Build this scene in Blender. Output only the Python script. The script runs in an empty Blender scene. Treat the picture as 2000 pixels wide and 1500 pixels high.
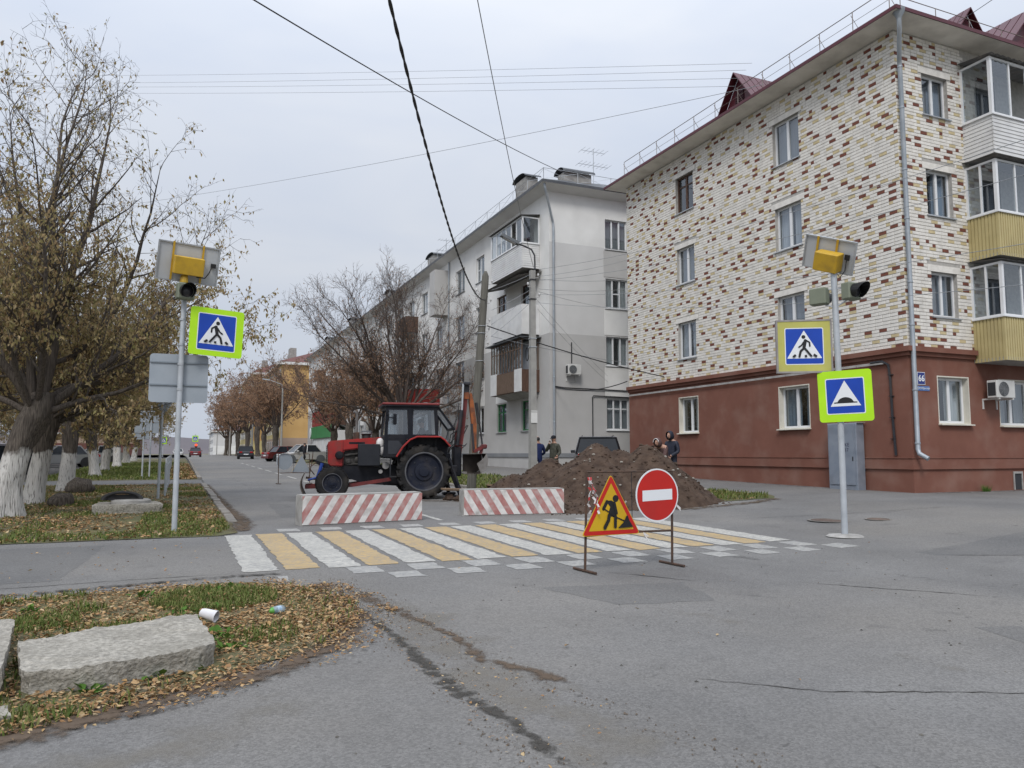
import bpy, bmesh, math, random
from mathutils import Vector, Matrix, noise
R = math.radians
SC = bpy.context.scene
COL = SC.collection
# ------------------------------------------------------------------ camera
cam = bpy.data.cameras.new('camera'); CAM = bpy.data.objects.new('camera', cam); COL.objects.link(CAM)
CAM.location = (0, 0, 1.5); CAM.rotation_euler = (R(90 + 5.18), 0, R(-23.2))
cam.sensor_width = 36; cam.lens = 27.0; cam.clip_start = 0.05; cam.clip_end = 4000
SC.camera = CAM
# ------------------------------------------------------------------ sky: bright overcast
SUN_EL, SUN_AZ = 46, 215          # azimuth clockwise from +Y (the street direction)
wd = bpy.data.worlds.new('World'); SC.world = wd; wd.use_nodes = True
nt = wd.node_tree; nt.nodes.clear()
def wn(t, **k):
    n = nt.nodes.new(t)
    for a, b in k.items(): setattr(n, a, b)
    return n
out = wn('ShaderNodeOutputWorld'); bg = wn('ShaderNodeBackground'); bg.inputs['Strength'].default_value = 0.1
sky = wn('ShaderNodeTexSky', sky_type='NISHITA', sun_disc=False)
sky.sun_elevation = R(SUN_EL); sky.sun_rotation = R(SUN_AZ); sky.air_density = 1.0; sky.dust_density = 2.5
tc = wn('ShaderNodeTexCoord'); sep = wn('ShaderNodeSeparateXYZ')
nt.links.new(tc.outputs['Generated'], sep.inputs[0])
# overcast layer: luminance rises towards the zenith (CIE overcast sky), soft cloud mottling
mp = wn('ShaderNodeMapping'); mp.inputs['Scale'].default_value = (1.0, 1.0, 3.2)
nt.links.new(tc.outputs['Generated'], mp.inputs[0])
nz = wn('ShaderNodeTexNoise'); nz.inputs['Scale'].default_value = 2.3; nz.inputs['Detail'].default_value = 4; nz.inputs['Roughness'].default_value = 0.5; nz.inputs['Distortion'].default_value = 0.35
nt.links.new(mp.outputs[0], nz.inputs['Vector'])
rmp = wn('ShaderNodeValToRGB')
rmp.color_ramp.elements[0].position = 0.32; rmp.color_ramp.elements[0].color = (0.59, 0.65, 0.765, 1)
rmp.color_ramp.elements[1].position = 0.66; rmp.color_ramp.elements[1].color = (0.70, 0.735, 0.80, 1)
nt.links.new(nz.outputs['Fac'], rmp.inputs[0])
zr = wn('ShaderNodeMapRange'); zr.inputs['From Min'].default_value = 0.0; zr.inputs['From Max'].default_value = 1.0
zr.inputs['To Min'].default_value = 7.6; zr.inputs['To Max'].default_value = 22.0
pw = wn('ShaderNodeMath', operation='POWER', use_clamp=True); pw.inputs[1].default_value = 2.2
nt.links.new(sep.outputs['Z'], pw.inputs[0]); nt.links.new(pw.outputs[0], zr.inputs['Value'])
vm = wn('ShaderNodeVectorMath', operation='SCALE')
nt.links.new(rmp.outputs['Color'], vm.inputs[0]); nt.links.new(zr.outputs[0], vm.inputs['Scale'])
mix = wn('ShaderNodeMix', data_type='RGBA'); mix.inputs['Factor'].default_value = 0.93
nt.links.new(sky.outputs[0], mix.inputs['A']); nt.links.new(vm.outputs[0], mix.inputs['B'])
nt.links.new(mix.outputs['Result'], bg.inputs['Color']); nt.links.new(bg.outputs[0], out.inputs[0])
# ------------------------------------------------------------------ soft sun behind the cloud
sl = bpy.data.lights.new('sun', 'SUN'); sl.energy = 1.45; sl.angle = R(16); sl.color = (1.0, 0.965, 0.92)
so = bpy.data.objects.new('sun', sl); COL.objects.link(so)
so.rotation_euler = (R(90 - SUN_EL), 0, R(180 - SUN_AZ))
# ------------------------------------------------------------------ exposure
SC.view_settings.view_transform = 'Standard'; SC.view_settings.look = 'None'
SC.view_settings.exposure = 0.27; SC.view_settings.gamma = 1.0
SC.view_settings.use_curve_mapping = False
SC.cycles.max_bounces = 6; SC.cycles.diffuse_bounces = 3; SC.cycles.glossy_bounces = 3
SC.cycles.transparent_max_bounces = 12; SC.cycles.transmission_bounces = 4
SC.cycles.caustics_reflective = False; SC.cycles.caustics_refractive = False
rng = random.Random(7)
def U(a, b): return rng.uniform(a, b)
def sm(a, b, t):
    t = min(max((t - a) / (b - a), 0), 1); return t * t * (3 - 2 * t)
def G(x, y):
    """height of the ground: the street climbs gently, the right pavement lies higher"""
    yy = min(max(y, 0), 110)
    return 0.009 * yy + 0.30 * sm(8, 17, x) + 0.12 * sm(20, 38, y) * sm(8, 17, x)
# ------------------------------------------------------------------ materials
MATS = {}
def pm(name, c1, c2=None, scale=6.0, rough=0.7, bump=0.0, bscale=None, metal=0.0, spec=0.4, detail=6, dirt=None, dscale=1.2, damt=0.35, stretch=None, coat=0.0, lo=0.35, hi=0.65, transl=0.0):
    if name in MATS: return MATS[name]
    m = bpy.data.materials.new(name); m.use_nodes = True; t = m.node_tree; b = t.nodes['Principled BSDF']
    b.inputs['Roughness'].default_value = rough; b.inputs['Metallic'].default_value = metal
    b.inputs['Specular IOR Level'].default_value = spec; b.inputs['Coat Weight'].default_value = coat
    b.inputs['Base Color'].default_value = (*c1, 1)
    co = t.nodes.new('ShaderNodeTexCoord').outputs['Object']
    if stretch:
        q = t.nodes.new('ShaderNodeMapping'); q.inputs['Scale'].default_value = stretch; t.links.new(co, q.inputs[0]); co = q.outputs[0]
    def noi(s, d=detail):
        n = t.nodes.new('ShaderNodeTexNoise'); n.inputs['Scale'].default_value = s; n.inputs['Detail'].default_value = d; t.links.new(co, n.inputs['Vector']); return n.outputs['Fac']
    col = None
    if c2 is not None:
        r = t.nodes.new('ShaderNodeValToRGB'); r.color_ramp.elements[0].position = lo; r.color_ramp.elements[1].position = hi
        r.color_ramp.elements[0].color = (*c1, 1); r.color_ramp.elements[1].color = (*c2, 1)
        t.links.new(noi(scale), r.inputs[0]); col = r.outputs[0]
    if dirt is not None:
        r = t.nodes.new('ShaderNodeMapRange'); r.inputs['From Min'].default_value = 0.48; r.inputs['From Max'].default_value = 0.72; r.inputs['To Max'].default_value = damt
        t.links.new(noi(dscale, 8), r.inputs['Value'])
        x = t.nodes.new('ShaderNodeMix'); x.data_type = 'RGBA'; t.links.new(r.outputs[0], x.inputs['Factor'])
        if col: t.links.new(col, x.inputs['A'])
        else: x.inputs['A'].default_value = (*c1, 1)
        x.inputs['B'].default_value = (*dirt, 1); col = x.outputs['Result']
    if col: t.links.new(col, b.inputs['Base Color'])
    if bump:
        bp = t.nodes.new('ShaderNodeBump'); bp.inputs['Strength'].default_value = bump; bp.inputs['Distance'].default_value = 0.02
        t.links.new(noi(bscale or scale * 3, 5), bp.inputs['Height']); t.links.new(bp.outputs[0], b.inputs['Normal'])
    MATS[name] = m; return m
def leafmat(name, cols, transl=0.25):
    """leaf colours vary leaf by leaf (random per island)"""
    m = bpy.data.materials.new(name); m.use_nodes = True; t = m.node_tree; b = t.nodes['Principled BSDF']
    g = t.nodes.new('ShaderNodeNewGeometry'); r = t.nodes.new('ShaderNodeValToRGB'); r.color_ramp.interpolation = 'LINEAR'
    while len(r.color_ramp.elements) < len(cols): r.color_ramp.elements.new(0.5)
    for i, c in enumerate(cols):
        r.color_ramp.elements[i].position = i / (len(cols) - 1); r.color_ramp.elements[i].color = (*c, 1)
    t.links.new(g.outputs['Random Per Island'], r.inputs[0]); t.links.new(r.outputs[0], b.inputs['Base Color'])
    b.inputs['Roughness'].default_value = 0.75; b.inputs['Specular IOR Level'].default_value = 0.15
    if transl:
        tr = t.nodes.new('ShaderNodeBsdfTranslucent'); t.links.new(r.outputs[0], tr.inputs[0])
        mx = t.nodes.new('ShaderNodeMixShader'); mx.inputs[0].default_value = transl
        t.links.new(b.outputs[0], mx.inputs[1]); t.links.new(tr.outputs[0], mx.inputs[2]); t.links.new(mx.outputs[0], t.nodes['Material Output'].inputs[0])
    MATS[name] = m; return m
def glassmat(name, tint=(0.75, 0.8, 0.8), refl=0.12, opac=0.0, ocol=(0.05, 0.06, 0.07)):
    m = bpy.data.materials.new(name); m.use_nodes = True; t = m.node_tree; t.nodes.remove(t.nodes['Principled BSDF'])
    tr = t.nodes.new('ShaderNodeBsdfTransparent'); tr.inputs[0].default_value = (*tint, 1)
    gl = t.nodes.new('ShaderNodeBsdfGlossy'); gl.inputs['Roughness'].default_value = 0.02; gl.inputs[0].default_value = (0.9, 0.95, 1, 1)
    fr = t.nodes.new('ShaderNodeFresnel'); fr.inputs[0].default_value = 1.5
    ad = t.nodes.new('ShaderNodeMath'); ad.operation = 'ADD'; ad.use_clamp = True; ad.inputs[1].default_value = refl
    ge = t.nodes.new('ShaderNodeNewGeometry'); io = t.nodes.new('ShaderNodeMath'); io.operation = 'MULTIPLY_ADD'; io.inputs[1].default_value = -0.8333; io.inputs[2].default_value = 1.5
    t.links.new(ge.outputs['Backfacing'], io.inputs[0]); t.links.new(io.outputs[0], fr.inputs[0])       # same reflectance from both sides
    t.links.new(fr.outputs[0], ad.inputs[0])
    mx = t.nodes.new('ShaderNodeMixShader'); t.links.new(ad.outputs[0], mx.inputs[0]); t.links.new(tr.outputs[0], mx.inputs[1]); t.links.new(gl.outputs[0], mx.inputs[2])
    # faint waviness, so that reflections break up a little
    n = t.nodes.new('ShaderNodeTexNoise'); n.inputs['Scale'].default_value = 1.4; n.inputs['Detail'].default_value = 2
    c = t.nodes.new('ShaderNodeTexCoord'); t.links.new(c.outputs['Object'], n.inputs['Vector'])
    bp = t.nodes.new('ShaderNodeBump'); bp.inputs['Strength'].default_value = 0.05; t.links.new(n.outputs['Fac'], bp.inputs['Height']); t.links.new(bp.outputs[0], gl.inputs['Normal'])
    o = mx.outputs[0]
    if opac:
        d = t.nodes.new('ShaderNodeBsdfDiffuse'); d.inputs[0].default_value = (*ocol, 1)
        m2 = t.nodes.new('ShaderNodeMixShader'); m2.inputs[0].default_value = opac; t.links.new(o, m2.inputs[1]); t.links.new(d.outputs[0], m2.inputs[2]); o = m2.outputs[0]
    t.links.new(o, t.nodes['Material Output'].inputs[0]); MATS[name] = m; return m
# ------------------------------------------------------------------ scene objects
def tag(o, label=None, cat=None, group=None, kind=None):
    if label: o['label'] = label
    if cat: o['category'] = cat
    if group: o['group'] = group
    if kind: o['kind'] = kind
    return o
def thing(name, loc, label, cat, rz=0.0, group=None):
    o = bpy.data.objects.new(name, None); o.empty_display_size = 0.2; COL.objects.link(o)
    o.location = loc; o.rotation_euler = (0, 0, rz)
    return tag(o, label, cat, group)
def chain(o):
    m = Matrix.Identity(4)
    while o is not None:
        m = o.matrix_basis @ m; o = o.parent
    return m
def copy_tree(o, parent=None):
    c = o.copy(); COL.objects.link(c)
    if parent is not None: c.parent = parent
    for ch in [x for x in KIDS.get(o.name, [])]:
        k = copy_tree(ch, c); KIDS.setdefault(c.name, []).append(k)
    return c
KIDS = {}
class MB:
    """collects shapes; build() links them as ONE mesh object"""
    def __init__(s): s.v = []; s.f = []; s.mi = []; s.m = 0; s.T = None
    def add(s, vs, fs):
        b = len(s.v)
        if s.T is not None: vs = [s.T @ Vector(p) for p in vs]
        s.v.extend([tuple(p) for p in vs]); s.f.extend([tuple(i + b for i in f) for f in fs]); s.mi.extend([s.m] * len(fs)); return s
    def box(s, x0, x1, y0, y1, z0, z1):
        return s.add([(x0,y0,z0),(x1,y0,z0),(x1,y1,z0),(x0,y1,z0),(x0,y0,z1),(x1,y0,z1),(x1,y1,z1),(x0,y1,z1)],
                     [(0,3,2,1),(4,5,6,7),(0,1,5,4),(1,2,6,5),(2,3,7,6),(3,0,4,7)])
    def cbox(s, x0, x1, y0, y1, z0, z1, c=0.02):
        """box with chamfered edges"""
        vs = []; 
        bm = bmesh.new(); bmesh.ops.create_cube(bm, size=1)
        for v in bm.verts: v.co = Vector(((x0+x1)/2 + v.co.x*(x1-x0), (y0+y1)/2 + v.co.y*(y1-y0), (z0+z1)/2 + v.co.z*(z1-z0)))
        bmesh.ops.bevel(bm, geom=bm.edges[:], offset=c, segments=1, affect='EDGES')
        s.bm(bm); bm.free(); return s
    def bm(s, bm):
        bm.verts.index_update(); return s.add([v.co.copy() for v in bm.verts], [[v.index for v in f.verts] for f in bm.faces])
    def quad(s, a, b, c, d): return s.add([a, b, c, d], [(0, 1, 2, 3)])
    def poly(s, pts): return s.add(pts, [tuple(range(len(pts)))])
    def prism(s, poly, d):
        """polygon (3-D points) swept by vector d; the polygon may be concave"""
        n = len(poly); d = Vector(d); p = [Vector(q) for q in poly]
        return s.add(p + [q + d for q in p], [tuple(reversed(range(n))), tuple(range(n, 2*n))] + [(i, (i+1) % n, n + (i+1) % n, n + i) for i in range(n)])
    def tube(s, pts, rad, n=8, cap=True, flat=None):
        pts = [Vector(p) for p in pts]; k = len(pts); rs = rad if isinstance(rad, (list, tuple)) else [rad] * k
        up = None; vs = []
        for i in range(k):
            t = (pts[min(i+1, k-1)] - pts[max(i-1, 0)])
            t = t.normalized() if t.length > 1e-9 else Vector((0, 0, 1))
            if up is None:
                up = t.orthogonal().normalized()
                a = Vector((0, 0, 1)) if abs(t.z) < 0.9 else Vector((1, 0, 0))
                up = (a - t * a.dot(t)).normalized()
            else:
                up = up - t * up.dot(t); up = up.normalized() if up.length > 1e-6 else t.orthogonal().normalized()
            w = t.cross(up)
            for j in range(n):
                a = 2 * math.pi * j / n; vs.append(pts[i] + (up * math.cos(a) + w * math.sin(a)) * rs[i])
        fs = [(i*n+j, i*n+(j+1) % n, (i+1)*n+(j+1) % n, (i+1)*n+j) for i in range(k-1) for j in range(n)]
        if cap: fs += [tuple(reversed(range(n))), tuple(range((k-1)*n, k*n))]
        return s.add(vs, fs)
    def lathe(s, prof, n=24, axis='z', c=(0, 0, 0), caps=(True, True)):
        """profile [(r, h)] turned round an axis through c"""
        vs = []; k = len(prof)
        for r, h in prof:
            for j in range(n):
                a = 2 * math.pi * j / n; p, q = r * math.cos(a), r * math.sin(a)
                vs.append(Vector(c) + Vector({'z': (p, q, h), 'y': (p, h, q), 'x': (h, p, q)}[axis]))
        fs = [(i*n+j, i*n+(j+1) % n, (i+1)*n+(j+1) % n, (i+1)*n+j) for i in range(k-1) for j in range(n)]
        if caps[0]: fs.append(tuple(range(n)))
        if caps[1]: fs.append(tuple(range((k-1)*n, k*n)))
        return s.add(vs, fs)
    def ball(s, c, r, n=10, m=7):
        rx, ry, rz = r if isinstance(r, (tuple, list)) else (r, r, r); vs = [Vector(c) + Vector((0, 0, -rz))]
        for i in range(1, m):
            b = -math.pi/2 + math.pi * i / m
            for j in range(n):
                a = 2*math.pi*j/n; vs.append(Vector(c) + Vector((rx*math.cos(a)*math.cos(b), ry*math.sin(a)*math.cos(b), rz*math.sin(b))))
        vs.append(Vector(c) + Vector((0, 0, rz))); e = len(vs) - 1
        fs = [(0, 1+(j+1) % n, 1+j) for j in range(n)]
        fs += [(1+i*n+j, 1+i*n+(j+1) % n, 1+(i+1)*n+(j+1) % n, 1+(i+1)*n+j) for i in range(m-2) for j in range(n)]
        fs += [(e, 1+(m-2)*n+j, 1+(m-2)*n+(j+1) % n) for j in range(n)]
        return s.add(vs, fs)
    def beam(s, a, b, w, h, up=(0, 0, 1)):
        """rectangular bar from a to b"""
        a, b = Vector(a), Vector(b); t = (b - a).normalized(); u = Vector(up); u = u - t * u.dot(t)
        u = u.normalized() if u.length > 1e-5 else t.orthogonal().normalized(); x = t.cross(u)
        q = [x*w/2 + u*h/2, -x*w/2 + u*h/2, -x*w/2 - u*h/2, x*w/2 - u*h/2]
        return s.add([a + k for k in q] + [b + k for k in q], [(0,1,2,3),(7,6,5,4),(0,4,5,1),(1,5,6,2),(2,6,7,3),(3,7,4,0)])
    def build(s, name, mats, parent=None, smooth=False, world=False, fix=True):
        me = bpy.data.meshes.new(name)
        vs = s.v
        if world and parent is not None:
            im = chain(parent).inverted(); vs = [im @ Vector(p) for p in vs]
        me.from_pydata(vs, [], s.f)
        if fix and len(s.f) < 20000:
            b = bmesh.new(); b.from_mesh(me); bmesh.ops.recalc_face_normals(b, faces=b.faces); b.to_mesh(me); b.free()
        if not isinstance(mats, (list, tuple)): mats = [mats]
        for m in mats: me.materials.append(m)
        if len(mats) > 1: me.polygons.foreach_set('material_index', s.mi)
        if smooth:
            me.polygons.foreach_set('use_smooth', [True] * len(me.polygons))
            if smooth != 'all' and len(me.polygons) < 60000:
                me.set_sharp_from_angle(angle=R(40))
        me.update()
        o = bpy.data.objects.new(name, me); COL.objects.link(o)
        if parent is not None: o.parent = parent; KIDS.setdefault(parent.name, []).append(o)
        return o
def inst(src, parent, loc=(0, 0, 0), rz=0.0, name=None):
    o = src.copy(); COL.objects.link(o); o.parent = parent; o.location = loc; o.rotation_euler = (0, 0, rz)
    KIDS.setdefault(parent.name if parent else '', []).append(o); return o
def textmesh(body, size, align='CENTER', bold=0.0):
    cu = bpy.data.curves.new('lettering', 'FONT'); cu.body = body; cu.size = size; cu.align_x = align; cu.align_y = 'CENTER'; cu.offset = bold; cu.resolution_u = 3
    o = bpy.data.objects.new('lettering', cu); COL.objects.link(o)
    me = bpy.data.meshes.new_from_object(o); bpy.data.objects.remove(o); bpy.data.curves.remove(cu)
    return [v.co.copy() for v in me.vertices], [tuple(p.vertices) for p in me.polygons]
def letters(mb, body, size, T, align='CENTER', bold=0.0):
    """flat lettering: local x right, local y up, mapped by matrix T"""
    v, f = textmesh(body, size, align, bold); k = mb.T; mb.T = T; mb.add(v, f); mb.T = k; return mb
# common materials
M_white = pm('white_paint', (0.72, 0.72, 0.70), (0.62, 0.62, 0.60), 3, 0.55, dirt=(0.35, 0.32, 0.28), damt=0.25)
M_pvc = pm('white_plastic', (0.76, 0.77, 0.78), (0.70, 0.71, 0.72), 2, 0.35)
M_galv = pm('galvanised_steel', (0.42, 0.44, 0.46), (0.52, 0.54, 0.56), 5, 0.42, metal=0.55, dirt=(0.25, 0.24, 0.22), damt=0.3)
M_polegrey = pm('grey_pole_paint', (0.40, 0.43, 0.46), (0.50, 0.53, 0.56), 4, 0.5, metal=0.2, dirt=(0.24, 0.22, 0.2), damt=0.3)
M_black = pm('black_rubber', (0.018, 0.018, 0.019), (0.03, 0.03, 0.032), 8, 0.7)
M_blackmetal = pm('black_metal', (0.02, 0.021, 0.026), (0.035, 0.036, 0.042), 5, 0.45, dirt=(0.09, 0.075, 0.06), damt=0.4)
M_rust = pm('rusty_steel', (0.10, 0.055, 0.035), (0.05, 0.035, 0.028), 9, 0.8, bump=0.2)
M_wire = pm('wire_black', (0.02, 0.02, 0.022), rough=0.6)
M_wiregrey = pm('wire_grey', (0.24, 0.25, 0.26), rough=0.5)
M_room = pm('dark_room', (0.035, 0.036, 0.04), rough=0.9)
M_curt = [pm('curtain_white', (0.62, 0.63, 0.65), (0.5, 0.51, 0.54), 4, 0.9, stretch=(6, 6, 0.3)), pm('curtain_grey', (0.34, 0.35, 0.38), (0.26, 0.27, 0.3), 4, 0.9, stretch=(6, 6, 0.3)), pm('curtain_blue', (0.28, 0.34, 0.42), (0.22, 0.27, 0.35), 4, 0.9, stretch=(6, 6, 0.3))]
M_glass = glassmat('window_glass', refl=0.13)
M_conc = pm('concrete', (0.40, 0.39, 0.37), (0.30, 0.29, 0.275), 7, 0.9, bump=0.35, bscale=40, dirt=(0.16, 0.15, 0.13), dscale=2.5, damt=0.5)
# ================================================================== GROUND
def asphalt(name, a, b, tint, sc=1.0):
    m = bpy.data.materials.new(name); m.use_nodes = True; t = m.node_tree; p = t.nodes['Principled BSDF']
    co = t.nodes.new('ShaderNodeTexCoord').outputs['Object']
    def noi(s, d=5, rough=0.55):
        n = t.nodes.new('ShaderNodeTexNoise'); n.inputs['Scale'].default_value = s; n.inputs['Detail'].default_value = d; n.inputs['Roughness'].default_value = rough
        t.links.new(co, n.inputs['Vector']); return n.outputs['Fac']
    def ramp(f, p0, c0, p1, c1):
        r = t.nodes.new('ShaderNodeValToRGB'); r.color_ramp.elements[0].position = p0; r.color_ramp.elements[1].position = p1
        r.color_ramp.elements[0].color = (*c0, 1); r.color_ramp.elements[1].color = (*c1, 1); t.links.new(f, r.inputs[0]); return r.outputs[0]
    def mx(f, A, B, mode='MIX'):
        x = t.nodes.new('ShaderNodeMix'); x.data_type = 'RGBA'; x.blend_type = mode
        if hasattr(f, 'node'): t.links.new(f, x.inputs['Factor'])
        else: x.inputs['Factor'].default_value = f
        for k, v in (('A', A), ('B', B)):
            if hasattr(v, 'node'): t.links.new(v, x.inputs[k])
            else: x.inputs[k].default_value = (*v, 1)
        return x.outputs['Result']
    base = ramp(noi(0.45 * sc, 7, 0.6), 0.3, a, 0.7, b)
    base = mx(ramp(noi(0.16, 4), 0.45, (0, 0, 0), 0.68, (0.75, 0.75, 0.75)), base, tint)          # dusty, browner patches
    # stones of the surface, light and dark
    vo = t.nodes.new('ShaderNodeTexVoronoi'); vo.inputs['Scale'].default_value = 75; t.links.new(co, vo.inputs['Vector'])
    sp = t.nodes.new('ShaderNodeSeparateColor'); t.links.new(vo.outputs['Color'], sp.inputs[0])
    base = mx(0.34, base, ramp(sp.outputs[0], 0.05, (0.25, 0.25, 0.25), 0.95, (0.78, 0.78, 0.78)), 'OVERLAY')
    base = mx(0.25, base, ramp(noi(230, 2), 0.35, (0.2, 0.2, 0.2), 0.66, (0.8, 0.8, 0.8)), 'OVERLAY')
    # small dark pits and stains
    base = mx(ramp(noi(9, 3), 0.68, (0, 0, 0), 0.74, (0.6, 0.6, 0.6)), base, (0.055, 0.052, 0.05))
    base = mx(ramp(noi(2.1, 5), 0.62, (0, 0, 0), 0.8, (0.5, 0.5, 0.5)), base, (0.075, 0.072, 0.07))
    t.links.new(base, p.inputs['Base Color']); p.inputs['Roughness'].default_value = 0.86; p.inputs['Specular IOR Level'].default_value = 0.3
    bp = t.nodes.new('ShaderNodeBump'); bp.inputs['Strength'].default_value = 0.5; bp.inputs['Distance'].default_value = 0.006
    t.links.new(vo.outputs['Distance'], bp.inputs['Height']); t.links.new(bp.outputs[0], p.inputs['Normal'])
    MATS[name] = m; return m
M_asph = asphalt('asphalt', (0.128, 0.125, 0.122), (0.186, 0.182, 0.176), (0.200, 0.187, 0.168))
M_asph2 = asphalt('asphalt_path', (0.125, 0.122, 0.119), (0.165, 0.161, 0.156), (0.18, 0.169, 0.154))
M_soil = pm('bare_soil', (0.10, 0.078, 0.060), (0.155, 0.125, 0.098), 5, 0.95, bump=0.5, bscale=30, detail=9)
M_turf = pm('turf_soil', (0.105, 0.088, 0.052), (0.085, 0.10, 0.035), 1.6, 0.95, bump=0.6, bscale=35, detail=9, dirt=(0.19, 0.135, 0.07), dscale=0.8, damt=0.8)
def lace(name, c1, c2, scale, lo, hi, sub=30):
    """loose soil lying thinly on the asphalt: only where the noise is high does it cover"""
    m = bpy.data.materials.new(name); m.use_nodes = True; t = m.node_tree; p = t.nodes['Principled BSDF']; p.inputs['Roughness'].default_value = 0.95
    p.inputs['Specular IOR Level'].default_value = 0.1
    co = t.nodes.new('ShaderNodeTexCoord').outputs['Object']
    def noi(s, d):
        n = t.nodes.new('ShaderNodeTexNoise'); n.inputs['Scale'].default_value = s; n.inputs['Detail'].default_value = d; n.inputs['Roughness'].default_value = 0.65; t.links.new(co, n.inputs['Vector']); return n.outputs['Fac']
    r = t.nodes.new('ShaderNodeValToRGB'); r.color_ramp.elements[0].color = (*c1, 1); r.color_ramp.elements[1].color = (*c2, 1); t.links.new(noi(sub, 4), r.inputs[0]); t.links.new(r.outputs[0], p.inputs['Base Color'])
    at = t.nodes.new('ShaderNodeAttribute'); at.attribute_name = 'cover'
    a = t.nodes.new('ShaderNodeMath'); a.operation = 'ADD'; t.links.new(noi(scale, 9), a.inputs[0]); t.links.new(at.outputs['Fac'], a.inputs[1])
    q = t.nodes.new('ShaderNodeMapRange'); q.inputs['From Min'].default_value = lo; q.inputs['From Max'].default_value = hi; t.links.new(a.outputs[0], q.inputs['Value']); t.links.new(q.outputs[0], p.inputs['Alpha'])
    MATS[name] = m; return m
M_lace = lace('loose_soil', (0.075, 0.055, 0.042), (0.15, 0.115, 0.085), 7, 1.02, 1.22)
M_lace2 = lace('dark_grit', (0.045, 0.042, 0.038), (0.085, 0.08, 0.072), 9, 1.02, 1.22)
def sheet(name, poly, dz, mat, step=2.0, parent=None, kind='structure', lim=None, wob=0.0):
    """a sheet that follows the ground, dz above it"""
    bm = bmesh.new(); vs = [bm.verts.new((x, y, 0)) for x, y in poly]; f = bm.faces.new(vs)
    bmesh.ops.triangulate(bm, faces=bm.faces[:])
    xs = [p[0] for p in poly]; ys = [p[1] for p in poly]
    def cuts(a, b, st, lo, hi):
        a2, b2 = max(a, lo), min(b, hi); n = int((b2 - a2) / st); return [a2 + st * i for i in range(1, n + 1)] if b2 > a2 else []
    for x in cuts(min(xs), max(xs), step, -10, 22):
        bmesh.ops.bisect_plane(bm, geom=bm.verts[:] + bm.edges[:] + bm.faces[:], plane_co=(x, 0, 0), plane_no=(1, 0, 0))
    for y in cuts(min(ys), max(ys), step * 1.7, -4, 60) + [80, 110, 114, 120, 200]:
        bmesh.ops.bisect_plane(bm, geom=bm.verts[:] + bm.edges[:] + bm.faces[:], plane_co=(0, y, 0), plane_no=(0, 1, 0))
    for v in bm.verts: v.co.z = G(v.co.x, v.co.y) + dz
    mb = MB(); mb.bm(bm); bm.free(); o = mb.build(name, mat, parent)
    if kind and parent is None: o['kind'] = kind
    return o
def wobble(poly, seg=0.35, amp=0.06, seed=1):
    """breaks straight outlines into an uneven edge"""
    r = random.Random(seed); o = []
    for i, p in enumerate(poly):
        q = poly[(i + 1) % len(poly)]; n = max(1, int(math.dist(p, q) / seg))
        for k in range(n):
            t = k / n; o.append((p[0] + (q[0]-p[0])*t + r.uniform(-amp, amp), p[1] + (q[1]-p[1])*t + r.uniform(-amp, amp)))
    return o
M_far = pm('far_ground', (0.12, 0.115, 0.07), (0.16, 0.14, 0.09), 0.05, 0.95)
sheet('ground', [(-1800, -300), (1800, -300), (1800, 2500), (-1800, 2500)], -0.03, M_far, 1.0)
sheet('road', [(-45, -15), (60, -15), (60, 150), (14.5, 150), (9.6, 122), (9.4, 420), (0.6, 420), (0.75, 100), (0.95, 14.2), (0.75, 13.85), (-45, 13.85)], 0.0, M_asph, 1.0)
sheet('path', [(-40, 33.6), (0.85, 33.4), (0.85, 37.4), (-40, 37.8)], 0.004, M_asph2, 2.0)
sheet('parking_lot', [(-40, 38), (-6.2, 38), (-6.0, 110), (-40, 110)], 0.0, M_asph2, 3.0)
sheet('verge', wobble([(-9, 13.88), (0.6, 13.88), (0.95, 14.3), (0.72, 33.3), (-9, 33.6)], 0.4, 0.05, 2), 0.008, M_turf, 1.0)
sheet('verge', wobble([(-6.1, 37.7), (0.7, 37.5), (0.5, 100), (-6.0, 100)], 1.0, 0.08, 3), 0.008, M_turf, 2.0)
sheet('verge', wobble([(9.6, 23.5), (13.0, 24.0), (13.2, 100), (9.5, 108)], 1.0, 0.1, 4), 0.008, M_turf, 2.0)
sheet('verge', wobble([(8.2, 16.9), (13.95, 15.55), (14.6, 16.3), (14.4, 24), (9.5, 24.6)], 0.4, 0.08, 5), 0.010, M_turf, 1.0)
ISLAND = [(-4.5, 8.85), (-1.53, 8.85), (-0.07, 9.15), (0.75, 9.05), (1.3, 8.5), (1.5, 7.6), (1.40, 7.0), (1.05, 6.1), (0.55, 5.65), (0.0, 5.25), (-0.36, 5.05), (-0.84, 4.85), (-3.2, 4.3), (-5, 4.2)]
sheet('verge', wobble(ISLAND, 0.25, 0.04, 6), 0.010, M_turf, 0.8)
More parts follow.
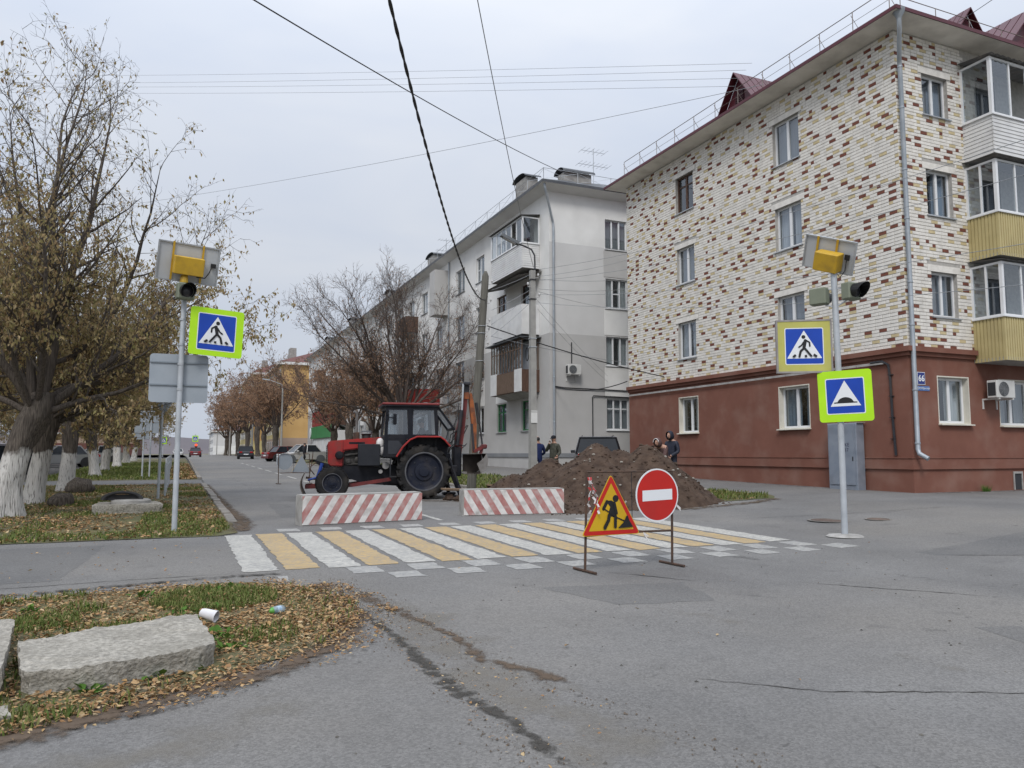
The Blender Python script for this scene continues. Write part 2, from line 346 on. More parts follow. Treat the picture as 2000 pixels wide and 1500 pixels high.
# loose soil and grit: bands with soft edges ('cover' falls off towards the rim)
def band(name, line, wid, mat, dz, cover=0.62, parent=None):
    pts = [Vector((x, y, 0)) for x, y in line]; fine = []
    for a, b in zip(pts, pts[1:]):
        n = max(1, int((b - a).length / 0.12)); fine += [a.lerp(b, k / n) for k in range(n)]
    fine.append(pts[-1]); K = 8; vs = []; cv = []; n = len(fine)
    for i, p in enumerate(fine):
        t = (fine[min(i+1, n-1)] - fine[max(i-1, 0)]).normalized(); s = Vector((-t.y, t.x, 0))
        w = wid(i / (n - 1)) if callable(wid) else wid
        e = min(1, i / 6, (n - 1 - i) / 6)
        for k in range(K + 1):
            u = k / K * 2 - 1; q = p + s * (u * w * 0.5); vs.append((q.x, q.y, G(q.x, q.y) + dz)); cv.append(cover * (1 - abs(u) ** 1.6) * e)
    mb = MB(); mb.add(vs, [(i*(K+1)+k, i*(K+1)+k+1, (i+1)*(K+1)+k+1, (i+1)*(K+1)+k) for i in range(n-1) for k in range(K)])
    o = mb.build(name, mat, parent); at = o.data.attributes.new('cover', 'FLOAT', 'POINT'); at.data.foreach_set('value', cv)
    if parent is None: o['kind'] = 'structure'
    return o
ROAD = bpy.data.objects['road']
band('loose_soil', [(1.45, 8.75), (1.72, 8.1), (1.78, 7.4), (1.95, 6.6), (2.05, 5.9), (2.0, 5.2), (2.25, 4.75), (2.35, 4.2), (2.55, 3.9)], lambda t: 0.42 + 0.12*math.sin(9*t) - 0.12*t, M_lace, 0.006, 0.66, ROAD)
band('loose_soil', [(1.42, 7.9), (1.55, 6.9), (1.62, 6.0), (1.6, 5.2), (1.62, 4.6), (1.72, 4.0), (1.72, 3.4), (1.9, 2.6)], lambda t: 0.33 + 0.08*math.sin(14*t), M_lace2, 0.005, 0.65, ROAD)
band('loose_soil', [(1.6, 9.3), (1.35, 8.2), (1.45, 7.0), (1.15, 6.05), (0.6, 5.5), (-0.2, 5.0), (-1.0, 4.65), (-2.2, 4.3)], 0.75, M_lace, 0.012, 0.72, ROAD)
band('loose_soil', [(0.95, 13.9), (1.15, 16), (1.05, 20), (0.95, 26), (0.9, 33)], lambda t: 1.0 - 0.3*t, M_lace, 0.012, 0.72, ROAD)
band('loose_soil', [(-3, 9.05), (-1.2, 9.2), (0.2, 9.5), (1.0, 9.55), (1.7, 9.35)], 0.34, M_lace2, 0.013, 0.66, ROAD)
band('loose_soil', [(5.2, 21.5), (7.0, 20.3), (8.4, 17.5), (9.4, 15.9), (11, 15.0), (13, 15.1), (14.6, 15.8)], 1.1, M_lace, 0.012, 0.66, ROAD)
band('loose_soil', [(12.2, 8.2), (12.9, 7.75), (13.6, 7.55), (14.3, 7.4)], 0.5, M_lace2, 0.006, 0.62, ROAD)
band('loose_soil', [(12.5, 8.9), (13.6, 8.8), (15.2, 8.7)], 0.7, M_lace2, 0.005, 0.52, ROAD)
band('loose_soil', [(18.0, 16), (18.05, 22), (18.0, 30)], 0.5, M_lace2, 0.006, 0.6, ROAD)
band('loose_soil', [(18.4, 14.75), (21, 14.75), (25, 14.7)], 0.5, M_lace, 0.006, 0.62, ROAD)
M_dust = lace('pale_dust', (.20, .182, .155), (.26, .24, .205), 2.2, .98, 1.5, 60)
M_dark = lace('worn_asphalt', (.085, .084, .083), (.12, .118, .115), 1.6, .98, 1.35, 90)
band('dust_film', [(1.2, 8.6), (1.9, 6.6), (1.9, 4.6), (2.2, 2.6)], 1.7, M_dust, 0.003, .62, ROAD)
band('dust_film', [(-2.5, 3.2), (.2, 4.4), (1.2, 5.4)], 1.5, M_dust, 0.0032, .58, ROAD)
band('dust_film', [(3.2, 8.4), (4.6, 5.2), (5.2, 2.4)], .9, M_dust, 0.0028, .45, ROAD)
band('worn_patch', [(3.0, 14.6), (4.4, 8.4), (5.6, 5.0), (6.4, 2.4)], .8, M_dark, 0.0024, .42, ROAD)
band('worn_patch', [(6.6, 14.4), (7.2, 8.6), (8.4, 5.4), (9.6, 2.6)], 1.0, M_dark, 0.0026, .44, ROAD)
band('worn_patch', [(2.6, 16.5), (2.4, 24), (2.2, 40)], .7, M_dark, 0.0024, .45, ROAD)
band('worn_patch', [(11.2, 8.0), (13.5, 7.2), (17, 6.6)], 1.6, M_dark, 0.0022, .42, ROAD)
band('worn_patch', [(-4, 10.6), (-1.5, 10.5), (.5, 10.5)], .8, M_dark, 0.0022, .40, ROAD)
M_patch = asphalt('asphalt_patch', (0.112, 0.111, 0.110), (0.150, 0.148, 0.145), (0.165, 0.157, 0.146))
for k, pl in enumerate(([(9.3, 7.9), (12.4, 8.35), (17, 8.1), (17, 5.2), (12.4, 5.9), (10.8, 6.8)], [(3.6, 7.6), (5.2, 7.3), (4.9, 6.3), (3.9, 6.5)], [(6.2, 4.6), (7.4, 4.1), (7.0, 3.4), (6.0, 3.9)], [(2.0, 17.0), (3.9, 16.8), (3.8, 21), (2.1, 21)], [(-3.5, 10.0), (-1.2, 10.0), (-1.0, 13.2), (-3.5, 13.4)])):
    sheet('asphalt_patch', wobble(pl, .18, .03, 40+k), 0.0016, M_patch, 1.0, ROAD)
# cracks
M_crack = pm('crack', (0.035, 0.033, 0.031), (0.06, 0.056, 0.05), 20, 0.95)
def crack(line, w, seed):
    r = random.Random(seed); pts = []
    for a, b in zip(line, line[1:]):
        n = max(1, int(math.dist(a, b) / 0.07))
        for k in range(n): pts.append((a[0]+(b[0]-a[0])*k/n + r.uniform(-.012, .012), a[1]+(b[1]-a[1])*k/n + r.uniform(-.012, .012)))
    vs = []
    for i, p in enumerate(pts):
        q = pts[min(i+1, len(pts)-1)]; o = pts[max(i-1, 0)]; dx, dy = q[0]-o[0], q[1]-o[1]; L = math.hypot(dx, dy) or 1
        h = w * r.uniform(0.25, 1.0) * min(1, i/8, (len(pts)-1-i)/8 + .05)
        for s in (-h, h): x, y = p[0]-dy/L*s, p[1]+dx/L*s; vs.append((x, y, G(x, y) + 0.004))
    MB().add(vs, [(2*i, 2*i+1, 2*i+3, 2*i+2) for i in range(len(pts)-1)]).build('crack', M_crack, ROAD)
crack([(3.05, 4.35), (3.7, 3.75), (4.6, 3.35), (5.4, 2.95)], 0.008, 1)
crack([(6.35, 6.9), (6.9, 6.25), (7.4, 5.7), (7.7, 5.3)], 0.013, 2)
crack([(4.75, 8.25), (5.1, 7.75), (5.45, 7.2)], 0.022, 3)
crack([(9.6, 7.7), (10.8, 6.85), (12.4, 6.0)], 0.016, 4)
crack([(5.2, 6.55), (5.55, 6.2), (5.7, 6.1)], 0.012, 5)
crack([(-2.0, 9.6), (-0.5, 9.75), (0.7, 9.78)], 0.012, 6)
crack([(10.4, 12.8), (12.6, 12.0), (15.5, 11.4)], 0.01, 7)
# pits and dark crumbs in the asphalt
mb = MB(); r_ = random.Random(31)
for i in range(240):
    x = r_.uniform(0.3, 11); y = r_.uniform(2.2, 9.0)
    if x < 1.7 and y > 4.6: continue
    s = r_.choice([0.005, 0.006, 0.008, 0.012]); z = G(x, y); a = r_.uniform(0, 6.28)
    p = [(x + s*math.cos(a+k*1.57)*r_.uniform(.6, 1.4), y + s*math.sin(a+k*1.57)*r_.uniform(.6, 1.4), z + 0.002) for k in range(4)]
    mb.add(p + [(x, y, z + s*0.9)], [(0,1,4),(1,2,4),(2,3,4),(3,0,4)])
tag(mb.build('grit', pm('grit', (0.03, 0.028, 0.026), (0.16, 0.15, 0.13), 3, 0.9)), 'dark grit and crumbs scattered over the road in front', 'grit', kind='stuff')
mb = MB()
for i in range(1300):                                   # crumbs of soil in the tracks
    y = r_.uniform(3.0, 9.0); k = r_.random(); c = (1.62 + .07*math.sin(y*3)) if k < .5 else (2.02 - .05*math.sin(y*2.2) - max(0, y - 5.6)*.11 + max(0, 4.9 - y)*.33); x = c + r_.gauss(0, .10); s = abs(r_.gauss(0, .0035)) + .0015; z = G(x, y) + .004; a = r_.uniform(0, 6.28)
    p = [(x + s*math.cos(a+q*1.57)*r_.uniform(.6, 1.4), y + s*math.sin(a+q*1.57)*r_.uniform(.6, 1.4), z) for q in range(4)]; mb.add(p + [(x, y, z + s)], [(0,1,4),(1,2,4),(2,3,4),(3,0,4)])
tag(mb.build('soil_crumbs', M_soil), 'crumbs of soil along the wheel tracks on the road', 'soil', kind='stuff')
# ------------------------------------------------------------------ paint on the road
def paintmat(name, c, wear, worn=(0.2, 0.2, 0.2)):
    m = bpy.data.materials.new(name); m.use_nodes = True; t = m.node_tree; p = t.nodes['Principled BSDF']; p.inputs['Roughness'].default_value = 0.75
    co = t.nodes.new('ShaderNodeTexCoord').outputs['Object']
    mpn = t.nodes.new('ShaderNodeMapping'); mpn.inputs['Scale'].default_value = (1, 4.0, 1); t.links.new(co, mpn.inputs[0])
    def noi(s, d, v):
        n = t.nodes.new('ShaderNodeTexNoise'); n.inputs['Scale'].default_value = s; n.inputs['Detail'].default_value = d; n.inputs['Roughness'].default_value = 0.7; t.links.new(v, n.inputs['Vector']); return n.outputs['Fac']
    r = t.nodes.new('ShaderNodeMapRange'); r.inputs['From Min'].default_value = 0.62 - wear; r.inputs['From Max'].default_value = 0.76 - wear; t.links.new(noi(15, 10, mpn.outputs[0]), r.inputs['Value'])
    g = t.nodes.new('ShaderNodeValToRGB'); g.color_ramp.elements[0].color = (*[k*0.8 for k in c], 1); g.color_ramp.elements[1].color = (*c, 1); g.color_ramp.elements[0].position = .3; g.color_ramp.elements[1].position = .6; t.links.new(noi(2.2, 5, co), g.inputs[0])
    x = t.nodes.new('ShaderNodeMix'); x.data_type = 'RGBA'; t.links.new(r.outputs[0], x.inputs['Factor']); t.links.new(g.outputs[0], x.inputs['A']); x.inputs['B'].default_value = (*worn, 1)
    t.links.new(x.outputs['Result'], p.inputs['Base Color']); MATS[name] = m; return m
M_pw = paintmat('road_paint_white', (0.49, 0.475, 0.43), 0.16); M_py = paintmat('road_paint_yellow', (0.47, 0.33, 0.145), 0.15)
M_pc = paintmat('road_paint_faded', (0.42, 0.41, 0.38), 0.19)
def patch(name, x0, x1, y0, y1, mat, parent, sk=0.0, dz=0.005, j=0.02):
    nx = max(2, int((x1-x0)/0.1)); ny = max(3, int((y1-y0)/0.12)); r = random.Random(hash((round(x0, 2), round(y0, 2))) % 9999); vs = []
    for i in range(ny + 1):
        for k in range(nx + 1):
            x = x0 + (x1-x0)*k/nx; y = y0 + (y1-y0)*i/ny
            if k in (0, nx): x += r.uniform(-j, j)
            if i in (0, ny): y += r.uniform(-j, j)
            x += sk * (y - y0); vs.append((x, y, G(x, y) + dz))
    w = nx + 1
    return MB().add(vs, [(i*w+k, i*w+k+1, (i+1)*w+k+1, (i+1)*w+k) for i in range(ny) for k in range(nx)]).build(name, mat, parent)
for i in range(17):
    x = 0.72 + 0.5 * i; e = 0.12 * math.sin(i * 1.7)
    patch('crosswalk_stripe', x, x + 0.415, 9.82 + 0.03*math.sin(i*2.1), 13.9 + 0.02*e + 0.012*i, M_py if i % 2 else M_pw, ROAD)
for i in range(10):
    x = 1.93 + 0.757 * i
    patch('hump_marking', x, x + 0.37, 9.24, 9.74, M_pc, ROAD, dz=0.004)
    patch('hump_marking', x + 0.385, x + 0.75, 8.78, 9.2, M_pc, ROAD, dz=0.004)
    patch('hump_marking', x - 0.3, x + 0.07, 14.2, 14.65, M_pc, ROAD, dz=0.004)
patch('lane_line', 1.05, 1.16, 8.98, 9.35, M_pc, ROAD)
for y0 in (15.2, 20.5, 26, 31.5, 37, 42.5, 48, 53.5, 59, 64.5, 70):
    patch('lane_line', 4.88, 5.0, y0, y0 + (3.2 if y0 > 30 else 4.4), M_pw, ROAD)
# kerb stones along the left edge of the carriageway
M_kerb = pm('kerb_concrete', (0.27, 0.25, 0.225), (0.2, 0.185, 0.165), 5, 0.95, bump=0.4, bscale=30, dirt=(0.1, 0.085, 0.07), dscale=2, damt=0.6)
KERB = thing('kerb', (0.9, 15, G(.9, 15)), None, None); KERB['kind'] = 'structure'
for i in range(17):
    y = 16.2 + i * 1.02; x = 0.98 - 0.008 * (y - 16); d = U(-.02, .02)
    MB().cbox(x - 0.09 + d, x + 0.09 + d, y, y + 0.98, G(x, y) - 0.1, G(x, y) + 0.05 + U(-.015, .015), 0.015).build('kerb_stone', M_kerb, KERB, world=True)
for i in range(24):
    y = 38 + i * 2.04; x = 0.80
    MB().cbox(x - 0.09, x + 0.09, y, y + 2.0, G(x, y) - 0.1, G(x, y) + 0.1, 0.015).build('kerb_stone', M_kerb, KERB, world=True)
KERB2 = thing('kerb', (9.5, 30, G(9.5, 30)), None, None); KERB2['kind'] = 'structure'
for i in range(30):
    y = 26 + i * 2.04; x = 9.5
    MB().cbox(x - 0.09, x + 0.09, y, y + 2.0, G(x, y) - 0.1, G(x, y) + 0.1, 0.015).build('kerb_stone', M_kerb, KERB2, world=True)
# manhole covers in the right pavement
for (x, y, lab) in ((11.58, 11.42, 'rusty round manhole cover behind the right sign post'), (12.35, 10.95, 'small dark manhole cover to the right of the right sign post')):
    t = thing('manhole_cover', (x, y, G(x, y)), lab, 'manhole cover')
    r0 = 0.33 if x < 12 else 0.2
    MB().lathe([(r0, 0.0), (r0, 0.012), (r0*0.9, 0.016), (r0*0.88, 0.010), (0.02, 0.012)], 24).build('cover', pm('rusty_iron', (0.16, 0.11, 0.085), (0.1, 0.075, 0.06), 9, 0.85, bump=.3), t)
    MB().lathe([(r0*1.22, 0.0), (r0*1.22, 0.008), (r0*1.02, 0.008), (r0*1.01, 0.0)], 24, caps=(False, False)).build('rim', M_kerb, t)
# far hills at the end of the street
M_hill = pm('far_wood', (0.115, 0.105, 0.115), (0.15, 0.135, 0.14), 0.02, 1.0)
vs = []; N = 60; r_ = random.Random(5)
for i in range(N + 1):
    x = -700 + 1500 * i / N; h = 20 + 9 * noise.noise(Vector((i * 0.35, 0, 0))) + r_.uniform(-.6, .6)
    vs += [(x, 900, -6), (x, 980, h), (x, 1300, h + 6)]
o = MB().add(vs, [(3*i+k, 3*i+3+k, 3*i+4+k, 3*i+1+k) for i in range(N) for k in (0, 1)]).build('hills', M_hill, smooth='all'); o['kind'] = 'structure'
# ================================================================== BUILDING KIT
def frame(o, u, n):
    o, u, n = Vector(o), Vector(u), Vector(n)
    return Matrix(((u.x, n.x, 0, o.x), (u.y, n.y, 0, o.y), (u.z, n.z, 1, o.z), (0, 0, 0, 1)))
def wall(mb, F, a0, a1, z0, z1, ops, rec=0.2):
    """wall with real openings: front at d=0, reveals to d=-rec; ops = (a0, a1, z0, z1)"""
    k = mb.T; mb.T = F
    A = sorted({a0, a1, *[v for o in ops for v in o[:2] if a0 < v < a1]}); Z = sorted({z0, z1, *[v for o in ops for v in o[2:4] if z0 < v < z1]})
    for i in range(len(A) - 1):
        for j in range(len(Z) - 1):
            ca, cz = (A[i]+A[i+1])/2, (Z[j]+Z[j+1])/2
            if any(o[0] < ca < o[1] and o[2] < cz < o[3] for o in ops): continue
            mb.quad((A[i], 0, Z[j]), (A[i+1], 0, Z[j]), (A[i+1], 0, Z[j+1]), (A[i], 0, Z[j+1]))
    for o in ops:
        x0, x1, y0, y1 = o[:4]
        mb.quad((x0, 0, y0), (x0, -rec, y0), (x0, -rec, y1), (x0, 0, y1)); mb.quad((x1, 0, y0), (x1, -rec, y0), (x1, -rec, y1), (x1, 0, y1))
        mb.quad((x0, 0, y0), (x1, 0, y0), (x1, -rec, y0), (x0, -rec, y0)); mb.quad((x0, 0, y1), (x1, 0, y1), (x1, -rec, y1), (x0, -rec, y1))
    mb.T = k
wr = random.Random(99)
def window(parent, F, a0, a1, z0, z1, sash=2, rec=0.14, fm=None, fw=0.06, curtain=None, bars=(), glass=None, sill=0.07, sillm=None, room=0.45, name='window'):
    """window = frame; sub-parts: panes, sill, curtain, interior"""
    fm = fm or M_pvc; glass = glass or M_glass; T = F @ Matrix.Translation((0, -rec, 0))
    mb = MB(); mb.T = T; t = 0.05
    mb.box(a0, a1, -t, 0.0, z0, z0+fw); mb.box(a0, a1, -t, 0, z1-fw, z1); mb.box(a0, a0+fw, -t, 0, z0+fw, z1-fw); mb.box(a1-fw, a1, -t, 0, z0+fw, z1-fw)
    cut = [a0 + fw] + ([a0 + (a1-a0)*(i+1)/sash for i in range(sash-1)] if isinstance(sash, int) else [a0 + (a1-a0)*v for v in sash]) + [a1 - fw]
    for c in cut[1:-1]: mb.box(c-fw*0.75, c+fw*0.75, -t, 0.006, z0+fw, z1-fw)
    for b in bars:                                                # (sash index, height share)
        zz = z0 + (z1-z0)*b[1]; mb.box(cut[b[0]]+fw*.7, cut[b[0]+1]-fw*.7, -t+.003, -0.004, zz-0.025, zz+0.025)
    w = mb.build(name, fm, parent, world=True)
    for i in range(len(cut)-1):
        l, r = cut[i] + (0 if i == 0 else fw*.7), cut[i+1] - (0 if i == len(cut)-2 else fw*.7)
        p = MB(); p.T = T; dx = wr.uniform(-.006, .006); p.quad((l, -.03+dx, z0+fw), (r, -.03-dx, z0+fw), (r, -.03-dx, z1-fw), (l, -.03+dx, z1-fw)); p.build('pane', glass, w, world=True)
    if sill:
        s = MB(); s.T = F; s.add([(a0-.06, -rec, z0+.005), (a1+.06, -rec, z0+.005), (a1+.06, sill, z0-.03), (a0-.06, sill, z0-.03), (a0-.06, -.001, z0-.06), (a1+.06, -.001, z0-.06), (a1+.06, sill, z0-.06), (a0-.06, sill, z0-.06)],
                                 [(0,1,2,3), (3,2,6,7), (4,7,6,5), (0,3,7,4), (1,5,6,2)]); s.build('sill', sillm or M_pvc, w, world=True)
    rm = MB(); rm.T = T; d = -room; e = -0.055
    rm.quad((a0, d, z0), (a1, d, z0), (a1, d, z1), (a0, d, z1)); rm.quad((a0, e, z0), (a0, d, z0), (a0, d, z1), (a0, e, z1)); rm.quad((a1, e, z0), (a1, d, z0), (a1, d, z1), (a1, e, z1))
    rm.quad((a0, e, z0), (a1, e, z0), (a1, d, z0), (a0, d, z0)); rm.quad((a0, e, z1), (a1, e, z1), (a1, d, z1), (a0, d, z1)); rm.build('interior', M_room, w, world=True)
    if curtain is not None:
        spans, cm = curtain
        c = MB(); c.T = T
        for l, r in spans:
            n = 14; L, Rr = a0 + (a1-a0)*l, a0 + (a1-a0)*r; vs = []
            for i in range(n + 1):
                x = L + (Rr-L)*i/n; dd = -0.16 + 0.02*math.sin(i*1.9 + l*9); vs += [(x, dd, z0+.02), (x, dd, z1)]
            c.add(vs, [(2*i, 2*i+2, 2*i+3, 2*i+1) for i in range(n)])
        c.build('curtain', cm, w, world=True)
    return w
def panels(mb, F, a0, a1, z0, z1, n, d=0.012, vertical=False, gap=0.012):
    """siding boards proud of the face"""
    k = mb.T; mb.T = F
    for i in range(n):
        if vertical: s = (a1-a0)/n; mb.box(a0+s*i+gap/2, a0+s*(i+1)-gap/2, 0.0, d, z0, z1)
        else:
            s = (z1-z0)/n; b, t = z0+s*i+gap/2, z0+s*(i+1)-gap/2
            mb.add([(a0,0,b),(a1,0,b),(a1,d,b),(a0,d,b),(a0,0,t),(a1,0,t),(a1,d*.4,t),(a0,d*.4,t)], [(0,3,2,1),(4,5,6,7),(0,1,5,4),(1,2,6,5),(2,3,7,6),(3,0,4,7)])
    mb.T = k
# ================================================================== CORNER HOUSE: brick pattern above, brown render below
M_brown = pm('brown_render', (0.175, 0.072, 0.050), (0.205, 0.088, 0.062), 1.3, 0.9, bump=0.25, bscale=45, dirt=(0.27, 0.165, 0.13), dscale=1.1, damt=0.5)
M_mortar = pm('mortar', (0.46, 0.44, 0.41), (0.36, 0.345, 0.32), 9, 0.95)
M_bw = pm('brick_white', (0.79, 0.76, 0.705), (0.69, 0.66, 0.61), 5, 0.85, bump=0.35, bscale=35, dirt=(0.40, 0.38, 0.35), dscale=2.4, damt=0.35)
M_bo = pm('brick_ochre', (0.60, 0.50, 0.30), (0.51, 0.42, 0.245), 6, 0.85, bump=0.35, bscale=35)
M_br = pm('brick_red', (0.205, 0.075, 0.048), (0.15, 0.052, 0.036), 6, 0.85, bump=0.35, bscale=35)
M_maroon = pm('maroon_metal', (0.105, 0.022, 0.032), (0.085, 0.018, 0.026), 2, 0.4, metal=0.1)
M_soffit = pm('soffit', (0.78, 0.75, 0.69), (0.7, 0.67, 0.61), 2, 0.9, dirt=(0.3, 0.28, 0.25), damt=0.4)
M_reveal = pm('cream_reveal', (0.66, 0.63, 0.55), (0.58, 0.555, 0.48), 3, 0.85)
M_greypipe = pm('grey_pipe', (0.30, 0.335, 0.37), (0.38, 0.41, 0.44), 3, 0.45, metal=0.35, dirt=(0.2, 0.19, 0.18), damt=0.3)
X0, Y0, Y1, XE, ZB, ZT = 18.3, 15.0, 29.4, 31.0, 4.42, 13.6
HOUSE = thing('apartment_building', (X0, Y0, 0.43), 'corner apartment house with white, ochre and red brick pattern above a brown rendered ground floor', 'building')
FL = frame((X0, 0, 0), (0, 1, 0), (-1, 0, 0)); FR = frame((0, Y0, 0), (1, 0, 0), (0, -1, 0))
FB = frame((0, Y1, 0), (1, 0, 0), (0, 1, 0))
Lw = [(18.74, 19.95), (24.44, 25.62)]; zz = [(11.26, 12.74), (8.31, 9.77), (5.28, 6.74)]
opL = [(a, b, c, d) for a, b in Lw for c, d in zz]; opLg = [(18.66, 20.05, 2.30, 3.72), (24.40, 25.68, 2.30, 3.74)]
Rw = (19.36, 20.42); zr_ = [(11.3, 12.52), (8.32, 9.66), (5.38, 6.66)]
opR = [(a, b, c, d) for a, b in (Rw, (26.0, 27.1)) for c, d in zr_]; opRg = [(19.38, 20.68, 2.32, 3.68), (21.93, 24.1, 2.30, 3.68), (25.6, 27.2, 2.3, 3.68)]
mb = MB(); wall(mb, FL, Y0, Y1, ZB, ZT, opL, 0.15); wall(mb, FR, X0, XE, ZB, ZT, opR, 0.15); wall(mb, FB, X0, XE, 0.1, ZT, [], 0.1)
mb.build('wall', M_mortar, HOUSE, world=True, fix=False)
mb = MB(); wall(mb, FL, Y0, Y1, 0.1, ZB, opLg, 0.02); wall(mb, FR, X0, XE, 0.1, ZB, opRg, 0.02); mb.build('rendered_wall', M_brown, HOUSE, world=True, fix=False)
for F, ops in ((FL, opLg), (FR, opRg)):                                      # white reveals of the ground floor windows
    for a, b, c, d in ops:
        e, i_ = 0.004, -0.24; mb = MB(); mb.T = F
        for s, q in ((a, 1), (b, -1)): mb.box(min(s, s+q*.035), max(s, s+q*.035), i_, e, c, d)
        mb.box(a+.035, b-.035, i_, e, d-.035, d); mb.box(a+.035, b-.035, i_, e, c, c+.03)
        mb.build('window_surround', M_reveal, HOUSE, world=True)
# plinth band and cornice (run round the corner; mitred by overlap, each step proud of the last)
mb = MB()
for z0, z1, d in ((1.07, 1.37, 0.055), (1.37, 1.395, 0.075), (4.20, 4.31, 0.07), (4.31, 4.45, 0.15)):
    mb.T = None; xe = 20.95 if z0 > 4 else XE
    mb.add([(X0-d, Y1, z0), (X0-d, Y0-d, z0), (xe, Y0-d, z0), (xe, Y0+.01, z0), (X0+.01, Y0+.01, z0), (X0+.01, Y1, z0)] + [(X0-d, Y1, z1), (X0-d, Y0-d, z1), (xe, Y0-d, z1), (xe, Y0+.01, z1), (X0+.01, Y0+.01, z1), (X0+.01, Y1, z1)],
           [(i, (i+1) % 6, 6+(i+1) % 6, 6+i) for i in range(6)] + [(0,1,4,5), (1,2,3,4), (6,7,10,11), (7,8,9,10)])
mb.build('cornice', M_brown, HOUSE, world=True)
# bricks
LINT = [(a-.16, b+.16, d-.001, d+.2) for a, b, c, d in opL], [(a-.16, b+.16, d-.001, d+.2) for a, b, c, d in opR]
for F, L in ((FL, LINT[0]), (FR, LINT[1])):
    for a, b, c, d in L:
        mb = MB(); mb.T = F; mb.box(a+.01, b-.01, -.13, 0.016, c+.002, d-.01); mb.build('lintel', M_bw, HOUSE, world=True)
def brick(w, h, d, t=0.004):
    return [(0,0,0),(w,0,0),(w,0,h),(0,0,h),(t,d,t),(w-t,d,t),(w-t,d,h-t),(t,d,h-t)], [(0,1,5,4),(1,2,6,5),(2,3,7,6),(3,0,4,7),(4,5,6,7)]
cr = random.Random(12); allb = []
camf = Vector((math.sin(R(23.2))*math.cos(R(5.18)), math.cos(R(23.2))*math.cos(R(5.18)), math.sin(R(5.18))))
for F, a0, a1, ops, lint, nrm in ((FL, Y0, Y1, opL, LINT[0], Vector((-1,0,0))), (FR, X0, XE, opR, LINT[1], Vector((0,-1,0)))):
    row = 0; z = ZB + 0.04; below = []
    while z + 0.09 < ZT:
        a = a0 - (0.0 if row % 2 else 0.13); cur = []; lastc = 0
        while a < a1:
            L = 0.12 if cr.random() < 0.14 else 0.25
            l, r = max(a, a0), min(a + L, a1); u = cr.random(); c = 2 if u < 0.155 else 1 if u < 0.39 else 0
            if c and (c == lastc or any(q[2] == c and q[0] < a + L + .05 and q[1] > a - .05 for q in below)): c = 0
            if c == 2 and lastc and cr.random() < .5: c = 0
            cur.append((a, a + L, c)); lastc = c
            full = (l == a and r == a + L)
            segs = [(l, r)]
            for o in ops + lint:
                if z + 0.088 > o[2] and z < o[3]:
                    ns = []
                    for s0, s1 in segs:
                        if s1 <= o[0] or s0 >= o[1]: ns.append((s0, s1)); continue
                        full = False
                        if s0 < o[0]: ns.append((s0, o[0]))
                        if s1 > o[1]: ns.append((o[1], s1))
                    segs = ns
            for s0, s1 in segs:
                if s1 - s0 > 0.03 and not (F is FR and 20.93 < s0 < 24.2):
                    P = F @ Vector((s0, 0, z)); v = P - Vector((0, 0, 1.5)); dd = v.length
                    inview = v.dot(camf) > 0 and abs(v.dot(Vector((math.cos(R(23.2)), -math.sin(R(23.2)), 0)))) / v.dot(camf) < 0.66 and v.z / dd < 0.5
                    area = (s1-s0) * abs(v.normalized().dot(nrm)) / dd**2 * (1 if inview else 0)
                    allb.append((area if full else 0, F, s0, s1, z, c, L))
            a += L + 0.011
        z += 0.1; row += 1; below = cur
allb.sort(key=lambda b: -b[0])
cm = [M_bw, M_bo, M_br]; proto = {}
for ar, F, s0, s1, z, c, L in allb[:300]:
    key = (c, L, F is FL)
    if key not in proto:
        m_ = MB(); k = F.copy(); k.translation = (0, 0, 0); m_.T = k; m_.add(*brick(L, 0.088, 0.013)); me_ = m_.build('brick', cm[c]); proto[key] = me_.data; bpy.data.objects.remove(me_)
    o = bpy.data.objects.new('brick', proto[key]); COL.objects.link(o); o.parent = HOUSE
    p = F @ Vector((s0, cr.uniform(-.003, .003), z)); o.location = p - HOUSE.location
mb = MB()
for ar, F, s0, s1, z, c, L in allb[300:]:
    mb.T = F @ Matrix.Translation((s0, 0, z)); mb.m = c; mb.add(*brick(s1-s0, 0.088, 0.013 + cr.uniform(-.003, .003)))
tag(mb.build('bricks', cm, HOUSE, world=True), kind='stuff')
# windows
gl2 = glassmat('window_glass_bright', (0.72, 0.77, 0.8), 0.11)
cts = [([(0.0, 0.45), (0.62, 1)], M_curt[0]), ([(0, 1)], M_curt[1]), ([(0, 0.3), (0.5, 1)], M_curt[2]), ([(0.0, 0.9)], M_curt[1])]
M_brownwood = pm('brown_wood', (0.07, 0.038, 0.026), (0.11, 0.06, 0.04), 4, 0.6, stretch=(8, 8, 1))
for i, (a, b, c, d) in enumerate(opL):
    old = (i == 3)
    window(HOUSE, FL, a, b, c, d, 2, 0.12, fm=M_brownwood if old else None, fw=0.07, curtain=cts[(i*3+1) % 4] if not old else None, glass=gl2, sillm=M_galv, bars=[(0, .72), (1, .72)] if old else ())
for i, (a, b, c, d) in enumerate(opR): window(HOUSE, FR, a, b, c, d, 2, 0.12, fw=0.06, curtain=cts[(i+1) % 4], glass=gl2, sillm=M_galv)
for i, (a, b, c, d) in enumerate(opLg): window(HOUSE, FL, a+.04, b-.04, c+.03, d-.04, 2, 0.17, fw=0.07, curtain=cts[(i+2) % 4] if i == 0 else ([(0, .42)], M_curt[0]), sillm=M_reveal, sill=0.12)
for i, (a, b, c, d) in enumerate(opRg): window(HOUSE, FR, a+.04, b-.04, c+.03, d-.04, 2 if i != 1 else 3, 0.17, fw=0.07, curtain=([(0, .3), (.52, 1)], M_curt[i % 2]), sillm=M_reveal, sill=0.12)
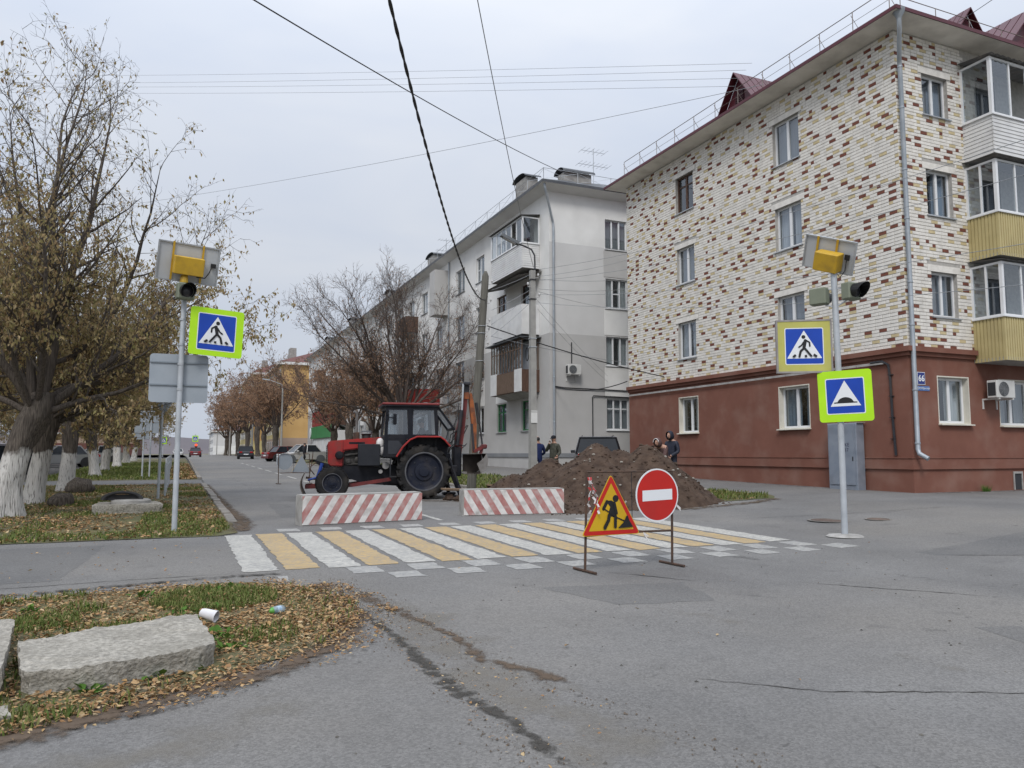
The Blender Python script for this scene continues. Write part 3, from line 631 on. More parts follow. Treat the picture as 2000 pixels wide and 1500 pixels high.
# eaves, roof, dormers
E_ = 0.72; ze = 13.72
mb = MB(); p = [(X0-E_, Y1+E_), (X0-E_, Y0-E_), (XE, Y0-E_)]
mb.poly([(X0-E_, Y1+E_, ze-.05), (X0-E_, Y0-E_, ze-.05), (X0, Y0, ZT), (X0, Y1, ZT)]); mb.poly([(X0-E_, Y0-E_, ze-.05), (XE, Y0-E_, ze-.05), (XE, Y0, ZT), (X0, Y0, ZT)]); mb.poly([(X0-E_, Y1+E_, ze-.05), (X0, Y1, ZT), (XE, Y1, ZT), (XE, Y1+E_, ze-.05)])
mb.build('soffit', M_soffit, HOUSE, world=True, fix=False)
mb = MB(); xm, zm = 25.2, 17.0; yr0, yr1 = 20.6, 24.2
e = E_ + .04; c_ = [(X0-e, Y0-e), (XE+.1, Y0-e), (XE+.1, Y1+e), (X0-e, Y1+e)]
top = [(x, y, ze+.05) for x, y in c_]; bot = [(x, y, ze-.06) for x, y in c_]; RA, RB = (xm, yr0, zm), (xm, yr1, zm)
mb.add(top + bot + [RA, RB], [(0,1,8), (1,2,9,8), (2,3,9), (3,0,8,9), (0,4,5,1), (1,5,6,2), (2,6,7,3), (3,7,4,0)])
roof = mb.build('roof', M_maroon, HOUSE, world=True)
slL = (zm - ze) / (xm - X0 + e); slF = (zm - ze) / (yr0 - Y0 + e)
def dormer(F, a, w, h, up, slope, name='dormer'):
    """triangular roof vent: F has its origin at the eave line"""
    b0 = ze + .05 + up*slope; hb = 0.0; T = F
    m_ = MB(); m_.T = T; L = h / slope + .2
    m_.prism([(a-w, -up, b0-.05), (a+w, -up, b0-.05), (a, -up, b0+h)], (0, -L, 0)); d_ = m_.build(name, M_maroon, HOUSE, world=True)
    m_ = MB(); m_.T = T; n = 9
    for s in (-1, 1):
        for i in range(n):
            y = -up + .14 - (L)*i/n
            m_.beam((a + s*(w+.08), y, b0-.1), (a, y, b0+h+.04), L/n*.9, .03)
    m_.build('sheet_rib', M_maroon, d_, world=True)
    m_ = MB(); m_.T = T; m_.box(a-.22, a+.22, -up-.01, -up+.03, b0+.12, b0+.55)
    for i in range(5): m_.box(a-.2, a+.2, -up+.03, -up+.05, b0+.15+i*.08, b0+.19+i*.08)
    m_.build('louvre', pm('dormer_louvre', (.05, .012, .018), rough=.6), d_, world=True)
FLe = frame((X0-e, 0, 0), (0, 1, 0), (-1, 0, 0)); FRe = frame((0, Y0-e, 0), (1, 0, 0), (0, -1, 0))
dormer(FLe, 21.3, 0.85, 1.15, 0.55, slL); dormer(FRe, 22.4, 0.7, 0.95, 1.5, slF); dormer(FRe, 25.6, 1.5, 1.7, 1.6, slF)
# roof-edge guard rail: posts, braces and one rail
mb = MB(); rl = []
for i in range(12):
    y = Y0 - .45 + i * 1.27; x = X0 - e + .12; z = ze + .08
    mb.tube([(x, y, z), (x, y, z+.62)], .013, 5); mb.tube([(x+.28, y, z+.1), (x, y+.06, z+.55)], .010, 4)
    rl.append((x, y, z+.62))
mb.tube(rl, .014, 5); mb.tube([(q[0], q[1], q[2]-.32) for q in rl], .008, 4)
rl = []
for i in range(9):
    x = X0 - .45 + i * 1.4; y = Y0 - e + .12; z = ze + .08; mb.tube([(x, y, z), (x, y, z+.3)], .012, 5); rl.append((x, y, z+.3))
mb.tube(rl, .012, 5); mb.build('roof_guard', pm('guard_steel', (.30, .27, .25), (.2, .16, .14), 8, .6, metal=.4), HOUSE, world=True)
# downpipe at the corner with funnel and elbow
mb = MB(); px, py = X0 + .05, Y0 - .13
mb.lathe([(.06, 13.42), (.07, 13.5), (.16, 13.66), (.17, 13.74)], 14, c=(X0-.5, Y0-.62, 0))
mb.tube([(X0-.5, Y0-.62, 13.45), (X0-.48, Y0-.60, 13.2), (px-.05, py-.03, 12.6), (px, py, 12.45), (px, py, 1.62), (px-.02, py-.05, 1.5), (px+.03, py-.28, 1.36)], .062, 12)
for z in (12.4, 11.2, 9.4, 8.0, 6.2, 5.0, 3.2, 1.75): mb.lathe([(.064, z), (.074, z+.01), (.074, z+.05), (.064, z+.06)], 12, c=(px, py, 0))
mb.build('downpipe', M_greypipe, HOUSE, world=True, smooth=True)
mb = MB()
for i in range(14): mb.box(X0-.085, X0-.0752, 15.75 + i*.97, 15.75 + i*.97 + .95, 4.03, 4.10)
mb.build('cable_duct', pm('duct_grey', (.42, .40, .38), (.3, .285, .27), 3, .6), HOUSE, world=True)
mb = MB(); mb.tube([(X0-.07, 16.2, 4.11), (X0-.07, 15.8, 4.11), (X0-.05, 15.62, 4.0), (X0-.04, 15.58, 3.6), (X0-.045, 15.56, 2.6), (X0-.04, 15.5, 1.45)], .035, 7)
for z in (3.7, 3.1, 2.5, 1.9): mb.box(X0-.08, X0, 15.5, 15.64, z, z+.02)
mb.build('cable', M_blackmetal, HOUSE, world=True)
# glazed balconies on the right-hand face
M_yel = pm('yellow_sheet', (0.50, 0.42, 0.205), (0.44, 0.365, 0.175), 2, .55, dirt=(.3, .25, .15), damt=.25)
M_sid = pm('white_siding', (0.68, 0.68, 0.67), (0.6, 0.6, 0.6), 2, .5, dirt=(.35, .33, .3), damt=.3)
def balcony(parent, FS, FF, a0, a1, depth, zb, zp, zt, par, kind, side=True):
    """FF faces outward; a0..a1 along the front; zb..zp parapet; zp..zt glazing"""
    b = MB(); b.T = FF; b.box(a0+.02, a1-.02, -depth+.01, -.02, zb, zb+.1); B = b.build('balcony', M_conc, parent, world=True)
    q = MB(); q.T = FF; q.box(a0+.03, a1-.03, -.06, -.03, zb+.02, zp); q.box(a0+.03, a0+.06, -depth, -.06, zb+.02, zp); q.box(a1-.06, a1-.03, -depth, -.06, zb+.02, zp); q.build('parapet_core', par, B, world=True)
    q = MB()
    S0 = FF @ Matrix(((0, -1, 0, a0+.03), (1, 0, 0, 0), (0, 0, 1, 0), (0, 0, 0, 1))); S1 = FF @ Matrix(((0, 1, 0, a1-.03), (1, 0, 0, 0), (0, 0, 1, 0), (0, 0, 0, 1)))
    FFi = FF @ Matrix.Translation((0, -.03, 0)); v = kind == 'sheet'
    nb = int((a1-a0)/.1) if v else int((zp-zb)/.105)
    panels(q, FFi, a0, a1, zb, zp, nb, .02, v, .03 if v else .012)
    for S in (S0, S1): panels(q, S, -depth, 0, zb, zp, int(depth/.1) if v else nb, .02, v, .03 if v else .012)
    q.build('cladding', par, B, world=True)
    q = MB(); q.T = FF; q.box(a0-.03, a1+.03, -depth, .03, zp, zp+.04)
    q.box(a0, a0+.09, -.09, 0, zp+.04, zt); q.box(a1-.09, a1, -.09, 0, zp+.04, zt); q.box(a0, a0+.06, -depth+.002, -depth+.07, zp+.04, zt)
    q.box(a0+.09, a1-.09, -.07, -.01, zt-.06, zt); q.box(a0+.09, a1-.09, -.07, -.01, zp+.04, zp+.09); q.box(a0+.01, a0+.06, -depth+.07, -.09, zt-.06, zt); q.box(a0+.01, a0+.06, -depth+.07, -.09, zp+.04, zp+.09)
    n = max(2, int(round((a1-a0)/.72))); xs = [a0+.09+(a1-a0-.18)*i/n for i in range(n+1)]
    for x in xs[1:-1]: q.box(x-.03, x+.03, -.065, -.015, zp+.09, zt-.06)
    fr = q.build('glazing_frame', M_pvc, B, world=True)
    for i in range(n):
        p_ = MB(); p_.T = FF; p_.quad((xs[i], -.04, zp+.09), (xs[i+1], -.04, zp+.09), (xs[i+1], -.04, zt-.06), (xs[i], -.04, zt-.06))
        if not (kind == 'siding' and i == 1): p_.build('pane', gl2, B, world=True)
    m_ = 2 if kind == 'sheet' else 1; ys = [-depth+.07 + (depth-.16)*i/m_ for i in range(m_+1)]
    for i in range(m_):
        p_ = MB(); p_.T = FF; p_.quad((a0+.035, ys[i], zp+.09), (a0+.035, ys[i+1], zp+.09), (a0+.035, ys[i+1], zt-.06), (a0+.035, ys[i], zt-.06)); p_.build('pane', gl2, B, world=True)
        if i: p_ = MB(); p_.T = FF; p_.box(a0+.012, a0+.058, ys[i]-.03, ys[i]+.03, zp+.09, zt-.06); p_.build('mullion', M_pvc, B, world=True)
    q = MB(); q.T = FF; N = int((a1-a0+.2)/.06); vs = []
    for i in range(N + 1):
        x = a0 - .1 + (a1-a0+.2)*i/N; w = .014*math.sin(i*math.pi/2) ; vs += [(x, -depth, zt+.16+w), (x, .12, zt+.03+w)]
    q.add(vs, [(2*i, 2*i+2, 2*i+3, 2*i+1) for i in range(N)]); q.build('canopy', pm('slate_sheet', (.13, .13, .13), (.18, .17, .16), 4, .8), B, world=True, fix=False)
    # what stands inside: back wall with a door
    q = MB(); q.T = FF; q.quad((a0, -depth+.004, zb), (a1, -depth+.004, zb), (a1, -depth+.004, zt+.15), (a0, -depth+.004, zt+.15)); q.build('back_wall', M_mortar, B, world=True)
    q = MB(); q.T = FF; q.box(a0+.7, a0+1.5, -depth+.006, -depth+.05, zb+.1, zt-.1); q.build('balcony_door', M_room, B, world=True)
    return B
FF = frame((0, Y0-.95, 0), (1, 0, 0), (0, -1, 0))
balcony(HOUSE, None, FF, 20.97, 24.2, .95, 10.05, 11.18, 12.92, M_sid, 'siding')
balcony(HOUSE, None, FF, 20.97, 24.2, .95, 7.08, 8.32, 9.88, M_yel, 'sheet')
balcony(HOUSE, None, FF, 20.97, 24.2, .95, 4.10, 5.32, 6.9, M_yel, 'sheet')
# vent in the plinth
mb = MB(); mb.T = FR; mb.box(22.36, 22.4, 0.002, .03, .45, .98); mb.box(22.72, 22.76, 0.002, .03, .45, .98); mb.box(22.4, 22.72, 0.002, .03, .92, .98); mb.build('vent_frame', M_conc, HOUSE, world=True)
mb = MB(); mb.T = FR; mb.quad((22.4, .004, .45), (22.72, .004, .45), (22.72, .004, .92), (22.4, .004, .92)); mb.build('vent', M_room, HOUSE, world=True)
# house number and street plate
M_blue = pm('enamel_blue', (.018, .035, .19), rough=.35); M_signw = pm('sign_white', (.74, .76, .78), rough=.4)
t = thing('house_number_plate', (18.75, Y0, 3.57), 'dark blue plate with the white house number 66 beside the corner downpipe', 'sign')
mb = MB(); mb.T = FR; mb.box(18.60, 18.90, .003, .012, 3.40, 3.75); mb.build('border', M_signw, t, world=True)
mb = MB(); mb.T = FR; mb.box(18.615, 18.885, .012, .016, 3.415, 3.735); mb.build('plate', M_blue, t, world=True)
mb = MB(); letters(mb, '66', .24, Matrix(((1,0,0,18.75),(0,0,1,Y0-.019),(0,1,0,3.57),(0,0,0,1))), bold=.006); mb.build('number', M_signw, t, world=True)
t = thing('street_name_plate', (18.8, Y0, 3.3), 'narrow blue street name plate under the house number plate', 'sign')
mb = MB(); mb.T = FR; mb.box(18.47, 19.06, .003, .012, 3.235, 3.365); mb.build('plate', pm('street_plate_blue', (.08, .16, .38), rough=.4), t, world=True)
mb = MB(); letters(mb, 'ул. Октябрьская', .078, Matrix(((1,0,0,18.77),(0,0,1,Y0-.015),(0,1,0,3.302),(0,0,0,1))), bold=.001); mb.build('lettering', M_signw, t, world=True)
# air conditioner outdoor units
M_acw = pm('ac_white', (.66, .66, .64), (.58, .58, .56), 3, .5, dirt=(.35, .33, .3), damt=.3)
def ac_unit(F, a, z, w, h, d, label, off=.12):
    p = F @ Vector((a, 0, z)); t = thing('air_conditioner', p, label, 'air conditioner')
    m_ = MB(); m_.T = F; m_.cbox(a, a+w, off, off+d, z, z+h, .015); m_.build('case', M_acw, t, world=True)
    m_ = MB(); m_.T = F; c = (a+w*.37, off+d+.003, z+h*.5); m_.lathe([(h*.42, 0), (h*.42, .006), (.02, .006)], 20, 'y', c); m_.build('fan_hole', pm('ac_dark', (.09, .095, .1), rough=.7), t, world=True)
    m_ = MB(); m_.T = F
    for k in range(1, 6):
        rr = h*.42*k/5.2; m_.tube([(c[0]+rr*math.cos(j*math.pi/10), off+d+.015, c[2]+rr*math.sin(j*math.pi/10)) for j in range(21)], .004, 4)
    for k in range(4): m_.tube([(c[0]-h*.42*math.cos(k*.785), off+d+.016, c[2]-h*.42*math.sin(k*.785)), (c[0]+h*.42*math.cos(k*.785), off+d+.016, c[2]+h*.42*math.sin(k*.785))], .004, 4)
    m_.build('grille', M_wiregrey, t, world=True)
    m_ = MB(); m_.T = F; m_.box(a-.004, a-.001, off+.03, off+d-.04, z+.06, z+h-.06); m_.build('side_grille', M_room, t, world=True)
    for x in (a+.08, a+w-.12): m_ = MB(); m_.T = F; m_.box(x, x+.04, .002, off+d, z-.045, z-.004); m_.box(x, x+.04, .002, .03, z-.3, z-.045); m_.build('bracket', M_acw, t, world=True)
ac_unit(FR, 21.12, 3.08, .78, .5, .3, 'white air conditioner unit on the brown wall between two ground floor windows', .22)
# metal cabinet against the wall
t = thing('metal_cabinet', (17.95, 17.1, G(17.95, 17.1)), 'tall grey metal cabinet with scribbled marks against the brown wall', 'cabinet')
gz = G(17.95, 17.1) - .02; M_cab = pm('cabinet_grey', (.22, .255, .31), (.28, .31, .36), 2.5, .5, metal=.2, dirt=(.13, .14, .16), dscale=2, damt=.5)
MB().cbox(17.93, 18.24, 16.55, 17.62, gz, gz+1.95, .01).build('body', M_cab, t, world=True)
MB().box(17.905, 17.93, 16.62, 17.55, gz+.16, gz+1.90).build('door', M_cab, t, world=True)
MB().box(17.9, 17.905, 16.66, 16.70, gz+.85, gz+.98).build('handle', M_blackmetal, t, world=True)
mb = MB(); T_ = lambda z: Matrix(((0,0,-1,17.902),(-1,0,0,16.97),(0,1,0,z),(0,0,0,1)))
letters(mb, 'BAKE', .15, T_(gz+1.32)); letters(mb, '5217', .15, T_(gz+1.17)); mb.build('scribble', pm('marker', (.03, .03, .07), rough=.8), t, world=True)
MB().box(17.96, 18.26, 16.5, 17.66, gz+1.951, gz+1.97).build('top', M_galv, t, world=True)
# ================================================================== GREY HOUSE beyond the corner house
GX, GY, GYE, GXE, GT = 16.4, 33.6, 112.0, 27.5, 14.55
M_g1 = pm('plaster_white', (0.77, 0.765, 0.745), (0.71, 0.705, 0.685), .8, .9, bump=.15, bscale=30, dirt=(.42, .41, .39), dscale=.5, damt=.35)
M_g2 = pm('plaster_light_grey', (0.61, 0.605, 0.595), (0.56, 0.555, 0.545), .8, .9, bump=.15, bscale=30)
M_g3 = pm('plaster_grey', (0.49, 0.482, 0.47), (0.45, 0.442, 0.43), .8, .9, bump=.15, bscale=30, dirt=(.34, .33, .315), dscale=.5, damt=.35)
M_droof = pm('dark_roof', (.07, .075, .085), (.1, .105, .11), 3, .55, metal=.2)
GREY = thing('apartment_building', (GX, GY, 0.7), 'long grey and white four storey house behind the tractor and earth heap', 'building')
GL = frame((GX, 0, 0), (0, 1, 0), (-1, 0, 0)); GR = frame((0, GY, 0), (1, 0, 0), (0, -1, 0)); GE = frame((0, GYE, 0), (1, 0, 0), (0, 1, 0)); GBk = frame((GXE, 0, 0), (0, 1, 0), (1, 0, 0))
zrow = [(2.7, 4.25), (5.95, 7.42), (8.9, 10.42), (11.98, 13.52)]
cols = [(35.3, 37.0), (39.05, 40.45), (42.5, 43.9), (46.0, 47.7)] + [(50.6 + 3.55*i, 52.1 + 3.55*i) for i in range(17)]
opG = [(a, b, z0, z1) for a, b in cols for z0, z1 in zrow]; opGR = [(19.6, 20.9, z0, z1) for z0, z1 in zrow] + [(23.6, 24.9, z0, z1) for z0, z1 in zrow]
def banded(F, a0, a1, ops, bands):
    for z0, z1, m in bands:
        o2 = [(a, b, max(c, z0), min(d, z1)) for a, b, c, d in ops if c < z1 and d > z0]
        q = MB(); wall(q, F, a0, a1, z0, z1, o2, .16); q.build('wall', m, GREY, world=True, fix=False)
banded(GL, GY, GYE, opG, [(.2, 7.42, M_g3), (7.42, GT, M_g1)]); banded(GR, GX, GXE, opGR, [(.2, 7.42, M_g3), (7.42, 12.0, M_g2), (12.0, GT, M_g1)])
mb = MB(); wall(mb, GE, GX, GXE, .2, GT, []); wall(mb, GBk, GY, GYE, .2, GT, []); mb.build('wall', M_g2, GREY, world=True, fix=False)
for a, b in cols[1:]:                                            # white fields between the windows of the street face
    q = MB(); q.T = GL; q.box(a-.12, b+.12, .002, .02, 4.32, 5.86); q.build('wall_panel', M_g1, GREY, world=True)
for z0, z1, m in ((4.33, 5.85, M_g1), (7.5, 8.8, M_g1), (10.5, 11.86, M_g3)):
    q = MB(); q.T = GR; q.box(19.5, 21.0, .002, .02, z0, z1); q.build('wall_panel', m, GREY, world=True)
q = MB(); q.T = GR; q.box(GX-.04, GXE, .002, .05, 1.32, 1.52); q.T = GL; q.box(GY-.05, GYE, .002, .05, 1.32, 1.52); q.build('plinth_ledge', pm('plinth_grey', (.2, .21, .225), (.24, .25, .26), 1, .9), GREY, world=True)
M_grn = pm('green_wood', (.03, .17, .06), (.045, .21, .08), 4, .6)
wr = random.Random(4)
def pick(): return wr.choice([([(0, .35), (.65, 1)], M_curt[0]), ([(0, 1)], M_curt[1]), ([(0, .5)], M_curt[1]), ([(0, 1)], M_curt[0]), None, ([(.3, 1)], M_curt[2])])
for j, (z0, z1) in enumerate(zrow):
    window(GREY, GR, 19.6, 20.9, z0, z1, 3, .1, fw=.055, curtain=pick(), bars=[(1, .5)] if j == 2 else ([(0, .68), (1, .68), (2, .68)] if j == 0 else ()))
protoW = []
for i, (a, b) in enumerate(cols[:4]):
    for j, (z0, z1) in enumerate(zrow):
        fm_ = M_grn if j == 0 and i in (0, 1) else M_brownwood if (j == 2 and i in (0, 1)) or (j == 1 and i == 0) else None
        w = window(GREY, GL, a, b, z0, z1, [.5] if i != 2 else [.55], .1, fm=fm_, fw=.06, curtain=pick(), bars=[(0, .7), (1, .7)] if fm_ else ([(1, .5)] if i == 2 else ()), sillm=M_galv)
        if i == 3: protoW.append(w)
for i, (a, b) in enumerate(cols[4:]):                            # the rest of the long face: copies of these four
    for j, w in enumerate(protoW):
        c = copy_tree(w, GREY); k = wr.randrange(4); c.location = (0, a - 46.0, zrow[j][0] - zrow[j][0])
# balconies on the street face near the corner
GF = frame((15.42, 0, 0), (0, 1, 0), (-1, 0, 0))
B4 = balcony(GREY, None, GF, 34.7, 38.95, .98, 10.85, 12.1, 13.5, M_sid, 'siding')
def open_balcony(F, a0, a1, zb, zp, m, depth=.98, name='balcony'):
    q = MB(); q.T = F; q.box(a0+.1, a1-.1, -depth+.02, -.03, zb+.1, zb+.2); q.add([(a0+.15, -depth+.02, zb-.2), (a1-.15, -depth+.02, zb-.2), (a1-.15, -depth+.02, zb+.1), (a0+.15, -depth+.02, zb+.1), (a0+.15, -.1, zb+.1), (a1-.15, -.1, zb+.1)], [(0,1,2,3),(0,4,5,1),(0,3,4),(1,5,2),(3,2,5,4)])
    B = q.build(name, M_conc, GREY, world=True)
    q = MB(); q.T = F; q.box(a0, a1, -.05, 0, zb+.03, zp); q.box(a0, a0+.05, -depth+.002, -.05, zb+.03, zp); q.box(a1-.05, a1, -depth+.002, -.05, zb+.03, zp); q.build('parapet', m, B, world=True)
    return B
B3 = open_balcony(GF, 34.75, 38.9, 7.45, 9.0, M_sid)
q = MB(); q.T = GF; q.add([(34.4, -.95, 10.75), (39.4, -.95, 10.75), (39.4, .35, 10.42), (34.4, .35, 10.42)], [(0,1,2,3)]); q.add([(34.4, -.95, 10.70), (39.4, -.95, 10.70), (39.4, .35, 10.37), (34.4, .35, 10.37)], [(0,1,2,3)])
for a in (34.5, 39.3): q.box(a-.03, a+.03, .28, .34, 9.0, 10.4) if a > 39 else None
q.build('canopy', pm('old_slate', (.12, .115, .11), (.18, .17, .16), 4, .85), B3, world=True, fix=False)
M_oldw = pm('weathered_wood', (.10, .066, .045), (.16, .11, .08), 5, .85, stretch=(6, 6, 1))
B2 = open_balcony(GF, 34.75, 38.9, 4.55, 5.7, M_brownwood)
for i in range(9):
    q = MB(); q.T = GF; a = 35.65 + i*.27; q.box(a, a+.25, .004, .03, 4.62, 5.66); q.build('board', M_oldw, B2, world=True)
for a in (34.74, 38.0):
    q = MB(); q.T = GF; q.box(a, a + .88, .004, .04, 4.6, 5.74); q.build('parapet_panel', M_sid, B2, world=True)
q = MB(); q.T = GF
for i in range(12): a = 34.78 + i*.37; q.box(a-.025, a+.025, -.05, 0, 5.72, 7.25)
q.box(34.75, 38.9, -.05, 0, 7.2, 7.26); q.box(34.75, 38.9, -.045, -.005, 6.75, 6.79); q.box(34.75, 34.79, -.95, -.05, 7.2, 7.26)
for y in (-.9, -.48): q.box(34.75, 34.8, y-.025, y+.025, 5.72, 7.2)
q.build('glazing_frame', M_oldw, B2, world=True)
for i in range(11):
    q = MB(); q.T = GF; a = 34.78 + i*.37; q.quad((a, -.025, 5.75), (a+.37, -.025, 5.75), (a+.37, -.025, 7.2), (a, -.025, 7.2)); q.build('pane', M_glass, B2, world=True)
q = MB(); q.T = GF; q.quad((34.8, -.5, 5.7), (38.8, -.5, 5.7), (38.8, -.5, 7.2), (34.8, -.5, 7.2)); q.build('curtain', M_curt[1], B2, world=True)
q = MB(); q.T = GF; q.box(34.5, 39.3, -.97, .2, 7.28, 7.33); q.build('canopy', M_droof, B2, world=True)
q = MB(); q.T = GF; q.tube([(34.3 + .18*math.cos(k*.5), -.1, 6.4 + .34*math.sin(k*.5)) for k in range(27)], .025, 5); q.build('cable_coil', M_wire, B2, world=True)
for i in range(4):                                               # further balconies along the street face
    a = 56.6 + i*13.8
    for j, z in enumerate((4.6, 7.6, 10.75)): open_balcony(GF, a, a+3.2, z, z+1.25, (M_sid, M_g2, M_brownwood)[(i+j) % 3])
q = MB(); q.T = GF; q.box(49.3, 50.5, -.95, 0, 10.9, 14.0); q.build('bay_box', M_g3, GREY, world=True)
# eaves, roof, chimneys, guard
e = .65; ze2 = 14.85
q = MB(); q.poly([(GX-e, GYE, ze2-.08), (GX-e, GY-e, ze2-.08), (GX, GY, GT), (GX, GYE, GT)]); q.poly([(GX-e, GY-e, ze2-.08), (GXE, GY-e, ze2-.08), (GXE, GY, GT), (GX, GY, GT)]); q.build('soffit', M_g1, GREY, world=True, fix=False)
q = MB(); cs = [(GX-e-.03, GY-e-.03), (GXE+e, GY-e-.03), (GXE+e, GYE+e), (GX-e-.03, GYE+e)]; xm2 = (GX+GXE)/2
q.add([(x, y, ze2+.04) for x, y in cs] + [(x, y, ze2-.1) for x, y in cs] + [(xm2, GY+4, 17.0), (xm2, GYE-4, 17.0)], [(0,1,8),(1,2,9,8),(2,3,9),(3,0,8,9),(0,4,5,1),(1,5,6,2),(2,6,7,3),(3,7,4,0)])
q.build('roof', M_droof, GREY, world=True)
q = MB(); x = GX - e + .1; z = ze2 + .05
for i in range(40):
    y = GY - e + .1 + i*1.9; q.tube([(x, y, z), (x, y, z+.6)], .016, 4)
    if i < 39: q.tube([(x, y, z+.05), (x, y+1.9, z+.55)], .008, 3); q.tube([(x, y+1.9, z+.05), (x, y, z+.55)], .008, 3)
q.tube([(x, GY-e+.1, z+.6), (x, GY-e+74, z+.6)], .014, 4)
for i in range(6):
    xx = x + i*1.9; y = GY - e + .1; q.tube([(xx, y, z), (xx, y, z+.6)], .016, 4)
    q.tube([(xx, y, z+.05), (xx+1.9, y, z+.55)], .008, 3); q.tube([(xx+1.9, y, z+.05), (xx, y, z+.55)], .008, 3)
q.tube([(x, GY-e+.1, z+.6), (x+11, GY-e+.1, z+.6)], .014, 4); q.build('roof_guard', M_galv, GREY, world=True)
M_chim = pm('chimney_plaster', (.36, .35, .33), (.24, .23, .22), 3, .95, bump=.4, bscale=20)
for (cx, cy, w, l, h) in ((17.9, 39.6, .75, 1.5, 17.3), (18.6, 35.0, 1.6, .8, 16.15), (18.2, 58, .8, 1.8, 17.2), (18.2, 72, .8, 1.8, 17.0), (18.2, 90, .8, 2, 17.2), (18.2, 106, .8, 2, 17.2)):
    q = MB(); q.cbox(cx-w/2, cx+w/2, cy-l/2, cy+l/2, 14.9, h, .02); c = q.build('chimney', M_chim, GREY, world=True)
    q = MB(); q.tube([(cx-w/2-.12, cy, h), (cx+w/2+.12, cy, h)], .001, 4) if 0 else None
    vs = []
    for k in range(9):
        a = math.pi*k/8; dy = (l/2+.16)*math.cos(a); dz = .28*math.sin(a); vs += [(cx-w/2-.15, cy+dy, h-.02+dz), (cx+w/2+.15, cy+dy, h-.02+dz)]
    q.add(vs, [(2*k, 2*k+1, 2*k+3, 2*k+2) for k in range(8)]); q.build('chimney_cap', M_droof, c, world=True, fix=False)
q = MB(); q.prism([(21.6, 33.4, 15.0), (24.5, 33.4, 15.0), (24.5, 33.4, 16.4), (23.6, 33.4, 16.5)], (0, 2.5, 0)); q.build('dormer', M_droof, GREY, world=True)
q = MB(); q.tube([(GX-.5, GY-.52, 14.8), (GX-.45, GY-.5, 14.5), (GX+.18, GY-.1, 12.95), (GX+.2, GY-.09, 12.7), (GX+.2, GY-.09, 1.0)], .06, 8)
for z in (12, 10, 7.8, 5.2, 3): q.lathe([(.06, z), (.075, z+.02), (.06, z+.05)], 8, c=(GX+.2, GY-.09, 0))
q.build('downpipe', M_greypipe, GREY, world=True)
q = MB(); q.tube([(21.4, GY-.55, 14.7), (22.6, GY-.1, 13.2)], .06, 8); q.build('downpipe', M_greypipe, GREY, world=True)
for y in (49.0, 63.0, 77.0): q = MB(); q.tube([(GX-.08, y, 14.5), (GX-.08, y, 1.2)], .05, 6); q.build('downpipe', M_greypipe, GREY, world=True)
q = MB(); q.tube([(16.62, GY-.06, 4.78), (17.2, GY-.06, 4.72), (19.4, GY-.06, 4.70), (21.5, GY-.06, 4.66)], .03, 5); q.tube([(18.75, GY-.06, 1.0), (18.75, GY-.06, 4.28), (18.8, GY-.06, 4.38), (21.3, GY-.06, 4.34)], .028, 5); q.build('cable', M_wire, GREY, world=True)
ac_unit(GR, 17.22, 5.36, .72, .5, .28, 'white air conditioner unit high on the grey gable wall beside its downpipe')
q = MB(); q.tube([(17.6, GY-.04, 5.95), (17.6, GY-.04, 7.0)], .028, 5); q.build('cable', M_wire, GREY, world=True)
# roof aerials
def aerial(x, y, z, h, label, s=1.0):
    t = thing('roof_aerial', (x, y, z), label, 'aerial'); MB().tube([(0, 0, -.1), (0, 0, h)], .022, 5).build('mast', M_galv, t)
    for zz_, n, L in ((h-.15, 6, 1.5), (h-.95, 8, 1.9)):
        m_ = MB(); m_.tube([(-L*.5*s, .05, zz_), (L*.5*s, .05, zz_)], .013, 4)
        for i in range(n): xx = (-.48 + .96*i/(n-1))*L*s; m_.tube([(xx, -.42*s, zz_), (xx, .42*s, zz_)], .009, 4)
        m_.build('antenna', M_galv, t)
aerial(20.6, 36.5, 15.9, 2.6, 'tall television aerial on the grey house roof beside the corner house'); aerial(17.6, 53.5, 15.4, 2.1, 'thin television aerial farther along the grey house roof', .8)
# low shop front with boards on the street side of the grey house
SH = thing('small_shop', (15.6, 88, G(15.6, 88)), 'small street shop with red and green boards at the grey house', 'shop')
gz = G(15.6, 88)
MB().box(14.9, 16.38, 82, 97, gz-.1, 4.0).build('wall', M_g2, SH, world=True)
MB().box(14.7, 14.88, 82.4, 97, 4.75, 6.5).build('red_board', pm('board_red', (.30, .03, .025), (.25, .026, .022), 1, .5), SH, world=True)
MB().box(14.7, 14.88, 83, 98, 3.3, 4.7).build('green_board', pm('board_green', (.03, .22, .055), (.025, .17, .045), 1, .5), SH, world=True)
MB().lathe([(.68, 0), (.68, .08), (.01, .08)], 18, 'x', (14.62, 98.2, 4.0)).build('round_sign', M_signw, SH, world=True)
for i in range(5):
    MB().box(14.86, 14.898, 83.2+2.7*i, 85.4+2.7*i, gz+.1, 3.1).build('shutter', M_sid, SH, world=True)
SH2 = thing('shop_sign', (15.4, 53, 5.0), 'bright red sign board on a porch behind the tractor cab', 'sign')
MB().box(14.6, 16.38, 51.0, 54.2, 4.95, 5.0).build('porch', M_droof, SH2, world=True)
for y in (51.1, 54.0): MB().box(14.64, 14.72, y, y+.08, G(14.7, y), 4.95).build('post', M_galv, SH2, world=True)
MB().box(14.55, 16.36, 50.92, 51.0, 5.02, 5.95).build('board', MATS['board_red'], SH2, world=True)
MB().box(14.5, 14.55, 50.92, 54.2, 5.02, 5.95).build('board', MATS['board_red'], SH2, world=True)
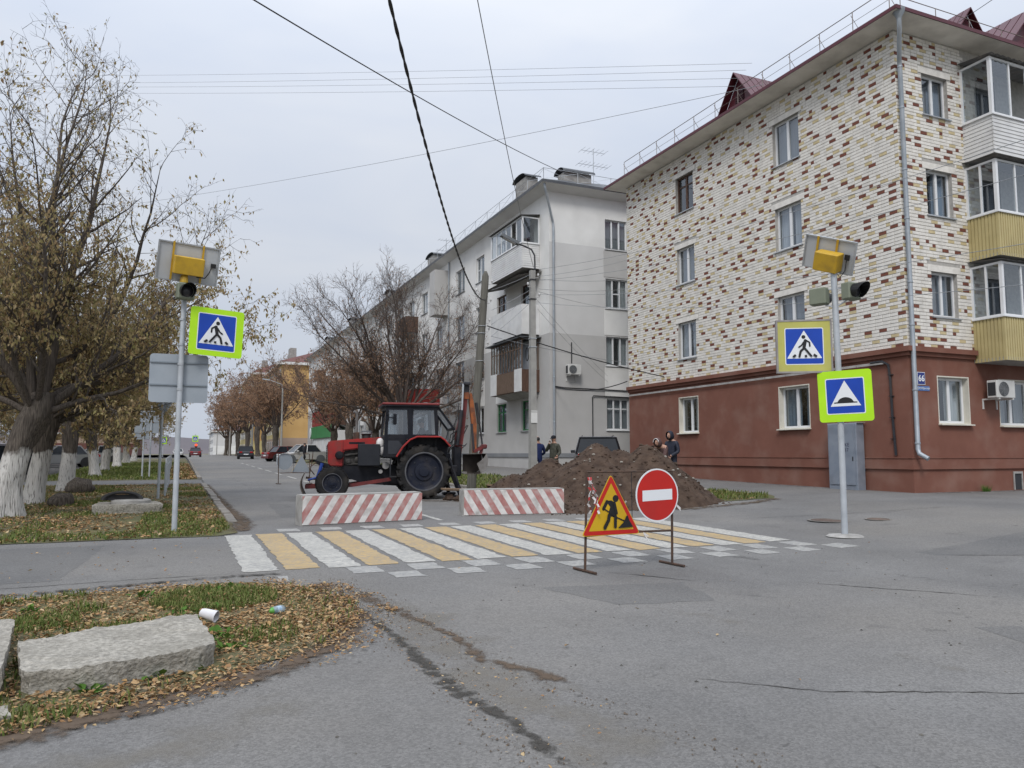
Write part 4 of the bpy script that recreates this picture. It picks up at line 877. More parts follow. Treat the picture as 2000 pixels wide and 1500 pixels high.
# ================================================================== FAR HOUSES
M_oran = pm('orange_plaster', (.55, .35, .14), (.50, .31, .12), .5, .9); M_yelp = pm('yellow_plaster', (.55, .46, .22), (.5, .42, .2), .5, .9)
M_beige = pm('beige_plaster', (.36, .27, .21), (.32, .24, .19), .5, .9); M_rroof = pm('red_brown_roof', (.14, .055, .045), (.11, .04, .035), 1, .7)
M_farglass = pm('far_glass', (.10, .115, .13), (.2, .22, .24), .4, .15, spec=.6)
def far_house(x0, x1, y0, y1, z1, mF, mS, mR, label, rh=3.2, base=None, rows=4, zg=.95, gable_x=False, win=True, chim=()):
    t = thing('apartment_building', (x0, y0, zg), label, 'building')
    zb = zg + 3.4
    MB().add([(x0,y0,zb),(x1,y0,zb),(x1,y0,z1),(x0,y0,z1)], [(0,1,2,3)]).build('wall', mF, t, world=True); MB().add([(x0,y0,zb),(x0,y1,zb),(x0,y1,z1),(x0,y0,z1)], [(0,1,2,3)]).build('wall', mS, t, world=True)
    q = MB(); q.quad((x1,y0,zb),(x1,y1,zb),(x1,y1,z1),(x1,y0,z1)); q.quad((x0,y1,zb),(x1,y1,zb),(x1,y1,z1),(x0,y1,z1)); q.build('wall', mS, t, world=True)
    q = MB(); q.box(x0-.04, x1, y0-.04, y1, zg-.4, zb); q.build('base_wall', base or mS, t, world=True)
    xm = (x0+x1)/2; ym = min(y0 + (x1-x0)*.5, (y0+y1)/2); o = .7; q = MB(); cs = [(x0-o, y0-o), (x1+o, y0-o), (x1+o, y1+o), (x0-o, y1+o)]
    q.add([(x, y, z1+.25) for x, y in cs] + [(xm, ym, z1+rh), (xm, y1-(ym-y0), z1+rh)], [(0,1,4),(1,2,5,4),(2,3,5),(3,0,4,5)]); r = q.build('roof', mR, t, world=True)
    q = MB(); q.box(x0-o, x1+o, y0-o, y1+o, z1-.25, z1+.22); q.build('cornice', M_white, t, world=True)
    for cx, cy in chim: q = MB(); q.cbox(cx-.6, cx+.6, cy-1.3, cy+1.3, z1, z1+rh+.6, .05); q.build('chimney', M_chim, r, world=True)
    if win:
        n = int((y1-y0)/3.2); st = (z1 - zb - .6)/(rows-1) if rows > 1 else 3
        src = None
        for j in range(rows):
            for i in range(n):
                y = y0 + 1.2 + i*3.2; z = (zg + 1.2) if j == 0 else zb + .8 + (j-1)*(z1-zb)/(rows-1)
                if src is None:
                    m_ = MB(); m_.box(-.05, .03, 0, 1.5, 0, 1.7); src = m_.build('window', M_pvc, t); s2 = MB().box(-.07, -.051, .1, .72, .1, 1.6).box(-.07, -.051, .8, 1.4, .1, 1.6).build('pane', M_farglass, src); o_ = src
                else: o_ = copy_tree(src, t)
                o_.location = (-.02, y - y0, z - zg)
    return t
far_house(16.2, 30, 144, 172, 17.9, M_oran, M_yelp, M_rroof, 'orange and yellow house with red brown roof beyond the grey house', base=M_beige, chim=((19, 152), (20, 162)), rows=5)
far_house(14.6, 29, 182, 222, 19.6, M_oran, M_yelp, M_rroof, 'second yellow house with white cornice, farther down the street', rh=4, chim=((18, 196),), rows=5)
far_house(10.5, 30, 300, 345, 9.6, M_g2, M_g1, M_maroon, 'distant pale house with maroon roof at the street end', rows=3)
far_house(-34, -22, 30, 105, 13.0, M_g2, M_g1, M_droof, 'pale house hidden behind the row of leafy trees on the left', zg=.3)
far_house(-40, -12, 240, 290, 7.0, M_beige, M_rroof, M_rroof, 'low brown building far off on the left of the street', rows=2, win=False)
# ================================================================== SIGNS, POLES, WIRES
M_lime = pm('fluorescent_lime', (.44, .78, .012), (.40, .72, .010), 3, .5); M_oldyel = pm('faded_lime', (.50, .48, .12), (.44, .42, .1), 3, .55, dirt=(.3, .28, .15), damt=.3)
M_sblue = pm('sign_blue', (.006, .05, .36), (.008, .06, .42), 3, .4); M_sblk = pm('sign_black', (.012, .012, .013), rough=.5); M_sred = pm('sign_red', (.52, .018, .012), (.46, .016, .012), 3, .4, dirt=(.3, .05, .04), damt=.3)
M_syel = pm('sign_yellow', (.60, .37, .012), (.54, .33, .012), 4, .45, dirt=(.35, .22, .05), damt=.4); M_back = pm('sign_back', (.30, .335, .37), (.35, .385, .42), 2, .5, metal=.25, dirt=(.22, .24, .26), damt=.35)
M_boxyel = pm('box_yellow', (.58, .36, .03), (.52, .32, .03), 3, .5, dirt=(.2, .13, .04), dscale=4, damt=.5); M_olive = pm('signal_olive', (.17, .19, .14), (.2, .22, .165), 3, .6)
def stroke(mb, pts, w, y=0.0, cap=True):
    """thick flat line in the local x-z plane at depth y"""
    for (a, b), (c, d) in zip(pts, pts[1:]):
        L = math.hypot(c-a, d-b) or 1; nx, nz = -(d-b)/L*w/2, (c-a)/L*w/2
        mb.poly([(a+nx, y, b+nz), (c+nx, y, d+nz), (c-nx, y, d-nz), (a-nx, y, b-nz)])
    for i, (a, b) in enumerate(pts):
        if cap or 0 < i < len(pts)-1: mb.poly([(a + w/2*math.cos(k*math.pi/5), y - .0006*(i+1), b + w/2*math.sin(k*math.pi/5)) for k in range(10)])
def rrect(w, h, r, n=4):
    o = []
    for cx, cz, a0 in ((w/2-r, h/2-r, 0), (-w/2+r, h/2-r, 90), (-w/2+r, -h/2+r, 180), (w/2-r, -h/2+r, 270)):
        o += [(cx + r*math.cos(R(a0+90*k/n)), cz + r*math.sin(R(a0+90*k/n))) for k in range(n+1)]
    return o
def rpoly(pts, r, n=4):
    """rounds the corners of a convex polygon"""
    o = []; m = len(pts)
    for i in range(m):
        p, a, b = Vector(pts[i]), Vector(pts[i-1]), Vector(pts[(i+1) % m]); u, v = (a-p).normalized(), (b-p).normalized(); A, B = p+u*r, p+v*r
        for k in range(n+1): t = k/n; q = A*(1-t)**2 + p*2*t*(1-t) + B*t**2; o.append((q.x, q.y))
    return o
def plate(name, pts, y, th, m, parent, T=None):
    b = MB(); b.T = T; b.prism([(a, y, c) for a, c in pts], (0, th, 0)); return b.build(name, m, parent)
def flat(name, pts, y, m, parent, T=None):
    b = MB(); b.T = T; b.poly([(a, y, c) for a, c in pts]); return b.build(name, m, parent)
def square_sign(root, T, W, H, rim, kind, mirror=1, frame_=False, inner=.72):
    """sign facing local -y, placed by matrix T; thing > sign > layers"""
    s = plate('sign_board', rrect(W, H, .05 if not frame_ else .01), -.012, .012, rim, root, T)
    b_ = plate('sign_back', rrect(W-.01, H-.01, .05 if not frame_ else .01), .0005, .006, M_back, s, T)
    w = W*inner; y = -.0135
    flat('white_edge', rrect(w, w, .03), y, M_signw, s, T); flat('blue_field', rrect(w-.03, w-.03, .022), y-.0015, M_sblue, s, T)
    k = w/2
    if kind == 'walker':
        flat('white_triangle', rpoly([(-.90*k, -.66*k), (.90*k, -.66*k), (0, .86*k)], .04*k), y-.003, M_signw, s, T)
        m_ = MB(); m_.T = T; yy = y - .0045; X = lambda pts: [(mirror*a*k, c*k) for a, c in pts]
        m_.poly([(mirror*.03*k + .105*k*math.cos(q*math.pi/6), yy, .50*k + .105*k*math.sin(q*math.pi/6)) for q in range(12)])
        stroke(m_, X([(-.06, .30), (.02, -.10)]), .17*k, yy); stroke(m_, X([(-.10, .31), (-.27, .20), (-.28, 0)]), .085*k, yy-.003); stroke(m_, X([(.03, .22), (.14, .05), (.28, -.05)]), .08*k, yy-.006)
        stroke(m_, X([(.03, -.10), (.2, -.28), (.27, -.56)]), .115*k, yy-.009); stroke(m_, X([(-.02, -.12), (-.14, -.28), (-.34, -.54)]), .105*k, yy-.012)
        for a, b, c, d in ((-.62, -.58, -.46, -.46), (-.07, -.6, -.05, -.48), (.46, -.47, .60, -.59)): stroke(m_, X([(a, b), (c, d)]), .12*k, yy-.015, False)
        m_.build('symbol', M_sblk, s)
    else:
        flat('white_triangle', [(-.78*k, -.56*k), (.78*k, -.56*k), (0, .86*k)], y-.003, M_signw, s, T)
        m_ = MB(); m_.T = T; yy = y - .0045; m_.poly([(-.60*k, yy, -.40*k), (-.60*k, yy, -.34*k), (-.42*k, yy, -.33*k)] + [(math.cos(R(150-q*12))*.40*k*1.0, yy, -.34*k + .27*k*max(0, math.sin(R(150-q*12)))**1.1 - .10*k*0) for q in range(11)] + [(.42*k, yy, -.33*k), (.60*k, yy, -.34*k), (.60*k, yy, -.40*k)]); m_.build('symbol', M_sblk, s)
    if frame_:
        m_ = MB(); m_.T = T
        for a, b, c, d in ((-W/2-.03, W/2+.03, H/2, H/2+.03), (-W/2-.03, W/2+.03, -H/2-.03, -H/2), (-W/2-.03, -W/2, -H/2, H/2), (W/2, W/2+.03, -H/2, H/2)): m_.box(a, b, -.02, .06, c, d)
        m_.build('sign_frame', pm('frame_steel', (.33, .31, .30), (.25, .23, .22), 6, .6, metal=.3), s)
    return s
def beacon(root, T, s=.27, lens=(.03, .03, .035)):
    m_ = MB(); m_.T = T; m_.cbox(-s/2, s/2, -.09, .09, -s/2, s/2, .02); b = m_.build('signal_head', M_olive, root)
    m_ = MB(); m_.T = T; n = 16; r = s*.42; vs = []
    for k in range(n+1):
        a = R(-55 + 290*k/n); L = .06 + .2*(.5 + .5*math.sin(a)); vs += [(r*math.cos(a), -.085, r*math.sin(a)), (r*math.cos(a)*1.04, -.085-L, r*math.sin(a)*1.04 - .02)]
    m_.add(vs, [(2*k, 2*k+2, 2*k+3, 2*k+1) for k in range(n)]); m_.build('visor', M_sblk, b, fix=False)
    m_ = MB(); m_.T = T; m_.lathe([(r*.95, -.088), (r*.8, -.11), (r*.4, -.125), (.01, -.13)], 16, 'y'); m_.build('lens', pm('dark_lens', (.035, .035, .04), rough=.25), b, smooth=True)
def solar(root, T, w, h, straps=True):
    """panel seen from behind: local x right, z up, front faces +y"""
    m_ = MB(); m_.T = T; m_.box(-w/2+.02, w/2-.02, 0, .012, -h/2+.02, h/2-.02); p = m_.build('solar_panel', pm('panel_back', (.52, .54, .56), (.46, .48, .5), 2, .6, dirt=(.3, .3, .3), damt=.25), root)
    m_ = MB(); m_.T = T; m_.quad((-w/2+.02, .0135, -h/2+.02), (w/2-.02, .0135, -h/2+.02), (w/2-.02, .0135, h/2-.02), (-w/2+.02, .0135, h/2-.02)); m_.build('cells', pm('solar_cells', (.01, .015, .05), rough=.2), p)
    m_ = MB(); m_.T = T
    for a, b, c, d in ((-w/2, w/2, h/2-.025, h/2), (-w/2, w/2, -h/2, -h/2+.025), (-w/2, -w/2+.025, -h/2+.025, h/2-.025), (w/2-.025, w/2, -h/2+.025, h/2-.025)): m_.box(a, b, -.02, .02, c, d)
    m_.build('panel_frame', M_galv, p)
    return p
ROT = lambda a, ax: Matrix.Rotation(R(a), 4, ax); TR = lambda *v: Matrix.Translation(v)
# ---- left crossing signal
gx, gy = -.07, 14.77; gz = G(gx, gy)
L_ = thing('crossing_signal', (gx, gy, gz), 'left crossing sign post with solar panel, one beacon and lime bordered pedestrian sign', 'sign post')
MB().tube([(0, 0, -.1), (.0, .0, 2.2), (.02, 0, 4.4)], .046, 12).build('pole', M_polegrey, L_, smooth=True)
square_sign(L_, TR(.575, -.06, 3.54) @ ROT(12, 'Z') @ ROT(2.2, 'Y'), .93, .86, M_lime, 'walker', 1)
sb = plate('sign_board', rrect(.96, .86, .06), -.006, .012, M_back, L_, TR(-.02, .075, 2.70))
for z in (2.98, 2.58): b = MB(); b.box(-.49, .45, .045, .068, z-.012, z+.012); b.build('rail', pm('rail_grey', (.2, .23, .26), rough=.5), sb)
flat('lime_face', rrect(.95, .85, .06), .0065, M_lime, sb, TR(-.02, .078, 2.70))
for z in (3.75, 3.3, 2.95, 2.5): b = MB(); b.lathe([(.055, z-.02), (.055, z+.02)], 10); b.build('clamp', M_galv, L_)
beacon(L_, TR(.03, -.15, 4.23) @ ROT(14, 'Z'), .29)
P_ = TR(.06, .1, 4.80) @ ROT(9, 'Z') @ ROT(2, 'Y') @ ROT(16, 'X'); solar(L_, P_, 1.05, .70)
b = MB(); b.T = P_; b.cbox(-.26, .24, -.26, -.03, -.20, .12, .012); cb = b.build('control_box', M_boxyel, L_)
for x in (-.27, .23): b = MB(); b.T = P_; b.box(x-.018, x+.018, -.028, -.021, -.33, .36); b.build('strap', M_boxyel, cb)
b = MB(); b.T = P_; b.tube([(.40, -.04, .0), (.36, -.06, -.12), (.30, -.07, -.22), (.15, -.1, -.22)], .010, 5); b.box(.38, .47, -.05, -.02, -.02, .06); b.build('cable', M_wire, cb)
b = MB(); b.lathe([(.05, 4.38), (.07, 4.42), (.07, 4.5), (.05, 4.55)], 12); b.tube([(.02, 0, 4.5), (.05, .03, 4.72)], .04, 8); b.build('pole_cap', M_boxyel, L_)
# ---- right crossing signal (turned towards the viewer's street corner)
gx, gy = 10.16, 9.69; gz = G(gx, gy)
R_ = thing('crossing_signal', (gx, gy, gz), 'right crossing sign post with two beacons, framed pedestrian sign and speed hump sign', 'sign post', rz=R(-40))
MB().tube([(0, 0, -.1), (0, 0, 2.3), (-.02, 0, 4.55)], .05, 12).build('pole', M_polegrey, R_, smooth=True)
MB().lathe([(.30, .004), (.26, .03), (.06, .045), (.05, .03)], 14).build('footing', M_conc, R_)
square_sign(R_, TR(-.535, -.02, 3.20) @ ROT(8, 'Z'), .86, .86, M_oldyel, 'walker', -1, True, .74)
square_sign(R_, TR(.08, -.075, 2.33) @ ROT(-14, 'Z') @ ROT(-1.5, 'Y'), .84, .86, M_lime, 'hump')
beacon(R_, TR(-.26, .02, 4.05) @ ROT(150, 'Z'), .29); beacon(R_, TR(.235, -.05, 4.10) @ ROT(42, 'Z'), .29)
b = MB(); b.tube([(-.2, 0, 4.16), (.2, 0, 4.18)], .014, 6); b.tube([(0, 0, 3.86), (.2, -.03, 3.98)], .014, 6); b.tube([(0, 0, 3.84), (-.2, .02, 3.92)], .014, 6); b.build('bracket', M_galv, R_)
P_ = TR(-.07, .10, 4.80) @ ROT(-28, 'Z') @ ROT(21, 'Y') @ ROT(22, 'X'); solar(R_, P_, .92, .58)
b = MB(); b.T = P_; b.cbox(-.14, .28, -.26, -.03, -.24, .08, .012); cb = b.build('control_box', M_boxyel, R_)
for x in (-.22, .13): b = MB(); b.T = P_; b.box(x-.02, x+.02, -.028, -.021, -.29, .29); b.build('strap', M_boxyel, cb)
b = MB(); b.T = P_; b.tube([(.34, -.04, .0), (.36, -.08, -.2), (.3, -.1, -.33), (.24, -.1, -.27)], .008, 5); b.box(.3, .38, -.05, -.02, -.03, .06); b.build('cable', M_wire, cb)
b = MB(); b.lathe([(.055, 4.48), (.075, 4.52), (.06, 4.6)], 12); b.build('pole_cap', M_boxyel, R_)
# ---- signs seen from behind on the left verge
t = thing('give_way_sign', (-.57, 24.1, G(-.57, 24.1)), 'grey back of a downward pointing triangular sign behind the left crossing post', 'sign')
MB().tube([(0, 0, -.1), (.03, 0, 3.1)], .038, 8).build('post', M_polegrey, t); s = plate('sign_board', rpoly([(-.56, .0), (.56, 0), (0, -.95)], .08), -.006, .012, M_back, t, TR(.06, .06, 3.32))
b = MB(); b.box(-.26, .32, .02, .05, 3.0, 3.03); b.build('rail', M_galv, t); flat('white_face', rpoly([(-.5, -.04), (.5, -.04), (0, -.88)], .08), .0075, M_signw, s, TR(.06, .06, 3.32))
for (x, y, z0, w, h, lab, rd) in ((-1.35, 39.8, 2.45, .82, 1.05, 'grey back of a tall rectangular sign far along the left verge', 0), (-1.62, 39.0, 2.15, .62, .62, 'small grey sign back low beside the tall rectangular sign', 0)):
    t = thing('road_sign', (x, y, G(x, y)), lab, 'sign'); MB().tube([(0, 0, -.1), (0, 0, z0+h*.9)], .036, 7).build('post', M_polegrey, t); s = plate('sign_board', rrect(w, h, .06), -.006, .012, M_back, t, TR(-.08, .05, z0+h/2-G(x, y)))
    b = MB(); b.box(-w/2-.08, w/2-.08, .022, .04, z0+h*.5-G(x, y)-.012, z0+h*.5-G(x, y)+.012); b.build('rail', M_galv, s)
for (x, y, lab) in ((-2.6, 128, 'tiny lime bordered pedestrian sign far off left of the road'), (2.2, 150, 'tiny lime bordered pedestrian sign above a red light far down the road')):
    t = thing('crossing_sign', (x, y, .99), lab, 'sign'); MB().tube([(0, 0, -.1), (0, 0, 4.0)], .06, 6).build('post', M_polegrey, t); square_sign(t, TR(0, -.1, 3.2 if x > 0 else 2.5), 1.0, 1.1, M_lime, 'walker')
t = thing('traffic_light', (2.35, 149.5, .99), 'distant traffic light showing red below the far pedestrian sign', 'traffic light')
MB().tube([(0, 0, -.1), (0, 0, 2.2)], .06, 6).build('post', M_polegrey, t); MB().cbox(-.2, .2, -.15, .15, 1.2, 2.3, .03).build('housing', M_sblk, t)
em = bpy.data.materials.new('red_lamp'); em.use_nodes = True; em.node_tree.nodes['Principled BSDF'].inputs['Emission Color'].default_value = (1, .06, .02, 1); em.node_tree.nodes['Principled BSDF'].inputs['Emission Strength'].default_value = 2.5; em.node_tree.nodes['Principled BSDF'].inputs['Base Color'].default_value = (.6, .02, .01, 1)
MB().lathe([(.19, -.17), (.15, -.22), (.01, -.24)], 14, 'y', (0, 0, 2.05)).build('red_lamp', em, t)
# ---- road works stands
M_tape1 = pm('tape_white', (.68, .66, .65), rough=.5); M_tape2 = pm('tape_red', (.45, .05, .05), rough=.5)
def stand(loc, rz, label, tape=True, group=None):
    t = thing('sign_stand', loc, label, 'sign stand', rz); W = 1.32
    for x in (0, W):
        b = MB(); b.tube([(x, 0, .02), (x + (.035 if x == 0 else .02), 0, 1.2)], .016, 7); b.build('upright', M_rust, t)
        b = MB(); b.tube([(x, -.24, .02), (x, .26, .02)], .016, 7); b.build('foot', M_rust, t)
    b = MB(); b.tube([(.01, 0, .43), (.66, .004, .45), (W+.01, 0, .44)], .014, 7); b.build('lower_bar', M_rust, t)
    b = MB(); b.tube([(.035, 0, 1.2), (W+.02, 0, 1.2)], .012, 7); b.build('upper_bar', M_rust, t)
    b = MB(); b.tube([(.7, 0, 1.2), (.70, -.005, .45)], .005, 5); b.build('tie_wire', M_wire, t)
    return t
def works_sign(st, label, grp=None):
    """triangular warning sign tied to the stand"""
    T0 = chain(st) @ TR(.36, -.035, .43); o = thing('road_works_sign', T0.to_translation(), label, 'sign', st.rotation_euler.z, grp); S = .86
    n = lambda pts: [(a*S, c*S) for a, c in pts]
    p = plate('sign_board', rpoly(n([(-.5, 0), (.5, 0), (0, .866)]), .06*S), -.006, .008, M_syel, o); plate('sign_back', rpoly(n([(-.49, .006), (.49, .006), (0, .855)]), .06*S), .0025, .004, M_back, p)
    flat('red_border', rpoly(n([(-.485, .009), (.485, .009), (0, .85)]), .055*S), -.0075, M_sred, p); flat('yellow_field', rpoly(n([(-.385, .068), (.385, .068), (0, .735)]), .01*S), -.009, M_syel, p)
    m_ = MB(); y = -.0105; X = n
    m_.poly([(.075*S + .052*S*math.cos(k*math.pi/6), y, .515*S + .052*S*math.sin(k*math.pi/6)) for k in range(12)])
    m_.poly([(a, y-.0005, c) for a, c in n([(-.10, .49), (.0, .49), (.06, .46), (.09, .30), (.08, .245), (-.05, .27), (-.045, .33), (-.02, .40)])])
    for pts, w, k in (([(-.075, .475), (-.135, .375)], .05, 1), ([(.05, .45), (.085, .31)], .045, 2), ([(-.13, .378), (.08, .25), (.24, .185)], .018, 3), ([(-.045, .28), (-.055, .215), (-.12, .11)], .055, 4), ([(.063, .26), (.058, .12)], .05, 5)): stroke(m_, X(pts), w*S, y - .002*k)
    m_.poly([(a, y-.012, c) for a, c in n([(.10, .095), (.20, .175), (.25, .265), (.275, .27), (.30, .20), (.365, .105)])]); m_.build('symbol', M_sblk, p)
def entry_sign(st, label, grp=None):
    T0 = chain(st) @ TR(1.07, -.035, .90); o = thing('no_entry_sign', T0.to_translation(), label, 'sign', st.rotation_euler.z, grp); r = .335; ring = lambda r: [(r*math.cos(k*math.pi/24), r*math.sin(k*math.pi/24)) for k in range(48)]
    p = plate('sign_board', ring(r), -.006, .008, M_signw, o); plate('sign_back', ring(r-.006), .0025, .004, M_back, p); flat('red_disc', ring(r-.018), -.0075, M_sred, p); flat('white_bar', [(-.235, -.075), (.235, -.06), (.235, .075), (-.235, .06)], -.009, M_signw, p)
ST1 = stand((4.52, 8.31, G(4.52, 8.31)), math.atan2(.09, 1.31), 'rusty steel stand with two signs in front of the crosswalk'); works_sign(ST1, 'yellow triangular men at work sign with red border tied to the front stand'); entry_sign(ST1, 'round red no entry sign with white bar tied to the front stand')
ST2 = stand((4.85, 32.3, G(4.2, 32)), math.atan2(-.35, -1.25), 'second sign stand seen from behind across the far lane'); works_sign(ST2, 'grey back of a triangular sign beside the tractor blade'); entry_sign(ST2, 'grey round sign back on the far stand, left of the grey triangle')
tr_ = random.Random(3); T = chain(ST1)
o = thing('barrier_tape', T @ Vector((.04, -.02, 1.0)), 'crumpled red and white barrier tape hanging beside the triangular sign', 'tape')
for q in range(4):
    pts = [Vector((.04 + tr_.uniform(-.03, .03), -.05, 1.14))]
    for k in range(11): pts.append(pts[-1] + Vector((tr_.uniform(-.03, .04), tr_.uniform(-.015, .015), -.04)))
    m_ = MB(); m_.m = q % 2
    for k, (a, b) in enumerate(zip(pts, pts[1:])):
        w = Vector((.013*math.cos(k*1.9+q), .013*math.sin(k*1.9+q), .006*math.sin(k*2.3))); m_.m = 1 if (k + q) % 3 == 0 else 0; m_.quad(T @ (a-w), T @ (a+w), T @ (b+w), T @ (b-w))
    m_.build('strip', [M_tape1, M_tape2], o, world=True)
o = thing('rag', T @ Vector((1.36, -.02, 1.05)), 'white rag knotted at the right upright of the front stand', 'rag')
for base, n_ in (((1.35, -.02, 1.04), 4), ((1.37, -.02, .78), 3), ((.86, -.02, .43), 5)):
    for q in range(n_):
        a = Vector(base); m_ = MB(); d = Vector((tr_.uniform(.03, .09), tr_.uniform(-.03, .03), tr_.uniform(-.12, -.01))); w = Vector((0, 0, .012 if base[2] < 1 else .02))
        m_.quad(T @ (a-w), T @ (a+w), T @ (a+d+w*.6), T @ (a+d-w*.6)); m_.build('strip', M_tape1, o, world=True)
# ---- poles
M_pole = pm('pole_concrete', (.34, .335, .315), (.28, .275, .26), 4, .9, bump=.2, bscale=30); M_wood = pm('pole_wood', (.155, .15, .13), (.105, .10, .085), 4, .9, bump=.4, bscale=14, stretch=(7, 7, .5))
M_porc = pm('porcelain', (.5, .5, .5), rough=.25)
cx, cy = 11.2, 24.3; gz = G(cx, cy)
t = thing('street_lamp', (cx, cy, gz), 'tapered concrete lamp pole with bent black arm in front of the grey house', 'street lamp')
b = MB(); n = 4; w0, w1, H = .125, .085, 7.65; vs = [(sx*w, sy*w*.9, z) for w, z in ((w0, -.3), (w1, H)) for sx, sy in ((-1,-1),(1,-1),(1,1),(-1,1))]; b.add(vs, [(0,1,5,4),(1,2,6,5),(2,3,7,6),(3,0,4,7),(4,5,6,7)]); b.build('pole', M_pole, t)
b = MB(); b.tube([(.09, -.02, 6.9), (.09, -.02, 7.9), (.08, -.02, 8.2), (-.02, .03, 8.42), (-.25, .08, 8.52), (-.55, .13, 8.62)], .03, 8); b.build('arm', M_blackmetal, t, smooth=True)
b = MB(); b.beam((-.48, .12, 8.60), (-1.12, .22, 8.88), .22, .10); lh = b.build('lamp_head', pm('lamp_grey', (.13, .14, .15), rough=.5), t)
b = MB(); b.beam((-.60, .14, 8.585), (-1.05, .21, 8.785), .16, .03); b.build('lamp_glass', pm('lamp_lens', (.5, .5, .5), rough=.3), lh)
for z in (7.3, 6.6, 5.2, 4.9): b = MB(); b.box(-.115, .115, -.105, .105, z, z+.035); b.build('band', M_galv if z < 6 else M_blackmetal, t)
b = MB(); b.box(-.12, .12, -.128, -.115, 2.25, 2.62); b.box(-.12, .12, -.131, -.117, 2.64, 2.68); b.build('paper_notice', M_white, t)
for k, (x, z) in enumerate(((.2, 7.45), (.24, 6.75), (-.2, 7.1))): b = MB(); b.tube([(0, -.05, z-.05), (x, -.06, z-.06), (x, -.06, z+.03)], .012, 5); b.lathe([(.03, z), (.045, z+.05), (.025, z+.1)], 8, c=(x, -.06, 0)); b.build('insulator', M_porc, t)
wx, wy = 8.95, 24.4; gz = G(wx, wy)
t = thing('utility_pole', (wx, wy, gz), 'leaning weathered wooden pole with hook insulators behind the backhoe', 'utility pole')
b = MB(); b.tube([(0, 0, -.3), (.17, -.05, 3.0), (.42, -.15, 6.9), (.445, -.16, 7.35), (.45, -.16, 7.52)], [.16, .145, .125, .12, .05], 12); b.build('pole', M_wood, t, smooth=True)
for z in (4.4, 5.35, 5.6): f_ = .06*z; b = MB(); b.lathe([(.15, z), (.15, z+.02)], 10, c=(f_, -.022*z, 0)); b.build('band', M_galv, t)
for k, (s, z) in enumerate(((1, 7.1), (-1, 6.75), (1, 6.45), (-1, 6.05), (1, 5.75), (1, 5.45), (1, 4.95))):
    f_ = .06*z; b = MB(); b.tube([(f_, -.02*z, z), (f_+s*.22, -.02*z, z-.03), (f_+s*.27, -.02*z, z+.02), (f_+s*.27, -.02*z, z+.08)], .011, 5); b.lathe([(.025, z+.05), (.04, z+.1), (.02, z+.15)], 8, c=(f_+s*.27, -.02*z, 0)); b.build('insulator', M_porc, t)
far_poles = ((12.9, 58, 8.5, 'grey concrete lamp pole beside the green shop board'), (11.2, 98, 8.5, 'slim lamp pole among the far autumn trees'), (10.2, 128, 9, 'lamp pole farther along past the dark parked car'), (9.4, 175, 10, 'lamp pole with long arm rising over the far treetops'), (9.2, 235, 10, 'small lamp pole near the end of the street'), (9.0, 290, 10, 'smallest lamp pole at the end of the street'))
for x, y, h, lab in far_poles:
    z = G(x, y); t = thing('street_lamp', (x, y, z), lab, 'street lamp'); MB().tube([(0, 0, -.2), (0, 0, h)], [.14, .09], 8).build('pole', M_pole, t); MB().tube([(0, 0, h-.3), (-.1, 0, h+.5), (-1.6, 0, h+1.0)], .045, 6).build('arm', M_galv, t); MB().beam((-1.5, 0, h+.98), (-2.4, 0, h+1.1), .28, .14).build('lamp_head', M_galv, t)
# ---- wires
def wire(P0, P1, sag, r, label, group=None, m=None, twist=False, n=28, ext=0.0):
    P0, P1 = Vector(P0), Vector(P1)
    if ext: P1 = P0 + (P1-P0)*(1+ext)
    pts = [P0.lerp(P1, k/n) - Vector((0, 0, 4*sag*(k/n)*(1-k/n))) for k in range(n+1)]
    q = MB()
    if twist:
        N = 160; base = [P0.lerp(P1, k/N) - Vector((0, 0, 4*sag*(k/N)*(1-k/N))) for k in range(N+1)]
        for s in (0, math.pi): q.tube([p + Vector((math.cos(k*1.3+s)*r*.8, 0, math.sin(k*1.3+s)*r*.8)) for k, p in enumerate(base)], r, 5)
        mid = base[N//2]
    else: q.tube(pts, r, 4); mid = pts[n//2]
    o = q.build('overhead_wire', m or M_wire); tag(o, label, 'wire', group); return o
wire((9.38, 24.2, 6.75), (2.25, 8.34, 6.79), 1.25, .0125, 'thick twisted black cable from the wooden pole up and out of the picture', twist=True, ext=.3)
wire((17.9, 34.4, 15.9), (1.34, 13.91, 9.74), .35, .016, 'black wire from the grey house roof up to the top left', ext=.4)
wire((11.2, 24.2, 8.05), (4.73, 12.46, 9.74), .45, .009, 'thin grey wire from the lamp pole straight up to the top edge', ext=.4, m=M_wiregrey)
for k, (z0, z1) in enumerate(((14.6, 21.4), (14.5, 21.0), (14.35, 20.75), (14.2, 20.4))): wire((17.2, 19.6 + .3*k, z0), (-.08, 41.8, z1), .25, .006, ('topmost', 'second', 'third', 'lowest')[k] + ' of four thin parallel wires crossing the sky above the grey house', 'parallel wires across the sky', M_wiregrey, ext=1.2)
wire((17.4, 19.3, 13.75), (2.18, 46.6, 18.0), 1.2, .009, 'single sagging wire from the corner house eave to the left trees', m=M_wiregrey, ext=1.9)
wire((9.45, 24.2, 5.85), (16.3, 26.1, 4.95), .12, .02, 'thick black service cable from wooden pole past lamp pole to corner house', ext=.33)
wire((16.62, 33.5, 4.75), (18.2, 29.38, 4.72), .28, .022, 'slack black cable looping between the grey house and the corner house')
wire((9.6, 24.2, 5.5), (16.4, 26.3, 5.2), .12, .008, 'thin wire just above the thick service cable', m=M_wiregrey, ext=.3)
for k, (z0, z1) in enumerate(((7.1, 7.9), (6.4, 7.35), (5.9, 7.2), (5.5, 6.9))): wire((9.6, 24.2, z0), (11.1, 24.25, z1 - .1), .03, .007, ('topmost', 'second', 'third', 'lowest')[k] + ' short thin wire joining wooden pole and lamp pole', 'short wires between the two poles', M_wiregrey)
